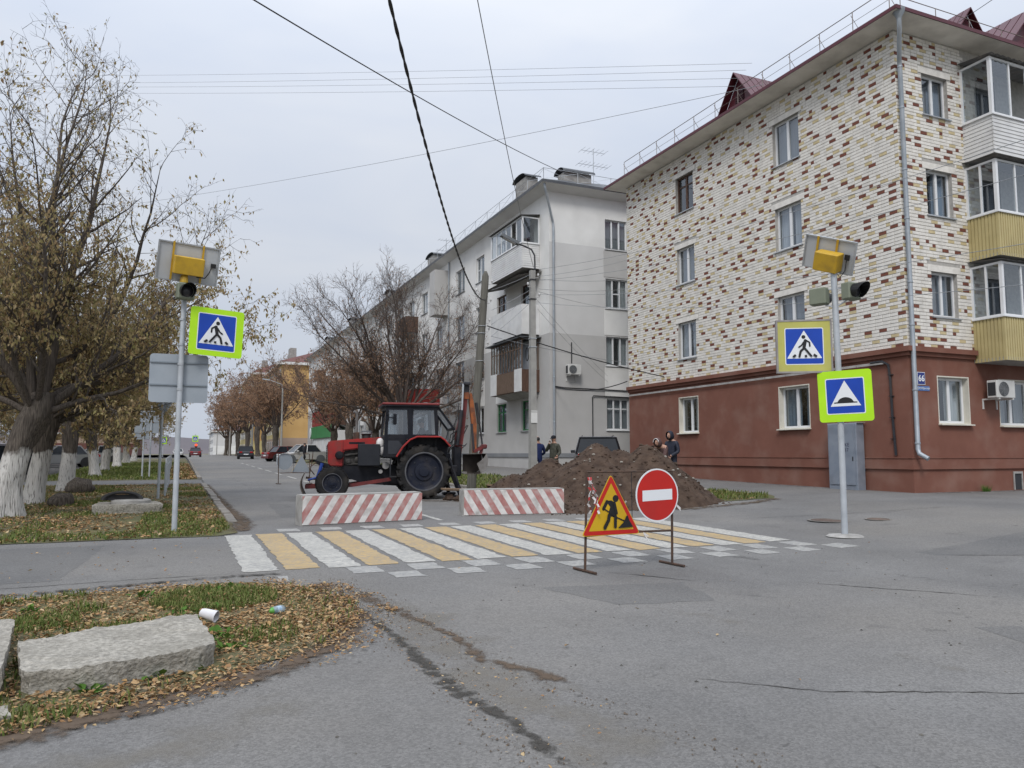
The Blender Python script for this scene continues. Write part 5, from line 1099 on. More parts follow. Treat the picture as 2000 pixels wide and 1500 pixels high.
for k, (z0, P) in enumerate(((7.75, (18.28, 28.6, 10.2)), (7.65, (18.28, 28.9, 9.3)), (7.3, (18.28, 29.2, 8.9)), (7.2, (18.28, 29.2, 7.9)))): wire((11.4, 24.2, z0), P, .1, .007, ('highest', 'second', 'third', 'lowest')[k] + ' thin wire fanning from lamp pole to the brick wall far end', 'wires from the lamp pole to the brick wall', M_wiregrey)
for k, (z0, z1) in enumerate(((6.9, 2.6), (6.6, 2.3))): wire((11.4, 24.3, z0), (19.6, 33.5, z0 - 1.5), .1, .007, ('upper', 'lower')[k] + ' thin wire slanting down across the grey gable wall', 'wires down to the grey gable', M_wiregrey)
for z0, P, lab in ((8.0, (12.9, 8.11, 7.23), 'topmost thin wire crossing in front of the brick facade'), (7.6, (12.92, 8.15, 6.64), 'second thin wire crossing in front of the brick facade'), (7.1, (12.97, 8.25, 5.48), 'third thin wire crossing in front of the brick facade'), (6.8, (12.99, 8.31, 4.79), 'lowest thin wire crossing in front of the brick facade')): wire((11.4, 24.2, z0), P, .55, .006, lab, m=M_wiregrey, ext=.4)
wire((21.8, 15.5, 14.9), (19.76, 12.25, 13.9), .05, .01, 'short wire leaving the corner house roof to the right', ext=1.5)
# ---- pedestrian guard rail on the left verge
def guard(x, y0, n, label):
    t = thing('guard_rail', (x, y0, G(x, y0)), label, 'fence')
    for i in range(n+1): y = y0 + 2*i; MB().tube([(x, y, G(x, y)-.1), (x, y, G(x, y)+.95)], .03, 7).build('post', M_polegrey, t, world=True)
    for i in range(n):
        y = y0 + 2*i; z = G(x, y)
        for h in (.88, .2): MB().tube([(x, y, z+h), (x, y+2, z+h+.018)], .02, 6).build('rail', M_polegrey, t, world=True)
        for k in range(1, 9): MB().tube([(x, y+k*.222, z+.2), (x, y+k*.222, z+.88)], .009, 4).build('baluster', M_polegrey, t, world=True)
guard(-.42, 25.5, 4, 'near grey tubular guard rail on the left verge beside the leaf strip'); guard(-.62, 38.2, 10, 'far grey tubular guard rail on the left verge beyond the path')
# ================================================================== TRACTOR with backhoe
M_tred = pm('tractor_red', (.36, .022, .02), (.28, .02, .018), 2.5, .48, dirt=(.12, .05, .04), dscale=4, damt=.65)
M_tblk = pm('tractor_black', (.007, .008, .012), (.014, .015, .021), 4, .5, spec=.22, dirt=(.05, .042, .035), dscale=2, damt=.3)
M_tyre = pm('tyre', (.014, .014, .015), (.024, .023, .023), 5, .85, spec=.2, bump=.3, bscale=25, dirt=(.085, .073, .06), dscale=3, damt=.5)
M_rim = pm('rim_blue_black', (.009, .012, .024), (.016, .019, .032), 4, .55, spec=.25, dirt=(.075, .065, .055), dscale=3, damt=.4)
M_steel = pm('bright_steel', (.62, .64, .66), rough=.22, metal=.9); M_orange = pm('boom_orange', (.34, .105, .03), (.24, .07, .025), 5, .7, dirt=(.07, .04, .03), dscale=5, damt=.8)
M_boomred = pm('boom_red', (.17, .028, .026), (.11, .02, .02), 4, .6, dirt=(.05, .035, .03), dscale=3, damt=.6); M_buck = pm('bucket_steel', (.10, .085, .075), (.06, .05, .045), 5, .6, metal=.3, dirt=(.14, .11, .085), damt=.5); M_buckin = pm('bucket_polished', (.30, .285, .27), (.2, .185, .17), 6, .5, metal=.5)
M_tglass = glassmat('cab_glass', (.72, .78, .82), .10, .12, (.3, .34, .38))
TX = thing('tractor', (6.56, 22.28, G(6.5, 22.2) + .005), 'red tractor with black cab and orange backhoe parked across the road', 'tractor', rz=R(-9))
def wheel(x, y, rr, wd, rim_r, lugs, side, name='wheel'):
    m_ = MB(); h = wd/2; m_.lathe([(rim_r, -h*.8), (rim_r+.04, -h*.95), (rr*.84, -h), (rr*.915, -h*.88), (rr*.945, -h*.5), (rr*.945, h*.5), (rr*.915, h*.88), (rr*.84, h), (rim_r+.04, h*.95), (rim_r, h*.8)], 40, 'y', (x, y, rr), (False, False)); w = m_.build(name, M_tyre, TX, smooth=True)
    m_ = MB()
    for k in range(lugs):
        for s in (-1, 1):
            a = 2*math.pi*(k + (.5 if s > 0 else 0))/lugs; a2 = a + .16
            if lugs < 25:
                P = lambda ang, r_, yy: (x + r_*math.cos(ang), y + yy, rr + r_*math.sin(ang))
                t_ = .056; m_.add([P(a-t_, rr*.93, s*.01), P(a+t_, rr*.93, s*.01), P(a2+t_, rr*.83, s*h*1.03), P(a2-t_, rr*.83, s*h*1.03), P(a-t_*.7, rr, s*.01), P(a+t_*.7, rr, s*.01), P(a2+t_*.7, rr*.985, s*h*1.03), P(a2-t_*.7, rr*.985, s*h*1.03)], [(0,3,2,1),(4,5,6,7),(0,1,5,4),(1,2,6,5),(2,3,7,6),(3,0,4,7)])
            else:
                P = lambda ang, r_, yy: (x + r_*math.cos(ang), y + yy, rr + r_*math.sin(ang)); t_ = .05
                m_.add([P(a-t_, rr*.965, s*h*.15), P(a+t_, rr*.965, s*h*.15), P(a+t_, rr*.94, s*h*.9), P(a-t_, rr*.94, s*h*.9), P(a-t_, rr, s*h*.15), P(a+t_, rr, s*h*.15), P(a+t_, rr*.99, s*h*.85), P(a-t_, rr*.99, s*h*.85)], [(0,3,2,1),(4,5,6,7),(0,1,5,4),(1,2,6,5),(2,3,7,6),(3,0,4,7)])
    tag(m_.build('tread', M_tyre, w), kind='stuff')
    m_ = MB(); s = side; m_.lathe([(rim_r*1.02, s*h*.92), (rim_r*.97, s*h*.86), (rim_r*.9, s*h*.55), (rim_r*.86, s*h*.45), (rim_r*.5, s*h*.40), (rim_r*.48, s*h*.62), (rim_r*.28, s*h*.66), (rim_r*.26, s*h*.85), (.01, s*h*.87)], 32, 'y', (x, y, rr), (False, True)); m_.build('rim', M_rim, w, smooth=True)
    m_ = MB(); m_.lathe([(rim_r*1.06, s*h*.90), (rim_r*1.05, s*h*.97), (rim_r*.985, s*h*.97), (rim_r*.98, s*h*.90)], 32, 'y', (x, y, rr), (False, False)); m_.build('rim_edge', pm('rim_edge', (.07, .072, .08), (.11, .11, .115), 5, .5), w, smooth=True)
    for k in range(6):
        a = k*math.pi/3 + .3; m_ = MB(); m_.lathe([(.022, s*h*.40), (.022, s*h*.52), (.01, s*h*.53)], 6, 'y', (x + rim_r*.68*math.cos(a), y, rr + rim_r*.68*math.sin(a))); m_.build('bolt', M_blackmetal, w)
    return w
for s in (-1, 1):
    wheel(0, s*.76, .785, .40, .53, 20, s); wheel(-2.56, s*.66, .47, .21, .26, 28, s)
# chassis, engine, hood
m_ = MB(); m_.cbox(-2.5, .25, -.19, .19, .55, .98, .03); m_.cbox(-.35, .32, -.5, .5, .55, 1.05, .06); m_.cbox(-1.1, -.3, -.27, .27, .38, .62, .03); m_.prism([(-2.35, -.24, .96), (-2.2, -.24, .62), (-1.6, -.24, .42), (-.7, -.24, .36), (-.4, -.24, .5), (-.4, -.24, .96)], (0, .48, 0)); m_.build('chassis', M_tblk, TX)
m_ = MB(); m_.cbox(-2.28, -1.2, -.2, .2, .95, 1.5, .03)
for k in range(4): m_.lathe([(.07, -.21), (.075, -.30), (.03, -.32)], 10, 'y', (-2.1+.24*k, 0, 1.08 + .05*(k % 2)))
m_.tube([(-2.2, -.24, 1.25), (-1.8, -.27, 1.3), (-1.4, -.25, 1.2)], .03, 6); m_.tube([(-2.15, -.25, .98), (-1.6, -.28, 1.02), (-1.2, -.26, .9)], .025, 6); m_.build('engine', pm('engine_grime', (.03, .028, .027), (.075, .07, .065), 9, .7, bump=.4, bscale=20), TX)
hw = .33
m_ = MB(); pr = [(-2.68, 1.0), (-2.70, 1.6), (-2.66, 1.66), (-1.16, 1.78), (-1.16, 1.42), (-1.6, 1.46), (-2.25, 1.38), (-2.25, .93), (-2.62, .93)]
bm = bmesh.new(); f0 = bm.faces.new([bm.verts.new((a, -hw, c)) for a, c in pr]); ex = bmesh.ops.extrude_face_region(bm, geom=[f0]); bmesh.ops.translate(bm, verts=[v for v in ex['geom'] if isinstance(v, bmesh.types.BMVert)], vec=(0, 2*hw, 0)); bmesh.ops.recalc_face_normals(bm, faces=bm.faces); bmesh.ops.bevel(bm, geom=[e_ for e_ in bm.edges if len(e_.link_faces) == 2 and e_.calc_face_angle(0) > .5], offset=.03, segments=2, affect='EDGES'); m_.bm(bm); bm.free(); hood = m_.build('hood', M_tred, TX, smooth=True)
m_ = MB(); m_.box(-2.27, -2.262, -.336, .336, .96, 1.66); m_.box(-2.1, -1.65, -.334, -.331, 1.57, 1.63); m_.build('seam', M_tblk, hood)
m_ = MB(); m_.box(-2.72, -2.705, -.26, .26, 1.05, 1.55)
for k in range(9): m_.box(-2.735, -2.72, -.26, .26, 1.08 + k*.05, 1.10 + k*.05)
m_.build('grille', M_tblk, TX)
m_ = MB(); m_.lathe([(.10, -.34), (.12, -.40), (.10, -.46), (.01, -.47)], 16, 'y', (-2.37, 0, 1.25)); m_.build('headlight', M_tblk, TX)
m_ = MB(); m_.cbox(-1.85, -1.23, -.58, -.32, .95, 1.57, .012); m_.build('tool_box', pm('box_slate', (.018, .02, .025), (.024, .026, .032), 3, .65, spec=.25), TX)
m_ = MB(); m_.lathe([(.12, 1.74), (.12, 1.84), (.16, 1.86), (.17, 1.93), (.10, 1.96), (.02, 1.97)], 16, c=(-1.60, -.1, 0)); m_.build('air_cleaner', M_blackmetal, TX, smooth=True); m_ = MB(); m_.lathe([(.165, 1.885), (.168, 1.905)], 16, c=(-1.6, -.1, 0)); m_.build('air_cleaner_rim', M_signw, TX)
m_ = MB(); m_.cbox(-1.98, -1.80, -.2, 0, 1.70, 1.92, .02); m_.build('exhaust_box', M_rust, TX)
m_ = MB(); m_.tube([(-1.88, -.1, 1.85), (-1.88, -.1, 2.4), (-1.90, -.12, 2.48), (-1.97, -.14, 2.53)], .042, 10); m_.build('exhaust_pipe', pm('exhaust_grey', (.22, .215, .21), (.14, .12, .11), 6, .7, metal=.4), TX, smooth=True)
m_ = MB(); m_.ball((-1.22, -.42, 1.58), (.12, .1, .17), 8, 6); m_.ball((-1.18, -.42, 1.40), (.09, .08, .16), 8, 6); m_.build('plastic_bag', M_tape1, TX, smooth='all')
# cab
cw = .70; m_ = MB()
for s in (-1, 1):
    y0, y1 = (-cw, -cw+.06) if s < 0 else (cw-.06, cw)
    m_.prism([(-1.16, y0, 1.2), (-1.06, y0, 1.2), (-1.0, y0, 2.62), (-1.08, y0, 2.62)], (0, y1-y0, 0)); m_.box(-.45, -.31, y0, y1, 1.2, 2.62); m_.prism([(.36, y0, 1.7), (.45, y0, 1.7), (.40, y0, 2.62), (.30, y0, 2.62)], (0, y1-y0, 0))
    m_.box(-1.09, .41, y0+.002, y1-.002, 2.56, 2.69); m_.box(-1.1, .43, y0+.004, y1-.004, 1.72, 1.85); m_.box(-1.13, -.5, y0+.008, y1-.03, 1.2, 1.73)
for x in (-1.12, .34): m_.box(x, x+.07, -cw+.06, cw-.06, 1.22, 1.84); m_.box(x+.03, x+.09, -cw+.06, cw-.06, 2.57, 2.68)
m_.box(-1.13, .40, -cw+.05, cw-.05, 1.16, 1.2); cab = m_.build('cab', M_tblk, TX)
m_ = MB(); m_.cbox(-1.2, .47, -cw-.05, cw+.05, 2.70, 2.765, .02); m_.build('cab_roof', pm('roof_dull_red', (.22, .03, .028), (.17, .025, .024), 3, .55), TX)
m_ = MB(); m_.box(-1.19, .46, -cw-.052, cw+.052, 2.665, 2.70); m_.build('roof_edge', M_tblk, TX)
for y in (-cw+.02, cw-.02):
    for x0, x1 in ((-1.03, -.45), (-.31, .36)): m_ = MB(); m_.quad((x0, y, 1.85), (x1, y, 1.85), (x1-.03, y, 2.56), (x0+.02, y, 2.56)); m_.build('pane', M_tglass, cab)
m_ = MB(); m_.quad((-1.09, -cw+.06, 1.84), (-1.09, cw-.06, 1.84), (-1.04, cw-.06, 2.57), (-1.04, -cw+.06, 2.57)); m_.build('pane', M_tglass, cab)
m_ = MB(); m_.prism([(-1.02, -cw-.004, 1.28), (-.62, -cw-.004, 1.28), (-.58, -cw-.004, 1.5), (-.72, -cw-.004, 1.67), (-1.02, -cw-.004, 1.67)], (0, .006, 0)); m_.build('lower_window', pm('dull_glass', (.035, .037, .045), rough=.2), cab)
# rear window swung open
m_ = MB(); A, B = Vector((.44, 0, 2.66)), Vector((.92, 0, 2.02)); d = (B-A); up = Vector((d.z, 0, -d.x)).normalized()
for y in (-.58, .58): m_.beam(A + Vector((0, y, 0)), B + Vector((0, y, 0)), .05, .06, up)
m_.beam(A + Vector((0, -.58, 0)), A + Vector((0, .58, 0)), .07, .07); m_.beam(B + Vector((0, -.6, 0)), B + Vector((0, .6, 0)), .06, .07); m_.build('rear_window_frame', M_tblk, cab)
m_ = MB(); m_.quad(A + Vector((0, -.57, 0)), A + Vector((0, .57, 0)), B + Vector((0, .57, 0)), B + Vector((0, -.57, 0))); m_.build('pane', M_tglass, cab)
m_ = MB(); m_.tube([(-1.06, -cw-.02, 2.42), (-1.02, -cw-.2, 2.42), (-1.02, -cw-.2, 2.25), (-1.06, -cw-.02, 2.22)], .012, 5); m_.cbox(-.90, -.80, -cw-.24, -cw-.19, 2.12, 2.44, .02); m_.tube([(-1.02, -cw-.2, 2.33), (-.86, -cw-.2, 2.33)], .012, 5); m_.build('mirror', M_tblk, cab)
m_ = MB(); m_.cbox(-.2, .22, -.24, .24, 1.35, 1.48, .04); m_.cbox(.16, .28, -.24, .24, 1.42, 2.0, .04); m_.build('seat', M_tblk, TX); m_ = MB(); m_.tube([(-.85, 0, 1.3), (-.62, 0, 1.72)], .025, 6); m_.tube([(-.62 + .07*math.cos(a*.45)*.6, .19*math.sin(a*.45), 1.72 + .19*math.cos(a*.45)*.5) for a in range(15)], .014, 5); m_.build('steering_wheel', M_tblk, TX)
# fenders
arc = [(-.80, 1.22), (-.62, 1.50), (-.42, 1.70), (-.22, 1.79), (.45, 1.79), (.58, 1.70), (.74, 1.52)]
for s in (-1, 1):
    ya, yb = (-.99, -.55) if s < 0 else (.55, .99); m_ = MB(); vs = []
    for a, c in arc: vs += [(a, ya, c), (a, yb, c), (a, ya, c-.03), (a, yb, c-.03)]
    m_.add(vs, [f_ for i in range(len(arc)-1) for f_ in ((4*i, 4*i+1, 4*i+5, 4*i+4), (4*i+2, 4*i+6, 4*i+7, 4*i+3), (4*i, 4*i+4, 4*i+6, 4*i+2), (4*i+1, 4*i+3, 4*i+7, 4*i+5))]); fd = m_.build('fender', M_tblk, TX)
    m_ = MB(); yy = ya-.004 if s < 0 else yb+.004; m_.tube([(a, yy, c-.012) for a, c in arc], .026, 6); m_.build('fender_edge', M_tred, fd)
    m_ = MB(); yi = -.56 if s < 0 else .56; m_.poly([(a, yi, c-.01) for a, c in arc] + [(.7, yi, 1.1), (-.8, yi, 1.1)]); m_.build('inner_wall', M_tblk, fd)
# steps, fuel tank, undercarriage bits
m_ = MB(); m_.box(-.95, -.7, -.72, -.45, .62, .65); m_.box(-.95, -.92, -.6, -.57, .65, 1.2); m_.box(-.73, -.70, -.6, -.57, .65, 1.2); m_.build('step', M_blackmetal, TX)
m_ = MB(); m_.lathe([(.10, -.42), (.11, -.36), (.10, -.3)], 12, 'y', (-1.05, 0, .95)); m_.lathe([(.06, -.46), (.06, -.3)], 10, 'y', (-1.2, 0, .78)); m_.build('filter', pm('filter_grey', (.2, .2, .2), (.32, .31, .3), 6, .5), TX)
m_ = MB(); m_.tube([(-2.56, -.56, .47), (-2.56, .56, .47)], .055, 8); m_.beam((-2.56, -.3, .47), (-2.56, -.3, .8), .1, .1); m_.beam((-2.56, .3, .47), (-2.56, .3, .8), .1, .1); m_.build('front_axle', M_tblk, TX)
# dozer blade in front: push arms, blade, blue ram
for s in (-1, 1): m_ = MB(); m_.beam((-.9, s*.42, .56), (-2.0, s*.5, .40), .07, .10); m_.beam((-2.0, s*.5, .40), (-3.3, s*.52, .36), .07, .10); m_.build('push_arm', M_boomred, TX)
m_ = MB(); pr = [(-3.28 - .10*math.sin(k*.5)*1.2, .10 + k*.11) for k in range(7)]; vs = [];
for a, c in pr: vs += [(a, -1.0, c), (a, 1.0, c), (a-.03, -1.0, c), (a-.03, 1.0, c)]
m_.add(vs, [f_ for i in range(6) for f_ in ((4*i, 4*i+1, 4*i+5, 4*i+4), (4*i+2, 4*i+6, 4*i+7, 4*i+3), (4*i, 4*i+4, 4*i+6, 4*i+2), (4*i+1, 4*i+3, 4*i+7, 4*i+5))] + [(0, 2, 3, 1), (24, 25, 27, 26)]); m_.build('dozer_blade', M_buck, TX)
m_ = MB(); m_.tube([(-3.22, -.45, .55), (-2.98, -.40, .62)], .03, 8); m_.tube([(-2.98, -.4, .55), (-2.84, -.36, 1.02)], .05, 8); m_.build('blue_ram', pm('ram_blue', (.015, .05, .25), (.02, .06, .3), 4, .45), TX)
m_ = MB(); m_.prism([(-3.05, -.3, 1.12), (-2.6, -.3, .98), (-2.3, -.3, .9), (-2.3, -.3, .78), (-2.75, -.3, .86), (-3.02, -.3, 1.02)], (0, .6, 0)); m_.build('front_frame', M_tblk, TX)
m_ = MB(); m_.tube([(-3.2, -.5, .6), (-3.12, -.48, 1.1), (-3.1, -.45, 1.35)], .012, 5); m_.tube([(-3.05, -.35, .7), (-3.2, -.4, .9), (-3.0, -.3, 1.05)], .016, 5); m_.tube([(-3.28, -.3, .62), (-2.9, -.25, .55)], .03, 6); m_.build('hose', M_rust, TX)
# backhoe: frame, king post, boom, stick, bucket, rams, stabilisers
m_ = MB(); m_.cbox(.55, .82, -.55, .55, .62, 1.32, .03); m_.cbox(.8, 1.0, -.75, .75, .75, .95, .02); m_.beam((.3, -.35, .9), (.7, -.35, .75), .12, .14); m_.beam((.3, .35, .9), (.7, .35, .75), .12, .14); m_.cbox(.98, 1.22, -.2, .2, .62, 1.5, .03); m_.build('backhoe_frame', M_tblk, TX)
m_ = MB(); prB = [(1.04, 1.15), (1.22, 1.18), (1.33, 2.0), (1.40, 2.75), (1.44, 3.3), (1.34, 3.42), (1.30, 3.2), (1.19, 2.4), (1.05, 1.9)]; m_.prism([(a, -.10, c) for a, c in prB], (0, .20, 0)); m_.build('boom', M_boomred, TX)
m_ = MB(); m_.cbox(1.27, 1.47, -.30, .30, 3.36, 3.46, .02); m_.prism([(1.29, -.13, 3.0), (1.46, -.13, 3.0), (1.46, -.13, 3.4), (1.29, -.13, 3.4)], (0, .26, 0)); m_.build('boom_head', M_blackmetal, TX)
m_ = MB(); m_.prism([(1.30, -.135, 2.95), (1.45, -.135, 2.95), (1.45, -.135, 3.15), (1.30, -.135, 3.15)], (0, .005, 0)); m_.build('boom_patch', M_orange, TX)
for s, a in ((-1, 1.16), (1, 1.30)):
    m_ = MB(); m_.tube([(1.37 + (.04 if s > 0 else -.12), s*.24, 3.4), (a+.05, s*.24, 2.55)], .034, 8); m_.build('ram_rod', M_steel, TX, smooth=True); m_ = MB(); m_.tube([(a+.05, s*.24, 2.6), (a-.08, s*.22, 1.55)], .058, 10); m_.build('ram_cylinder', M_blackmetal, TX, smooth=True)
m_ = MB(); prS = [(1.47, 3.10), (1.54, 3.14), (1.60, 2.9), (1.70, 2.2), (1.70, 1.32), (1.60, 1.32), (1.56, 2.1), (1.48, 2.85)]; m_.prism([(a, -.09, c) for a, c in prS], (0, .18, 0)); m_.build('stick', M_orange, TX)
m_ = MB(); m_.prism([(1.50, -.095, 2.2), (1.58, -.095, 2.2), (1.66, -.095, 1.36), (1.585, -.095, 1.36)], (0, .003, 0)); m_.build('stick_plate', M_blackmetal, TX)
m_ = MB(); m_.tube([(1.70, 0, 2.85), (1.80, 0, 2.2)], .05, 8); m_.tube([(1.80, 0, 2.3), (1.90, 0, 1.55)], .028, 8); m_.build('bucket_ram', M_blackmetal, TX)
m_ = MB(); m_.beam((1.62, -.12, 1.36), (1.95, -.12, 1.52), .04, .09); m_.beam((1.62, .12, 1.36), (1.95, .12, 1.52), .04, .09); m_.cbox(1.86, 2.02, -.16, .16, 1.44, 1.58, .03); m_.beam((1.90, 0, 1.5), (1.84, 0, 1.28), .2, .06); m_.build('bucket_link', M_boomred, TX)
bp = [(1.34, 1.28), (1.95, 1.30), (2.00, 1.10), (1.98, .92), (1.88, .76), (1.72, .68), (1.34, .69)]
m_ = MB(); vs = []
for a, c in bp: vs += [(a, -.36, c), (a, .36, c), (a*.985+.025, -.36, c*.97+.03), (a*.985+.025, .36, c*.97+.03)]
m_.add(vs, [f_ for i in range(6) for f_ in ((4*i, 4*i+1, 4*i+5, 4*i+4), (4*i+2, 4*i+6, 4*i+7, 4*i+3), (4*i, 4*i+4, 4*i+6, 4*i+2), (4*i+1, 4*i+3, 4*i+7, 4*i+5))] + [(0, 2, 3, 1), (24, 25, 27, 26)])
m_.prism([(1.36, .33, 1.28), (1.94, .33, 1.29), (1.98, .33, 1.0), (1.86, .33, .77), (1.72, .33, .7), (1.36, .33, .7)], (0, .03, 0)); bk = m_.build('bucket', M_buck, TX)
m_ = MB(); m_.prism([(1.95, -.375, 1.30), (2.0, -.375, 1.1), (1.98, -.375, .92), (1.88, -.375, .76), (1.78, -.375, .70), (1.66, -.375, 1.0), (1.80, -.375, 1.1), (1.88, -.375, 1.18)], (0, .03, 0)); m_.build('bucket_side', M_buckin, bk)
for k in range(5): m_ = MB(); y = -.32 + k*.16; m_.prism([(1.36, y-.03, .68), (1.22, y-.02, .72), (1.36, y-.03, .76)], (0, .06, 0)); m_.build('tooth', M_buckin, bk)
for s in (-1, 1):
    m_ = MB(); m_.beam((.78, s*.62, .95), (1.05, s*1.05, .12), .10, .12); m_.beam((.78, s*.6, 1.15), (.98, s*.95, .4), .07, .07); m_.cbox(.85, 1.25, s*1.05-.17, s*1.05+.17, .02, .10, .02); m_.build('stabiliser', M_tblk, TX)
hs = random.Random(8)
for k in range(9):
    m_ = MB(); y = hs.uniform(-.3, .3); a = (hs.uniform(.6, .9), y, hs.uniform(1.1, 1.35)); b_ = (hs.uniform(1.05, 1.5), y*.6, hs.uniform(1.4, 2.9)); mid = ((a[0]+b_[0])/2 + hs.uniform(-.18, .1), y, (a[2]+b_[2])/2 + hs.uniform(-.1, .25)); m_.tube([a, ((a[0]+mid[0])/2, y, (a[2]+mid[2])/2+.08), mid, ((b_[0]+mid[0])/2+.04, y*.7, (b_[2]+mid[2])/2), b_], .014, 5); m_.build('hose', M_wire, TX)
m_ = MB(); m_.tube([(.72, -.5, .95), (.72, -.5, 1.5)], .012, 5); m_.tube([(.85, -.45, .95), (.86, -.45, 1.42)], .012, 5); m_.lathe([(.03, 1.5), (.03, 1.56)], 8, c=(.72, -.5, 0)); m_.cbox(.62, .78, -.56, -.4, .68, .73, .01); m_.build('levers', M_galv, TX)
# ================================================================== concrete barriers with red and white stripes
M_barw = pm('barrier_white', (.70, .68, .65), (.60, .58, .56), 6, .85, bump=.25, bscale=30, dirt=(.24, .22, .2), dscale=5, damt=.6); M_barr = pm('barrier_red', (.36, .15, .14), (.45, .235, .215), 6, .85, bump=.25, bscale=30, dirt=(.47, .38, .36), dscale=7, damt=.75)
def barrier(p, q, lean, n, label):
    p, q = Vector(p), Vector(q); L = (q-p).length; a = math.atan2(q.y-p.y, q.x-p.x); o = thing('concrete_barrier', p, label, 'barrier', a)
    H, D = .60, .40
    bm = bmesh.new(); bmesh.ops.create_cube(bm, size=1)
    for v in bm.verts: v.co = Vector(((v.co.x+.5)*L, (v.co.y+.5)*D, (v.co.z+.5)*H - .02))
    bmesh.ops.bevel(bm, geom=bm.edges[:], offset=.018, segments=2, affect='EDGES'); bmesh.ops.triangulate(bm, faces=[f for f in bm.faces if len(f.verts) > 4])
    for v in bm.verts: v.co += Vector([noise.noise(v.co*9 + Vector((i*7, 0, p.x))) * .010 for i in range(3)])
    m_ = MB(); m_.bm(bm); bm.free(); blk = m_.build('block', M_conc, o, smooth=True)
    # painted stripes: the front face, cut into slanting fields
    st = L/(n) ; sk = .34*lean; w = st/2; y = -.004
    def clip(poly, f):
        out_ = []
        for i in range(len(poly)):
            A, B = poly[i], poly[(i+1) % len(poly)]; fa, fb = f(A), f(B)
            if fa >= 0: out_.append(A)
            if fa*fb < 0: t = fa/(fa-fb); out_.append((A[0]+(B[0]-A[0])*t, A[1]+(B[1]-A[1])*t))
        return out_
    k = -2
    while k*w < L + 1:
        x0 = k*w - .6*(.17 if lean > 0 else -.17); pl = [(x0-sk/2, .02), (x0+w-sk/2, .02), (x0+w+sk/2, H-.04), (x0+sk/2, H-.04)]
        for f in (lambda P: P[0]-.015, lambda P: L-.015-P[0]): pl = clip(pl, f) if len(pl) > 2 else pl
        if len(pl) > 2:
            jit = lambda: hs.uniform(-.004, .004)
            MB().poly([(a_+jit(), y - .011, c_) for a_, c_ in pl]).build('stripe', M_barr if k % 2 else M_barw, o)
        k += 1
    return o
barrier((2.12, 15.06, G(2.1, 15)), (4.60, 15.42, G(4.6, 15.4)), 1, 9, 'left red and white striped concrete barrier in front of the tractor'); barrier((5.68, 15.95, G(5.7, 16)), (8.02, 15.70, G(8, 15.7)), -1, 8, 'right red and white striped concrete barrier in front of the earth heap')
# ================================================================== heap of dug earth
M_earth = pm('dug_earth', (.038, .023, .0155), (.075, .048, .033), 4, .97, bump=.7, bscale=16, detail=10, dirt=(.095, .066, .046), dscale=6, damt=.5)
pk = [(8.45, 19.4, .92, .6), (9.1, 18.7, 1.34, .72), (10.0, 17.8, 1.74, .80), (10.65, 17.5, 1.62, .8), (11.1, 17.1, 1.72, .86), (11.6, 17.6, 1.35, .85), (9.6, 19.3, 1.15, .7), (10.6, 18.6, 1.55, .75), (9.1, 17.3, .75, .5), (8.7, 16.6, .42, .35)]
def heap(x, y):
    h = -9
    for a, b, z, s in pk:
        h = max(h, z - s*math.sqrt((x-a)**2 + (y-b)**2 + .04) + s*.2)
    p = Vector((x*1.3, y*1.3, 0)); h += .10*noise.noise(p) + .05*noise.noise(p*2.7) + .028*noise.noise(p*6) + .022*noise.noise(p*14) + .012*noise.noise(p*30)
    return h
N = 230; x0, x1, y0, y1 = 7.0, 14.2, 15.2, 21.6; vs = []; keep = []
for i in range(N+1):
    for j in range(N+1):
        x, y = x0 + (x1-x0)*i/N, y0 + (y1-y0)*j/N; g = G(x, y); h = heap(x, y); vs.append((x, y, max(h, g - .06))); keep.append(h > g - .06)
fs = []
for i in range(N):
    for j in range(N):
        q = (i*(N+1)+j, (i+1)*(N+1)+j, (i+1)*(N+1)+j+1, i*(N+1)+j+1)
        if any(keep[k] for k in q): fs.append(q)
o = MB().add(vs, fs).build('earth_heap', M_earth, smooth='all', fix=False); o['label'] = 'heap of dug brown earth between the right barrier and the brown wall'; o['category'] = 'earth heap'
# clods on and around the heap
m_ = MB(); er = random.Random(21)
for k in range(1500):
    x, y = er.uniform(7.6, 13.6), er.uniform(15.4, 19.5); h = heap(x, y); g = G(x, y); z = max(h, g)
    if h < g - .25: continue
    s = er.choice([.012, .015, .02, .02, .025, .03, .045]) * er.uniform(.6, 1.1) * (1.6 if er.random() < .03 else 1); m_.ball((x, y, z + s*.2), (s*er.uniform(.7, 1.3), s*er.uniform(.7, 1.3), s*.8), 5, 4)
    m_.v[-17:] = [(a + er.uniform(-s, s)*.25, b + er.uniform(-s, s)*.25, c + er.uniform(-s, s)*.2) for a, b, c in m_.v[-17:]]
tag(m_.build('earth_clods', M_earth, fix=False), 'loose clods and crumbs of earth lying on and around the heap', 'clods', kind='stuff')
m_ = MB()
for k in range(60):
    x, y = er.uniform(8, 12.8), er.uniform(15.8, 18.5); h = heap(x, y)
    if h < G(x, y): continue
    s = er.uniform(.015, .05); m_.ball((x, y, h + s*.3), (s, s*.8, s*.6), 6, 4)
tag(m_.build('stones', pm('pale_stone', (.34, .31, .27), (.24, .22, .19), 5, .9), fix=False), 'small pale stones stuck in the earth heap', 'stones', kind='stuff')
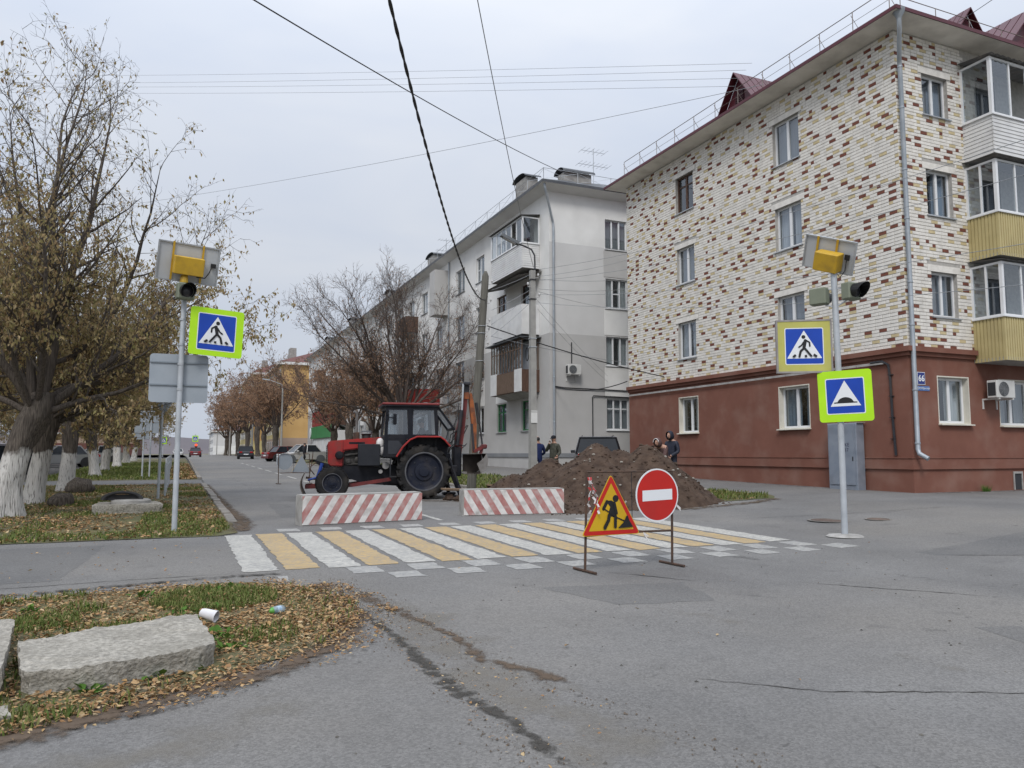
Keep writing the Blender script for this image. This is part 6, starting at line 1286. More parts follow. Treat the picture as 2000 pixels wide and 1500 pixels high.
# dug-out rubble and planks under the bucket
for k, (x, y, a, L, w, lab) in enumerate(((8.35, 20.6, -32, 1.5, .22, 'wide plank slanting from the bucket to the heap'), (7.4, 20.9, 12, 1.3, .18, 'dark plank lying under the bucket beside the rear wheel'), (8.0, 20.2, 65, .9, .16, 'short plank on the rubble behind the right barrier'))):
    o = MB().cbox(-L/2, L/2, -w/2, w/2, 0, .05, .006).build('plank', pm('wet_plank', (.12, .08, .05), (.2, .14, .09), 4, .9, stretch=(1, 8, 8))); o.location = (x, y, G(x, y) + .18 + .08*k); o.rotation_euler = (R(8), R(-6 + 9*k), R(a)); tag(o, lab, 'plank')
m_ = MB()
for k in range(70):
    x, y = er.gauss(8.0, .6), er.gauss(20.7, .35); s = er.uniform(.05, .16); m_.ball((x, y, G(x, y) + s*.5 + max(0, .18 - .25*abs(x-8))), (s, s*er.uniform(.6, 1), s*er.uniform(.5, .9)), 6, 4)
tag(m_.build('rubble', M_earth, fix=False), 'lumps of rubble and soil under the backhoe bucket', 'rubble', kind='stuff')
# ================================================================== PEOPLE
M_skin = pm('skin', (.44, .26, .19), (.40, .23, .165), 20, .6)
def skinned(verts, edges, rad, root=0, sub=2):
    """one continuous body grown from a skeleton (Skin + Subdivision)"""
    me = bpy.data.meshes.new('skeleton'); me.from_pydata(verts, edges, []); o = bpy.data.objects.new('skeleton', me); COL.objects.link(o)
    sk = o.modifiers.new('s', 'SKIN'); sk.use_smooth_shade = True; sk.branch_smoothing = .4
    for i, sv in enumerate(me.skin_vertices[0].data):
        r_ = rad[i]; sv.radius = r_ if isinstance(r_, tuple) else (r_, r_); sv.use_root = (i == root)
    ss = o.modifiers.new('d', 'SUBSURF'); ss.levels = sub; ss.render_levels = sub
    dg = bpy.context.evaluated_depsgraph_get(); em_ = bpy.data.meshes.new_from_object(o.evaluated_get(dg)); bpy.data.objects.remove(o); bpy.data.meshes.remove(me)
    v = [x.co.copy() for x in em_.vertices]; f = [tuple(p.vertices) for p in em_.polygons]; bpy.data.meshes.remove(em_); return v, f
def person(loc, rz, label, J, jacket, trousers, head, shoes=None, seated=False, cover=None):
    """J: joints in metres, facing local -y; head: (x,y,z) centre of the skull"""
    t = thing('person', loc, label, 'person', rz)
    n = ['pelvis', 'waist', 'chest', 'neck', 'skull', 'shL', 'elL', 'haL', 'shR', 'elR', 'haR', 'hipL', 'knL', 'anL', 'toL', 'hipR', 'knR', 'anR', 'toR']
    ix = {k: i for i, k in enumerate(n)}; hd = Vector(J['skull'])
    E = [('pelvis','waist'),('waist','chest'),('chest','neck'),('neck','skull'),('chest','shL'),('shL','elL'),('elL','haL'),('chest','shR'),('shR','elR'),('elR','haR'),('pelvis','hipL'),('hipL','knL'),('knL','anL'),('anL','toL'),('pelvis','hipR'),('hipR','knR'),('knR','anR'),('anR','toR')]
    rd = {'pelvis': (.17, .13), 'waist': (.18, .135), 'chest': (.20, .14), 'neck': .065, 'skull': .085, 'sh': .085, 'el': .062, 'ha': .045, 'hip': .105, 'kn': .075, 'an': .06, 'to': .045}
    v, f = skinned([J[k] for k in n], [(ix[a], ix[b]) for a, b in E], [rd.get(k, rd.get(k[:-1])) for k in n])
    m_ = MB(); m_.add(v, f); cut = hd.z - .13
    J_ = {k: Vector(J[k]) for k in n}
    def reg(c):
        if c.z > cut - .02 and (c - hd).length < .28: return 2
        if min((c - J_['haL']).length, (c - J_['haR']).length) < .055: return 2
        if c.z < min(J_['anL'].z, J_['anR'].z) + .02: return 3
        return 1 if c.z < J_['pelvis'].z - .12 else 0
    m_.mi = [reg(sum((Vector(v[i]) for i in q), Vector())/len(q)) for q in f]
    # skull, nose, ears, fingers in the same mesh
    m_.m = 2; m_.ball(hd + Vector((0, .0, .01)), (.078, .095, .115), 14, 10); m_.ball(hd + Vector((0, -.098, -.01)), (.016, .02, .028), 6, 5)
    for s in (-1, 1): m_.ball(hd + Vector((s*.08, .01, -.005)), (.012, .025, .034), 6, 5)
    for h, e_ in (('haL', 'elL'), ('haR', 'elR')):
        d = (J_[h] - J_[e_]).normalized(); sd = d.cross(Vector((0, 1, .3))).normalized()
        for k in range(4):
            b = J_[h] + d*.03 + sd*(.018*(k-1.5)); L = (.05, .062, .058, .045)[k]; c2 = b + d*L*.6; m_.tube([b, c2, c2 + d*L*.4 + Vector((0, -.02, -.012))], [.0105, .009, .007], 6)
        b = J_[h] + sd*.03; m_.tube([b, b + d*.035 + sd*.025, b + d*.06 + sd*.02], [.012, .010, .008], 6)
    m_.build('body', [jacket, trousers, M_skin, shoes or M_black], t, smooth='all', fix=False)
    m_ = MB()
    for s in (-1, 1): m_.ball(hd + Vector((s*.03, -.088, .018)), (.012, .008, .008), 6, 4)
    m_.box(hd.x-.025, hd.x+.025, hd.y-.098, hd.y-.088, hd.z-.058, hd.z-.050); m_.build('face_details', pm('eye_dark', (.05, .03, .025), rough=.5), t)
    return t, hd
def stand_J(h=1.75, **k):
    s = h/1.75; J = {'pelvis': (0, 0, .95), 'waist': (0, 0, 1.12), 'chest': (0, .01, 1.36), 'neck': (0, 0, 1.52), 'skull': (0, -.02, 1.635), 'shL': (.19, .01, 1.42), 'elL': (.25, .02, 1.14), 'haL': (.22, -.1, .90), 'shR': (-.19, .01, 1.42), 'elR': (-.25, .02, 1.14), 'haR': (-.22, -.1, .90), 'hipL': (.1, 0, .88), 'knL': (.11, -.01, .49), 'anL': (.11, .02, .09), 'toL': (.13, -.15, .04), 'hipR': (-.1, 0, .88), 'knR': (-.11, -.01, .49), 'anR': (-.11, .02, .09), 'toR': (-.13, -.15, .04)}
    J.update(k); return {a: (b[0]*s, b[1]*s, b[2]*s) for a, b in J.items()}
C_navy = pm('cloth_navy', (.012, .022, .085), (.018, .03, .11), 6, .9, bump=.4, bscale=12); C_dark = pm('cloth_dark', (.014, .015, .02), (.022, .023, .03), 6, .9, bump=.4, bscale=12); C_olive = pm('cloth_camouflage', (.045, .048, .036), (.085, .085, .068), 9, .9, bump=.4, bscale=12); C_mauve = pm('cloth_mauve', (.085, .048, .045), (.11, .065, .06), 6, .9, bump=.4, bscale=12); C_puf = pm('puffer_blue_black', (.012, .015, .028), (.02, .024, .042), 4, .6, bump=.6, bscale=7)
def hat(t, hd, m, r=.1, z=.02, brim=False):
    m_ = MB(); prof = [(r*.98, z-.01), (r*1.02, z+.03), (r*.95, z+.075), (r*.7, z+.105), (.01, z+.118)]; m_.lathe(prof, 14, c=tuple(hd), caps=(False, True)); m_.v = [(hd.x + (x-hd.x)*.9, hd.y + (y-hd.y)*1.08, zz_ if 1 else 0) for x, y, zz_ in m_.v]; o = m_.build('hat', m, t, smooth='all')
    if brim: m_ = MB(); m_.add([(hd.x-.075, hd.y-.085, hd.z+.03), (hd.x+.075, hd.y-.085, hd.z+.03), (hd.x+.06, hd.y-.16, hd.z+.015), (hd.x-.06, hd.y-.16, hd.z+.015), (hd.x-.075, hd.y-.085, hd.z+.045), (hd.x+.075, hd.y-.085, hd.z+.045), (hd.x+.06, hd.y-.16, hd.z+.022), (hd.x-.06, hd.y-.16, hd.z+.022)], [(0,3,2,1),(4,5,6,7),(0,1,5,4),(1,2,6,5),(2,3,7,6),(3,0,4,7)]); m_.build('peak', m, o)
def hood(t, hd, m, trim=None):
    m_ = MB(); n = 16; vs = []; rings = [(-.085, .098, .118), (-.04, .125, .145), (.03, .13, .15), (.09, .10, .12), (.13, .05, .06)]
    for dy, rx, rz_ in rings:
        for k in range(n): a = 2*math.pi*k/n; vs.append((hd.x + rx*math.cos(a), hd.y + dy, hd.z + .015 + rz_*math.sin(a) - (.03 if dy > .05 else 0)))
    m_.add(vs, [(i*n+k, i*n+(k+1) % n, (i+1)*n+(k+1) % n, (i+1)*n+k) for i in range(4) for k in range(n)] + [tuple(range(4*n, 5*n))]); o = m_.build('hood', m, t, smooth='all', fix=False)
    if trim: m_ = MB(); m_.tube([(hd.x + .1*math.cos(k*.4), hd.y-.09, hd.z + .015 + .12*math.sin(k*.4)) for k in range(9)], .011, 6); m_.build('hood_trim', trim, o, smooth='all')
# the man in blue behind the lamp pole, seen from behind
t, hd = person((12.42, 26.5, G(12.4, 26.5)), R(165), 'person in blue work clothes and black hat seen from behind, right of the lamp pole', stand_J(1.74, elL=(.28, -.05, 1.15), haL=(.18, -.22, 1.05), elR=(-.28, -.05, 1.15), haR=(-.18, -.22, 1.05)), C_navy, C_navy, None); hat(t, hd, M_black, .098, -.01)
# the man in a cap, hand at his mouth
t, hd = person((12.78, 25.85, G(12.8, 25.8)), R(-62), 'person in camouflage jacket and dark cap, one hand raised to the mouth', stand_J(1.74, elR=(-.30, -.10, 1.17), haR=(-.05, -.19, 1.50), elL=(.27, .02, 1.13), haL=(.24, -.16, .98)), C_olive, C_dark, None); hat(t, hd, C_dark, .1, .03, True)
# two hooded people behind the heap
t, hd = person((13.95, 20.0, G(13.9, 20)), R(-75), 'person in dark blue hooded puffer jacket behind the earth heap', stand_J(1.78, skull=(0, -.07, 1.62), haL=(.15, -.25, 1.0), haR=(-.15, -.25, 1.0)), C_puf, C_dark, None); hood(t, hd, C_puf)
t, hd = person((13.52, 19.75, G(13.5, 19.7)), R(-70), 'person in brown hooded coat with white trim bending over behind the heap', stand_J(1.68, chest=(0, -.16, 1.32), neck=(0, -.27, 1.44), skull=(0, -.36, 1.50), shL=(.18, -.17, 1.37), shR=(-.18, -.17, 1.37), elL=(.22, -.3, 1.1), haL=(.12, -.42, 1.0), elR=(-.22, -.3, 1.1), haR=(-.12, -.42, 1.0), waist=(0, -.05, 1.11)), C_mauve, C_dark, None); hood(t, hd, C_mauve, M_tape1)
# far pedestrian by the parked cars
t, hd = person((9.85, 69.0, G(9.8, 69)), R(100), 'person in dark jacket walking beside the white parked car', stand_J(1.76, knL=(.11, -.12, .5), anL=(.11, .08, .1), toL=(.12, -.08, .05), knR=(-.11, .05, .48), anR=(-.11, .25, .14), toR=(-.11, .12, .05)), C_dark, C_dark, None); hat(t, hd, M_black, .097, 0)
# driver in the cab
P = chain(TX) @ Vector((.05, -.05, 1.42)); sj = {'pelvis': (0, 0, .12), 'waist': (0, 0, .28), 'chest': (0, 0, .52), 'neck': (0, -.02, .67), 'skull': (0, -.04, .79), 'shL': (.19, 0, .57), 'elL': (.25, -.12, .33), 'haL': (.15, -.36, .32), 'shR': (-.19, 0, .57), 'elR': (-.25, -.12, .33), 'haR': (-.15, -.36, .32), 'hipL': (.1, -.05, .1), 'knL': (.13, -.42, .12), 'anL': (.13, -.5, -.12), 'toL': (.13, -.6, -.16), 'hipR': (-.1, -.05, .1), 'knR': (-.13, -.42, .12), 'anR': (-.13, -.5, -.12), 'toR': (-.13, -.6, -.16)}
t, hd = person(P, TX.rotation_euler.z - R(90), 'driver in dark jacket seated inside the tractor cab', sj, C_dark, C_dark, None); hat(t, hd, M_black, .098, 0)
# ================================================================== CARS
M_carglass = pm('car_glass', (.016, .02, .025), rough=.08, spec=.4); M_tail = pm('tail_light', (.35, .01, .01), rough=.25); M_head = pm('head_light', (.55, .56, .58), rough=.15, metal=.3)
def car(loc, rz, label, paint, L=4.3, W=1.75, H=1.5, est=False, clad=None, plate_=True):
    """front at local -x; origin on the ground under the middle"""
    t = thing('parked_car', loc, label, 'car', rz); h = L/2; zb = .24; zs = H*.60
    low = [(-h, zb+.1), (-h+.02, zs*.62), (-h+.16, zs*.80), (-h+.95, zs*.93), (-h+1.15, zs), (h-.35, zs+.03), (h-.08, zs*.97), (h, zs*.70), (h-.01, zb+.12), (h-.12, zb), (-h+.12, zb)]
    bm = bmesh.new(); f0 = bm.faces.new([bm.verts.new((a, -W/2, c)) for a, c in low]); ex = bmesh.ops.extrude_face_region(bm, geom=[f0]); bmesh.ops.translate(bm, verts=[v for v in ex['geom'] if isinstance(v, bmesh.types.BMVert)], vec=(0, W, 0)); bmesh.ops.recalc_face_normals(bm, faces=bm.faces)
    for v in bm.verts:
        if abs(v.co.x) > h-.2: v.co.y *= .9
    bmesh.ops.bevel(bm, geom=[e for e in bm.edges if len(e.link_faces) == 2], offset=.06, segments=3, affect='EDGES'); m_ = MB(); m_.bm(bm); bm.free(); body = m_.build('body', paint, t, smooth=True)
    rx = h - (.22 if est else .75); rt = h - (.42 if est else 1.25)
    a0, a1, b0, b1 = -h+1.05, rx, -h+1.75, rt; w0, w1 = W/2-.05, W/2-.22
    m_ = MB(); m_.add([(a0, -w0, zs-.05), (a1, -w0, zs-.05), (a1, w0, zs-.05), (a0, w0, zs-.05), (b0, -w1, H-.04), (b1, -w1, H-.04), (b1, w1, H-.04), (b0, w1, H-.04)], [(0,3,2,1),(4,5,6,7),(0,1,5,4),(1,2,6,5),(2,3,7,6),(3,0,4,7)]); gh = m_.build('windows', M_carglass, t)
    m_ = MB(); m_.cbox(b0-.06, b1+.06, -w1-.02, w1+.02, H-.055, H, .025)
    for (x0, x1) in ((a0, b0), (a1, b1), ((a0+a1)/2-.1, (b0+b1)/2-.1)):
        for s in (-1, 1): m_.beam((x0, s*(w0+.004), zs-.02), (x1, s*(w1+.004), H-.03), .05, .07)
    m_.build('roof', paint, t)
    for s in (-1, 1):
        for x in (-h+.82, h-.85):
            m_ = MB(); r_ = .315; m_.lathe([(r_*.6, s*-.1), (r_*.95, s*-.11), (r_, s*-.05), (r_, s*.06), (r_*.95, s*.105), (r_*.62, s*.11)], 22, 'y', (x, s*(W/2-.12), r_)); w = m_.build('wheel', M_tyre, t, smooth=True)
            m_ = MB(); m_.lathe([(r_*.62, s*.108), (r_*.5, s*.08), (r_*.2, s*.09), (.01, s*.1)], 14, 'y', (x, s*(W/2-.12), r_)); m_.build('rim', M_galv, w, smooth=True)
            m_ = MB(); m_.lathe([(r_+.07, s*-.12), (r_+.075, s*.128), (r_+.02, s*.130), (.01, s*.129)], 20, 'y', (x, s*(W/2-.12), r_)); m_.build('wheel_arch', clad or M_black, body)
        m_ = MB(); m_.cbox(h-.1, h+.012, s*(W/2-.3)-.17, s*(W/2-.3)+.17, zs*.78, zs*.97, .02); m_.build('tail_light', M_tail, t); m_ = MB(); m_.cbox(-h-.0, -h+.2, s*(W/2-.32)-.2, s*(W/2-.32)+.2, zs*.62, zs*.8, .03); m_.build('headlight', M_head, t)
        m_ = MB(); m_.cbox(a0+.2, a0+.38, s*(W/2+.08)-.09, s*(W/2+.08)+.09, zs, zs+.13, .02); m_.build('mirror', paint, t)
    m_ = MB(); m_.cbox(h-.1, h+.03, -W/2+.12, W/2-.12, zb+.02, zb+.28, .03); m_.build('rear_bumper', clad or paint, t); m_ = MB(); m_.cbox(-h-.03, -h+.1, -W/2+.12, W/2-.12, zb+.02, zb+.26, .03); m_.build('front_bumper', clad or paint, t)
    if plate_: m_ = MB(); m_.box(h+.008, h+.036, -.26, .26, zs*.55, zs*.55+.11); m_.build('number_plate', M_signw, t)
    if est:
        for s in (-1, 1): m_ = MB(); m_.tube([(b0+.15, s*(w1-.08), H+.04), (b1-.1, s*(w1-.08), H+.04)], .018, 6); m_.build('roof_rail', M_blackmetal, t)
    return t
P_blk = pm('paint_black', (.012, .013, .016), rough=.22, coat=.5); P_wht = pm('paint_white', (.55, .55, .54), (.5, .5, .49), 1, .3, coat=.4); P_red = pm('paint_dark_red', (.10, .012, .014), rough=.25, coat=.5); P_gry = pm('paint_grey', (.12, .13, .14), rough=.3, coat=.4); P_blu = pm('paint_navy', (.012, .018, .035), rough=.3, coat=.4); P_slv = pm('paint_silver', (.42, .43, .44), rough=.35, metal=.4, coat=.3)
car((15.6, 27.6, G(15.6, 27.6) + .02), R(-118), 'black estate car half hidden behind the earth heap', P_blk, 4.5, 1.8, 1.56, est=True)
car((7.0, 97.0, G(7, 97)), R(-92), 'black hatchback parked nose-in under the far autumn trees', P_blk, 4.2, 1.78, 1.5, est=True)
car((10.1, 71.5, G(10.1, 71.5)), R(12), 'white crossover with dark cladding parked by the grey house', P_wht, 4.35, 1.8, 1.6, est=False, clad=P_gry)
car((9.6, 80.5, G(9.6, 80.5)), R(200), 'dark red car parked just behind the white crossover', P_red, 4.3, 1.76, 1.48)
car((1.95, 128.5, .99), R(-90), 'small dark red saloon far down the road seen from behind', P_red, 4.2, 1.7, 1.44); car((-.6, 165, .99), R(90), 'white car at the far crossing left of the red saloon', P_wht, 4.3, 1.75, 1.48)
for x, y, a, p, lab in ((-7.6, 62, 14, P_slv, 'silver car parked beyond the left trees, nearest of the row'), (-8.2, 68, 10, P_wht, 'white car parked behind the silver car on the left lot'), (-6.8, 76, 8, P_slv, 'farthest pale car of the left parking row'), (-9.0, 47, 20, P_blu, 'navy blue car showing between the whitewashed trunks')): car((x, y, G(x, y)), R(a), lab, p, 4.4, 1.78, 1.5, est=(y == 47))
# ================================================================== TREES
def barkmat(name, white, c1=(.052, .044, .038), c2=(.150, .128, .108)):
    m = bpy.data.materials.new(name); m.use_nodes = True; t = m.node_tree; p = t.nodes['Principled BSDF']; p.inputs['Roughness'].default_value = .95; p.inputs['Specular IOR Level'].default_value = .15
    co = t.nodes.new('ShaderNodeTexCoord').outputs['Object']; mp_ = t.nodes.new('ShaderNodeMapping'); mp_.inputs['Scale'].default_value = (22, 22, 1.9); t.links.new(co, mp_.inputs[0])
    n = t.nodes.new('ShaderNodeTexNoise'); n.inputs['Scale'].default_value = 1.6; n.inputs['Detail'].default_value = 8; t.links.new(mp_.outputs[0], n.inputs['Vector'])
    r = t.nodes.new('ShaderNodeValToRGB'); r.color_ramp.elements[0].position = .35; r.color_ramp.elements[1].position = .66; r.color_ramp.elements[0].color = (*c1, 1); r.color_ramp.elements[1].color = (*c2, 1); t.links.new(n.outputs['Fac'], r.inputs[0]); col = r.outputs[0]
    if white:
        s = t.nodes.new('ShaderNodeSeparateXYZ'); t.links.new(co, s.inputs[0]); n2 = t.nodes.new('ShaderNodeTexNoise'); n2.inputs['Scale'].default_value = 3.2; n2.inputs['Detail'].default_value = 8; t.links.new(co, n2.inputs['Vector'])
        a = t.nodes.new('ShaderNodeMath'); a.operation = 'MULTIPLY_ADD'; a.inputs[1].default_value = 1.1; t.links.new(n2.outputs['Fac'], a.inputs[0]); t.links.new(s.outputs['Z'], a.inputs[2])
        q = t.nodes.new('ShaderNodeMapRange'); q.inputs['From Min'].default_value = white+.5; q.inputs['From Max'].default_value = white+.66; q.inputs['To Min'].default_value = 1; q.inputs['To Max'].default_value = 0; t.links.new(a.outputs[0], q.inputs['Value'])
        # whitewash has come off in the furrows
        w = t.nodes.new('ShaderNodeMapRange'); w.inputs['From Min'].default_value = .30; w.inputs['From Max'].default_value = .47; t.links.new(n.outputs['Fac'], w.inputs['Value'])
        k = t.nodes.new('ShaderNodeMath'); k.operation = 'MULTIPLY'; t.links.new(q.outputs[0], k.inputs[0]); t.links.new(w.outputs[0], k.inputs[1])
        x = t.nodes.new('ShaderNodeMix'); x.data_type = 'RGBA'; t.links.new(k.outputs[0], x.inputs['Factor']); t.links.new(col, x.inputs['A']); x.inputs['B'].default_value = (.56, .545, .52, 1); col = x.outputs['Result']
    t.links.new(col, p.inputs['Base Color']); b = t.nodes.new('ShaderNodeBump'); b.inputs['Strength'].default_value = .9; b.inputs['Distance'].default_value = .03; t.links.new(n.outputs['Fac'], b.inputs['Height']); t.links.new(b.outputs[0], p.inputs['Normal'])
    MATS[name] = m; return m
M_barkw = barkmat('bark_whitewashed', 1.35); M_bark = barkmat('bark', 0); M_twig = barkmat('twig_bark', 0, (.07, .058, .05), (.135, .115, .098)); M_twigred = barkmat('twig_bark_red', 0, (.085, .068, .06), (.15, .12, .105))
LEAF1 = leafmat('leaves_olive_tan', [(.19, .12, .06), (.36, .26, .13), (.28, .245, .105), (.46, .345, .185), (.25, .23, .09), (.50, .395, .23), (.30, .19, .10)], .42)
LEAF2 = leafmat('leaves_red_brown', [(.20, .12, .08), (.33, .20, .13), (.42, .27, .17), (.27, .16, .105), (.46, .31, .19)], .35)
class Tree:
    def __init__(s, seed): s.r = random.Random(seed); s.v = []; s.f = []; s.lv = []; s.lf = []; s.tips = []
    def tube(s, pts, r0, r1, n):
        b = len(s.v); k = len(pts); up = None
        for i in range(k):
            t = pts[min(i+1, k-1)] - pts[max(i-1, 0)]
            if t.length < 1e-7: t = Vector((0, 0, 1))
            t.normalize()
            if up is None: up = t.orthogonal().normalized()
            up = up - t*up.dot(t)
            if up.length < 1e-6: up = t.orthogonal()
            up.normalize(); w = t.cross(up); rr = r0 + (r1-r0)*i/(k-1)
            for j in range(n): a = 2*math.pi*j/n; q = pts[i] + up*(math.cos(a)*rr) + w*(math.sin(a)*rr); s.v.append((q.x, q.y, q.z))
        for i in range(k-1):
            for j in range(n): s.f.append((b+i*n+j, b+i*n+(j+1) % n, b+(i+1)*n+(j+1) % n, b+(i+1)*n+j))
    def path(s, p, d, L, n, wob, trop):
        pts = [p.copy()]; d = d.normalized()
        for i in range(n):
            d = (d + Vector((s.r.gauss(0, wob), s.r.gauss(0, wob), s.r.gauss(0, wob) + trop))).normalized(); pts.append(pts[-1] + d*(L/n))
        return pts
    def leaf(s, p, size):
        r = s.r; a = r.uniform(0, 6.283); dr = r.uniform(-1.3, -.2); d = Vector((math.cos(a)*math.cos(dr), math.sin(a)*math.cos(dr), math.sin(dr))); w = d.cross(Vector((r.uniform(-1, 1), r.uniform(-1, 1), r.uniform(-.5, 1))))
        if w.length < 1e-3: return
        w.normalize(); L = size*r.uniform(.7, 1.35); W = L*r.uniform(.2, .34); m = p + d*(L*.45); e = p + d*L + Vector((0, 0, -.25*L*r.random())); nn = d.cross(w)*(L*.12)
        b = len(s.lv); s.lv += [tuple(p), tuple(m + w*W + nn), tuple(e), tuple(m - w*W + nn)]; s.lf.append((b, b+1, b+2, b+3))
    def grow(s, p, d, L, r, lev, cfg):
        c = cfg[lev]; n = c['seg']; pts = s.path(p, d, L, n, c['wob'], c['trop']); s.tube(pts, r, r*c['tap'], c['n'])
        if lev + 1 < len(cfg):
            k = cfg[lev+1]; cnt = max(1, int(round(c['kids'] * s.r.uniform(.75, 1.25) * (L/c['ref']))))
            for i in range(cnt):
                t = c['from'] + (1-c['from'])*((i + s.r.random())/cnt); x = t*n; i0 = min(int(x), n-1); q = pts[i0].lerp(pts[i0+1], x-i0); dd = (pts[i0+1]-pts[i0]).normalized()
                ax = dd.orthogonal().normalized(); ax = Matrix.Rotation(s.r.uniform(0, 6.283), 3, dd) @ ax; ang = R(s.r.uniform(*k['ang'])); nd = dd*math.cos(ang) + ax*math.sin(ang); nd.z += k['lift']
                s.grow(q, nd, s.r.uniform(*k['len'])*(1.15 - .6*t), max(r*(1-t*(1-c['tap']))*k['rad'], k['rmin']), lev+1, cfg)
        if c.get('leaf'):
            m = c['leaf']*s.den(pts[-1])*(L/c['ref'])
            for i in range(int(m) + (1 if s.r.random() < m % 1 else 0)): j = s.r.randrange(1, n+1); s.leaf(pts[j] + Vector((s.r.gauss(0, .03), s.r.gauss(0, .03), s.r.gauss(0, .03))), s.lsize)
    den = staticmethod(lambda p: 1.0); lsize = .1
def trunk_mesh(path, rad, n=26, seed=0, lump=.16, flare=.3):
    """thick furrowed trunk with root flare"""
    m_ = MB(); pts = [Vector(p) for p in path]; fine = []; fr = []
    for i in range(len(pts)-1):
        for k in range(8): t = k/8; fine.append(pts[i].lerp(pts[i+1], t)); fr.append(rad[i]+(rad[i+1]-rad[i])*t)
    fine.append(pts[-1]); fr.append(rad[-1]); vs = []
    for i, p in enumerate(fine):
        for j in range(n):
            a = 2*math.pi*j/n; u = Vector((math.cos(a), math.sin(a), 0)); nz_ = noise.noise(Vector((u.x*1.4, u.y*1.4, p.z*.9 + seed*9.1))) + .45*noise.noise(Vector((u.x*4, u.y*4, p.z*1.8 + seed*3))); fl = flare*math.exp(-max(p.z, 0)/.28)*(1 + .6*math.sin(a*3 + seed))
            q = p + u*(fr[i]*(1 + lump*nz_ + fl)); vs.append(tuple(q))
    m_.add(vs, [(i*n+j, i*n+(j+1) % n, (i+1)*n+(j+1) % n, (i+1)*n+j) for i in range(len(fine)-1) for j in range(n)] + [tuple(range((len(fine)-1)*n, len(fine)*n))]); return m_
def make_tree(loc, label, T, trunk, rads, limbs, cfg, bark, twig, leafm, group=None, seed=1, lump=.2, flare=.28, name='broadleaf_tree'):
    t = thing(name, loc, label, 'tree', group=group); tm = trunk_mesh(trunk, rads, 26, seed, lump, flare)
    tm.build('trunk', bark, t, smooth='all', fix=False)
    for p, d, L, r in limbs: T.grow(Vector(p), Vector(d), L, r, 0, cfg)
    MB().add(T.v, T.f).build('branches', twig, t, smooth='all', fix=False)
    if T.lv: MB().add(T.lv, T.lf).build('crown', leafm, t, fix=False)
    return t
def cfg_leafy(k=1.0, lf=7):
    return [dict(seg=11, wob=.11, trop=.05, n=7, tap=.06, kids=14*k, **{'from': .10}, ref=6),
            dict(seg=7, wob=.16, trop=.03, n=5, tap=.15, kids=8*k, **{'from': .12}, ref=2.2, ang=(25, 65), lift=.12, len=(1.4, 3.4), rad=.50, rmin=.012),
            dict(seg=4, wob=.2, trop=-.01, n=3, tap=.3, kids=4*k, **{'from': .15}, ref=.9, ang=(25, 70), lift=.0, len=(.5, 1.3), rad=.45, rmin=.0065, leaf=lf*.6),
            dict(seg=3, wob=.25, trop=-.05, n=3, tap=.5, ref=.4, ang=(20, 70), lift=-.05, len=(.25, .6), rad=.6, rmin=.0042, leaf=lf*.9)]
GRP = 'row of old trees on the left verge'
# --- nearest tree on the left, leaning to the right
TA = Tree(11); TA.lsize = .092; TA.den = staticmethod(lambda p: (1.15 if p.z < 4.4 else 1.15 - 1.0*sm(4.4, 7.8, p.z)))
A = make_tree((-3.3, 19.2, G(-3.3, 19.2)), 'nearest leaning tree with whitewashed trunk and tan autumn leaves at the left edge', TA,
    [(-.15, 0, -.15), (-.05, 0, .7), (.15, 0, 1.5), (.45, .05, 2.2), (.62, .05, 2.75)], [.37, .34, .33, .40, .28],
    [((.55, 0, 2.5), (.42, .1, 1.0), 8.4, 0.156), ((.6, 0, 2.4), (.12, -.1, 1.0), 8.8, 0.133), ((.4, 0, 2.5), (-.25, .1, 1.0), 8.2, 0.125), ((.4, 0, 2.4), (-.6, -.2, 0.702), 7.2, 0.117), ((.65, .1, 2.4), (.95, .25, 0.585), 6.8, 0.109), ((.6, .1, 2.4), (.45, .6, 0.702), 7.5, 0.109), ((.4, .1, 2.3), (-.3, .7, 0.702), 7.2, 0.101), ((.5, -.1, 2.4), (.15, -.7, 0.702), 6.5, 0.086), ((.7, 0, 2.3), (1.0, -.2, 0.328), 5.0, 0.079), ((.3, 0, 2.3), (-1.0, .1, 0.390), 5.2, 0.079), ((.45, -.1, 2.3), (-.5, -.7, 0.546), 6, 0.079)],
    cfg_leafy(1.1, 6.5), M_barkw, M_twig, LEAF1, GRP, seed=1)
A.scale = (.80, .85, .96)
# --- the second kind, copied along the row
TB = Tree(23); TB.lsize = .105; TB.den = staticmethod(lambda p: (1.1 if p.z < 4.8 else 1.1 - .9*sm(4.8, 8.4, p.z)))
B = make_tree((-3.4, 23.3, G(-3.4, 23.3)), 'second tree of the left row, whitewashed trunk close behind the nearest', TB,
    [(-.1, 0, -.15), (0, 0, .8), (.1, 0, 1.6), (.2, .05, 2.3), (.22, .05, 2.8)], [.27, .25, .25, .31, .22],
    [((.2, 0, 2.5), (.45, .1, 1), 7.8, 0.133), ((.2, 0, 2.5), (-.05, -.1, 1), 8.4, 0.125), ((.1, 0, 2.5), (-.5, .2, 0.702), 7, 0.109), ((.2, 0, 2.4), (.8, -.2, 0.546), 6.0, 0.101), ((.2, 0, 2.4), (.2, .7, 0.624), 6.6, 0.101), ((.2, 0, 2.4), (.0, -.8, 0.546), 5.8, 0.086), ((.3, 0, 2.3), (1, .3, 0.250), 4.2, 0.072), ((.2, 0, 2.3), (-.9, -.3, 0.390), 5, 0.072), ((.25, 0, 2.3), (.7, -.7, 0.218), 3.6, 0.065), ((.25, 0, 2.2), (.9, -.1, 0.036), 3.0, 0.058)],
    cfg_leafy(.95, 7), M_barkw, M_twig, LEAF1, GRP, seed=5)
B.scale = (.86, .86, .95)
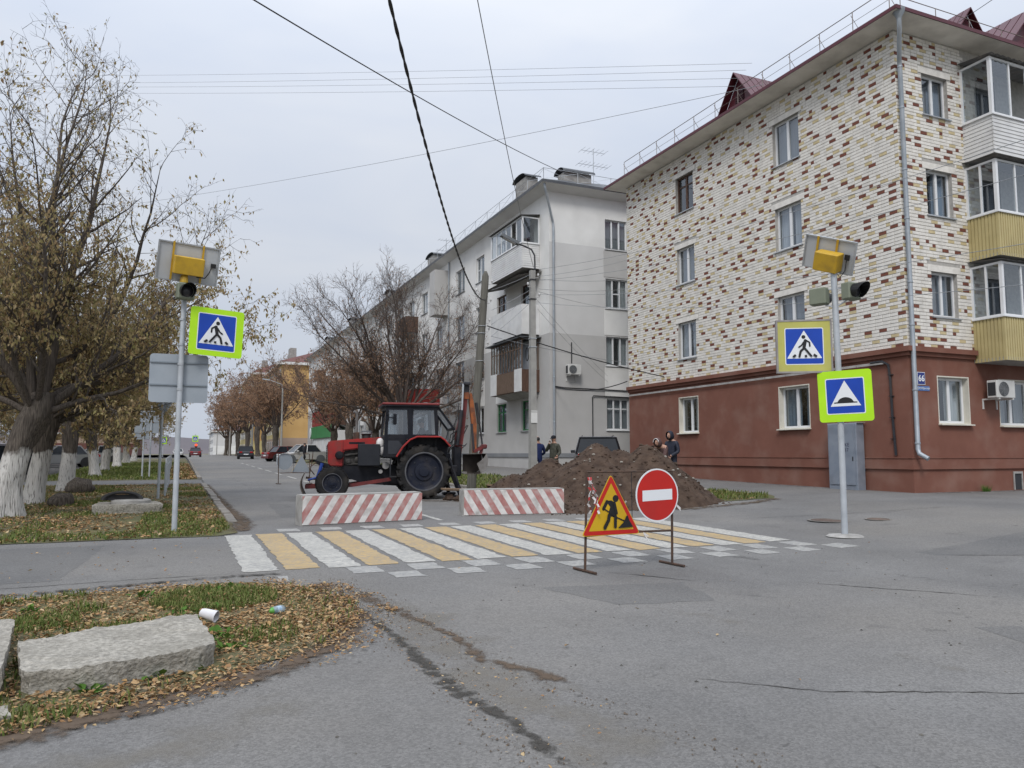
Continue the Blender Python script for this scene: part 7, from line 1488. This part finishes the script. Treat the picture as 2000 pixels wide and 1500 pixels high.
for k, (x, y, rz, s, lab) in enumerate(((-3.45, 29.3, 70, .9, 'third tree of the left row with a dark burl at its foot'), (-4.0, 43.4, 200, .88, 'fourth tree of the left row, just beyond the crossing path'), (-4.15, 52.0, 320, .9, 'fifth tree of the left row with a slim whitewashed trunk'), (-4.2, 61.5, 120, 1.0, 'sixth tree of the left row beside the parked silver car'), (-4.3, 73, 250, 1.0, 'seventh tree of the left row, low foliage over the parked cars'), (-4.3, 86, 20, 1.0, 'last tree of the left row before the far crossing'), (-8.6, 24.5, 150, 1.05, 'leafy tree standing behind the nearest tree at the left edge'), (-9.5, 33, 280, 1.05, 'leafy tree behind the third tree of the left row'), (-10.5, 45, 40, 1.05, 'leafy tree at the navy blue car on the left'), (-12, 58, 100, 1.1, 'leafy tree at the back of the left parking lot'), (-11, 74, 190, 1.1, 'leafy tree at the far end of the left parking lot'))):
    c = copy_tree(B); c.location = (x, y, G(x, y)); c.rotation_euler = (0, 0, R(rz)); c.scale = (s, s, s); c['label'] = lab
# --- bare spreading tree behind the tractor
TC = Tree(37); TC.lsize = .085; TC.den = staticmethod(lambda p: .9 - .75*sm(5.5, 9.5, p.z))
cb_ = [dict(seg=10, wob=.085, trop=.03, n=6, tap=.06, kids=15, **{'from': .18}, ref=7), dict(seg=6, wob=.12, trop=.05, n=4, tap=.2, kids=10.5, **{'from': .1}, ref=2.4, ang=(20, 50), lift=.16, len=(1.5, 3.5), rad=.46, rmin=.016),
       dict(seg=4, wob=.15, trop=.04, n=3, tap=.4, kids=6.5, **{'from': .15}, ref=1.0, ang=(20, 55), lift=.12, len=(.6, 1.4), rad=.5, rmin=.009, leaf=2.2), dict(seg=2, wob=.2, trop=.03, n=3, tap=.6, ref=.5, ang=(20, 55), lift=.08, len=(.3, .7), rad=.65, rmin=.0065, leaf=1.8)]
lb = []
lr = random.Random(3)
for k in range(15):
    a = R(-75 + 150*k/14 + lr.uniform(-5, 5)); lb.append(((.1*math.sin(a), lr.uniform(-.1, .1), 2.7 + .3*lr.random()), (math.sin(a)*.95, lr.uniform(-.45, .45), math.cos(a)*.95 + .25), lr.uniform(6.6, 9.4), lr.uniform(.085, .14)))
Cc = make_tree((12.2, 45.0, G(12.2, 45)), 'bare spreading tree fanning out above the tractor cab', TC, [(0, 0, -.2), (.05, 0, 1.2), (0, 0, 2.4), (0, 0, 3.0)], [.42, .38, .42, .3], lb, cb_, M_bark, M_twigred, LEAF2, 'trees along the right verge', seed=9)
# --- pollard trees with red-brown shoots along the right verge
TD = Tree(51); TD.lsize = .13; TD.den = staticmethod(lambda p: 1.0 - .45*sm(6, 10, p.z))
cd_ = [dict(seg=8, wob=.10, trop=.05, n=5, tap=.07, kids=9, **{'from': .15}, ref=5), dict(seg=5, wob=.15, trop=.05, n=4, tap=.3, kids=7, **{'from': .1}, ref=1.8, ang=(25, 60), lift=.15, len=(1.2, 2.6), rad=.45, rmin=.02),
       dict(seg=3, wob=.2, trop=.0, n=3, tap=.4, kids=3, **{'from': .2}, ref=.8, ang=(25, 70), lift=.05, len=(.5, 1.1), rad=.5, rmin=.010, leaf=8.0), dict(seg=2, wob=.25, trop=-.02, n=3, tap=.5, ref=.4, ang=(20, 70), lift=0, len=(.25, .5), rad=.6, rmin=.007, leaf=6.5)]
lb = []
for k in range(11):
    a = 2*math.pi*k/11 + lr.uniform(-.2, .2); e_ = lr.uniform(.25, 1.3); lb.append(((.2*math.cos(a), .2*math.sin(a), 2.9), (math.cos(a)*e_, math.sin(a)*e_, 1.0), lr.uniform(4.5, 7.0), lr.uniform(.07, .10)))
D = make_tree((12.1, 60.0, G(12.1, 60)), 'pollarded tree with knotted dark head in front of the red shop board', TD, [(0, 0, -.2), (-.1, 0, 1.2), (-.2, 0, 2.4), (-.15, 0, 3.1)], [.25, .22, .32, .26], lb, cd_, M_bark, M_twigred, LEAF2, 'trees along the right verge', seed=14, lump=.28)
for k, (x, y, rz, s, lab) in enumerate(((12.0, 67.5, 130, .9, 'second pollarded tree beside the green shop board'), (12.3, 53.0, 220, .82, 'pollarded tree just left of the tractor cab'), (10.9, 101, 60, 1.3, 'large rusty autumn tree over the white parked car'), (10.6, 112, 310, 1.1, 'rusty autumn tree with twin stems beside the orange house'), (10.6, 122, 10, 1.42, 'rusty tree above the black parked hatchback'), (10.2, 140, 200, 1.47, 'rusty tree in the far row, fourth beyond the parked cars'), (9.9, 158, 95, 1.47, 'rusty tree in the far row before the second yellow house'), (9.8, 182, 280, 1.47, 'rusty tree near the end of the far row'), (10.3, 210, 160, 1.53, 'last rusty tree of the far row by the street end'), (-9, 150, 20, 1.1, 'faint bare tree far off to the left of the street end'), (-14, 190, 70, 1.2, 'faint brown tree beside the low brown building'))):
    c = copy_tree(D); c.location = (x, y, G(x, y)); c.rotation_euler = (0, 0, R(rz)); c.scale = (s, s, s); c['label'] = lab
# stump burls at the feet of the left trees
for x, y, s, lab in ((-2.95, 28.2, .42, 'dark burl at the foot of the third left tree'), (-2.7, 22.2, .3, 'small dark burl between the first two left trunks')):
    m_ = MB(); m_.ball((0, 0, s*.35), (s, s*.9, s*.75), 16, 11); m_.v = [tuple(Vector(q) + Vector(q).normalized()*(.22*s*noise.noise(Vector(q)*5))) for q in m_.v]; o = m_.build('tree_stump', M_bark, smooth='all'); o.location = (x, y, G(x, y)); tag(o, lab, 'stump')
# ================================================================== SLABS, LITTER, LEAVES, GRASS
M_slab = pm('old_slab', (.41, .385, .335), (.23, .215, .185), 30, .95, bump=1.0, bscale=38, detail=12, dirt=(.2, .185, .155), dscale=4, damt=.6)
def slab(name, top, th, label, seed, cat='slab'):
    """broken concrete slab from its top outline"""
    cx = sum(p[0] for p in top)/len(top); cy = sum(p[1] for p in top)/len(top); z0 = G(cx, cy)
    bm = bmesh.new(); pts = [];
    for i, p in enumerate(top):
        q = top[(i+1) % len(top)]; n = max(1, int(math.dist(p, q)/.08))
        for k in range(n): pts.append((p[0]+(q[0]-p[0])*k/n - cx, p[1]+(q[1]-p[1])*k/n - cy, 0))
    f = bm.faces.new([bm.verts.new((x, y, th)) for x, y, _ in pts]); ex = bmesh.ops.extrude_face_region(bm, geom=[f]); bmesh.ops.translate(bm, verts=[v for v in ex['geom'] if isinstance(v, bmesh.types.BMVert)], vec=(0, 0, -th-.05)); bmesh.ops.recalc_face_normals(bm, faces=bm.faces)
    bmesh.ops.triangulate(bm, faces=[f for f in bm.faces if len(f.verts) > 4]); bmesh.ops.subdivide_edges(bm, edges=[e for e in bm.edges if e.calc_length() > .06], cuts=4, use_grid_fill=True)
    for v in bm.verts:
        c = v.co.copy(); v.co += Vector((noise.noise(c*6 + Vector((seed, 0, 0))), noise.noise(c*6 + Vector((0, seed, 9))), .7*noise.noise(c*5 + Vector((3, seed, 0)))))*.02 + Vector((0, 0, .012*noise.noise(c*24) + .006*noise.noise(c*60)))
        if v.co.z < th*.5: v.co.x *= .97; v.co.y *= .97
    m_ = MB(); m_.bm(bm); bm.free(); o = m_.build(name, M_slab, smooth=True); o.location = (cx, cy, z0); tag(o, label, cat); return o
slab('concrete_slab', [(-.99, 6.36), (.06, 6.92), (.16, 6.85), (.27, 5.80), (.2, 5.70), (-.44, 5.47), (-.80, 5.50), (-.86, 5.60)], .15, 'weathered concrete slab lying in leaves at the lower left', 2)
slab('concrete_slab', [(-2.4, 7.3), (-1.14, 7.08), (-.93, 5.52), (-2.3, 5.2)], .17, 'second concrete slab cut off by the left picture edge', 5)
o = slab('concrete_fragment', [(-1.25, 5.1), (-.85, 5.2), (-.8, 5.0), (-1.2, 4.9)], .05, 'flat pale concrete fragment in front of the slabs at the left edge', 8)
o = slab('concrete_slab', [(-1.70, 20.3), (-.50, 20.3), (-.34, 19.1), (-1.76, 19.1)], .2, 'square concrete well slab on the left verge under the trees', 11)
m_ = MB(); m_.lathe([(.42, .0), (.42, .06), (.36, .09), (.02, .10)], 22); o = m_.build('well_cover', M_conc); o.location = (-1.02, 19.75, G(-1, 19.7) + .2); tag(o, 'round concrete well cover on the square slab', 'well cover')
m_ = MB(); n = 26; vs = []
for i in range(n+1):
    a = math.pi*(.02 + .96*i/n)
    for j in range(8): b = 2*math.pi*j/8; rr = .38 + .06*math.cos(b); vs.append((rr*math.cos(a), .06*math.sin(b)*1.4 + .02*math.sin(a*3), .17*math.sin(a)*(1 + .2*math.cos(b)) + .03))
m_.add(vs, [(i*8+j, i*8+(j+1) % 8, (i+1)*8+(j+1) % 8, (i+1)*8+j) for i in range(n) for j in range(8)]); m_.quad((-.38, 0, .03), (.38, 0, .03), (.3, 0, .15), (-.3, 0, .15)); o = m_.build('tyre_piece', M_black, smooth='all'); o.location = (-1.2, 19.6, G(-1.2, 19.6) + .25); tag(o, 'curved black piece of tyre lying on the well cover', 'tyre piece')
# rubbish
m_ = MB(); m_.lathe([(.032, 0), (.036, .03), (.045, .14), (.047, .15), (.043, .15), (.034, .02)], 14, 'x', (0, 0, 0)); m_.v = [(x, y*.85 + .006*math.sin(x*60), z + .006*math.sin(x*45 + y*70)) for x, y, z in m_.v]; o = m_.build('paper_cup', pm('cup_white', (.68, .67, .68), (.56, .55, .57), 6, .5), smooth=True); o.location = (.20, 7.12, G(.2, 7.1) + .10); o.rotation_euler = (0, R(10), R(-38)); tag(o, 'crumpled white paper cup beside the concrete slab', 'cup')
t = thing('plastic_bottle', (.84, 7.28, G(.84, 7.28) + .045), 'small crushed clear plastic bottle with green end on the leaves', 'bottle', R(28)); bt = glassmat('bottle_plastic', (.8, .88, .92), .1, .3, (.45, .55, .6))
MB().lathe([(.01, -.06), (.03, -.055), (.033, -.02), (.029, .0), (.033, .03), (.032, .05), (.014, .075)], 14, 'x').build('bottle', bt, t, smooth=True); MB().lathe([(.012, -.082), (.018, -.075), (.028, -.062), (.031, -.05)], 12, 'x').build('green_end', pm('bottle_green', (.10, .32, .06), rough=.4), t, smooth=True); MB().lathe([(.0335, -.015), (.0335, .028)], 14, 'x').build('wrapper', pm('wrapper', (.42, .52, .60), (.25, .38, .52), 30, .4), t)
# ---- fallen leaves, straw and grass, as real blades
def inside(p, poly):
    c = False; n = len(poly); x, y = p
    for i in range(n):
        a, b = poly[i], poly[i-1]
        if (a[1] > y) != (b[1] > y) and x < (b[0]-a[0])*(y-a[1])/(b[1]-a[1]) + a[0]: c = not c
    return c
LEAF3 = leafmat('fallen_leaves', [(.20, .105, .05), (.33, .20, .095), (.42, .29, .155), (.25, .135, .065), (.38, .245, .11), (.12, .07, .04), (.47, .36, .215), (.29, .20, .085)], 0)
GRS = leafmat('grass_blades', [(.075, .115, .028), (.115, .155, .04), (.17, .185, .06), (.10, .135, .032), (.24, .215, .095)], .2)
WEED = leafmat('weed_leaves', [(.05, .12, .02), (.08, .17, .03), (.11, .20, .04), (.06, .10, .02)], .2)
lr = random.Random(77)
def leaves(poly, n, size, dens, name, label, mat=None, lift=.012, curl=.5):
    xs = [p[0] for p in poly]; ys = [p[1] for p in poly]; vs = []; fs = []; k = 0; tries = 0
    while k < n and tries < n*14:
        tries += 1; x, y = lr.uniform(min(xs), max(xs)), lr.uniform(min(ys), max(ys))
        if not inside((x, y), poly) or lr.random() > dens(x, y): continue
        L = lr.uniform(*size); W = L*(lr.uniform(.07, .2) if lr.random() < .6 else lr.uniform(.2, .38)); a = lr.uniform(0, 6.283); d = Vector((math.cos(a), math.sin(a), lr.gauss(0, .22))); w = Vector((-math.sin(a), math.cos(a), lr.gauss(0, .35))); p = Vector((x, y, G(x, y) + lift + abs(lr.gauss(0, .012)))); b = len(vs); up = Vector((0, 0, lr.uniform(.02, curl)*L*.5))
        vs += [tuple(p), tuple(p + d*L*.35 + w*W + up), tuple(p + d*L*.75 + w*W*.7 + up*.8), tuple(p + d*L), tuple(p + d*L*.75 - w*W*.7 + up*.8), tuple(p + d*L*.35 - w*W + up)]; fs += [(b, b+1, b+2, b+3), (b, b+3, b+4, b+5)]; k += 1
    return tag(MB().add(vs, fs).build(name, mat or LEAF3, fix=False), label, 'leaves', kind='stuff')
def grass(poly, n, h, dens, label, mat=None, wid=.005):
    xs = [p[0] for p in poly]; ys = [p[1] for p in poly]; vs = []; fs = []; k = 0; tries = 0
    while k < n and tries < n*14:
        tries += 1; x, y = lr.uniform(min(xs), max(xs)), lr.uniform(min(ys), max(ys))
        if not inside((x, y), poly) or lr.random() > dens(x, y): continue
        z = G(x, y) + .008; a = lr.uniform(0, 6.283); H = lr.uniform(*h); ln = lr.uniform(.2, .9)*H; c, s = math.cos(a), math.sin(a); w = wid*lr.uniform(.7, 1.4); b = len(vs)
        vs += [(x - s*w, y + c*w, z), (x + s*w, y - c*w, z), (x + c*ln*.4 + s*w*.8, y + s*ln*.4 - c*w*.8, z + H*.65), (x + c*ln*.4 - s*w*.8, y + s*ln*.4 + c*w*.8, z + H*.65), (x + c*ln, y + s*ln, z + H)]; fs += [(b, b+1, b+2, b+3), (b+3, b+2, b+4)]; k += 1
    return tag(MB().add(vs, fs).build('grass', mat or GRS, fix=False), label, 'grass', kind='stuff')
nf = lambda x, y, s, o=0: .5 + .5*noise.noise(Vector((x*s, y*s, o)))*1.6
SLB = [(-.99, 6.36), (.12, 6.92), (.27, 5.75), (-.44, 5.44), (-.84, 5.5)]; SLB2 = [(-2.4, 7.3), (-1.14, 7.08), (-.93, 5.52), (-2.3, 5.2)]
off = lambda x, y: 0 if inside((x, y), SLB) or inside((x, y), SLB2) else 1
ISL = [(-3.5, 8.8), (-1.5, 8.85), (-.07, 9.1), (.8, 9.0), (1.35, 8.4), (1.6, 7.6), (1.5, 6.9), (1.1, 6.0), (.6, 5.55), (0, 5.15), (-.84, 4.75), (-3, 4.2)]
leaves(ISL, 11000, (.02, .055), lambda x, y: off(x, y)*max(.12, min(1, nf(x, y, 1.1)*1.1)), 'fallen_leaves', 'tan and rust fallen leaves over the front left verge')
leaves(ISL, 15000, (.018, .05), lambda x, y: off(x, y)*(1 if x > .2 or y < 5.6 else .5), 'straw', 'fine straw coloured leaf litter over the front left verge', LEAF3, .006, .2)
gg = lambda x, y: off(x, y)*(1.0 if (x + 1.05)**2 + (y - 7.6)**2 < .10 else 1.0 if (x - .35)**2 + (y - 8.2)**2 < .35 else .45*sm(.45, .75, nf(x, y, 1.3, 4)) if x < .9 else .05)
grass(ISL, 9000, (.025, .075), gg, 'green grass tufts growing through leaves on the front left verge')
EDG = [(-3.5, 9.0), (.8, 9.25), (1.6, 8.7), (1.95, 7.6), (1.8, 6.7), (1.3, 5.75), (.7, 5.25), (0, 4.9), (-.9, 4.5), (-3, 3.95)]
leaves(EDG, 3600, (.012, .045), lambda x, y: 0 if inside((x, y), ISL) else min(1, nf(x, y, 2.2, 3)**2*1.4), 'fallen_leaves', 'small dry leaves blown over the soil edge of the front left verge', lift=.012, curl=.4)
# leafy weeds round the slab
m_ = MB(); wd_ = [(.30, 6.45), (.38, 6.2), (.33, 6.7), (-.15, 5.62), (-.45, 5.45), (.22, 7.35), (.05, 7.6), (.4, 8.6), (-.7, 8.1), (-1.2, 8.2), (.3, 7.75), (.55, 8.75), (-.3, 8.6), (.1, 5.75)]
for x, y in wd_:
    for k in range(16):
        a = lr.uniform(0, 6.283); L = lr.uniform(.05, .11); e_ = lr.uniform(.2, 1.1); d = Vector((math.cos(a)*math.cos(e_), math.sin(a)*math.cos(e_), math.sin(e_))); w = Vector((-math.sin(a), math.cos(a), 0)); p = Vector((x + lr.gauss(0, .05), y + lr.gauss(0, .05), G(x, y) + .01)); W = L*.27
        m_.add([p, p + d*L*.5 + w*W, p + d*L + Vector((0, 0, -.02)), p + d*L*.5 - w*W], [(0, 1, 2, 3)])
tag(m_.build('weeds', WEED, fix=False), 'green leafy weeds around the front concrete slab', 'weeds', kind='stuff')
VG = [(-8.5, 13.95), (.55, 13.95), (.85, 15), (.7, 33), (-8.5, 33.3)]
notslab = lambda x, y: 0 if (-1.78 < x < -.32 and 19.05 < y < 20.4) else 1
leaves(VG, 24000, (.035, .085), lambda x, y: notslab(x, y)*(min(1, nf(x, y, .7)*1.2)*(1.0 if y < 20 else .65)), 'fallen_leaves', 'yellow and tan fallen leaves under the left trees', lift=.014)
grass(VG, 16000, (.03, .085), lambda x, y: notslab(x, y)*(.9 if y < 14.9 and x > -4 else 1.0 if -.7 < x < .35 and y < 19 else sm(.5, .72, nf(x, y, .6, 8)) if x > -2.6 else .15), 'short green grass on the left verge near the crossing', wid=.009)
VG2 = [(-5.9, 37.8), (.5, 37.7), (.3, 75), (-5.9, 75)]
grass(VG2, 9000, (.06, .16), lambda x, y: 1 if x < -.6 else .25, 'short green grass on the far left verge', wid=.022)
leaves([(-.6, 37.8), (.65, 37.7), (.5, 70), (-.6, 70)], 5000, (.08, .16), lambda x, y: 1, 'fallen_leaves', 'rust leaves along the far left kerb', lift=.02)
VR = [(8.6, 17), (13.9, 15.7), (14.5, 16.4), (14.3, 23.8), (9.6, 24.4)]
grass(VR, 6000, (.05, .13), lambda x, y: 1 if heap(x, y) < G(x, y) - .05 else 0, 'patchy yellow green grass around the earth heap', wid=.011)
leaves(VR, 1800, (.05, .1), lambda x, y: 1 if heap(x, y) < G(x, y) - .05 else 0, 'fallen_leaves', 'a few fallen leaves around the earth heap')
grass([(9.7, 24.6), (12.9, 24.6), (13, 60), (9.7, 60)], 7000, (.06, .15), lambda x, y: 1, 'short grass on the right verge beyond the tractor', wid=.02)
leaves([(-4, 9.8), (.6, 9.9), (.6, 13.8), (-4, 13.8)], 110, (.02, .05), lambda x, y: 1, 'fallen_leaves', 'single dry leaves scattered on the left crossing path', lift=.006)
leaves([(1.2, 2.6), (9, 2.2), (11, 9), (1.6, 9)], 36, (.02, .05), lambda x, y: 1, 'fallen_leaves', 'single dry leaves scattered on the road in front', lift=.004)
leaves([(1.5, 7), (2.2, 7), (2.6, 4), (1.5, 3)], 260, (.010, .028), lambda x, y: .6 if abs(x - (1.75 + .1*math.sin(y*2))) < .35 else .06, 'straw', 'crumbs of straw in the soil tracks on the road', LEAF3, .006, .2)
t = thing('grass_tuft', (20.9, 14.8, G(20.9, 14.8)), 'dark green grass tuft at the foot of the brown wall', 'grass tuft')
m_ = MB()
for k in range(160):
    a = lr.uniform(0, 6.283); H = lr.uniform(.08, .24); r_ = lr.uniform(0, .14); x, y = r_*math.cos(a), r_*.5*math.sin(a); c, s = math.cos(a)*.4*H, math.sin(a)*.4*H; m_.add([(x-.006, y, 0), (x+.006, y, 0), (x+c, y+s, H)], [(0, 1, 2)])
m_.build('blades', WEED, t, fix=False)
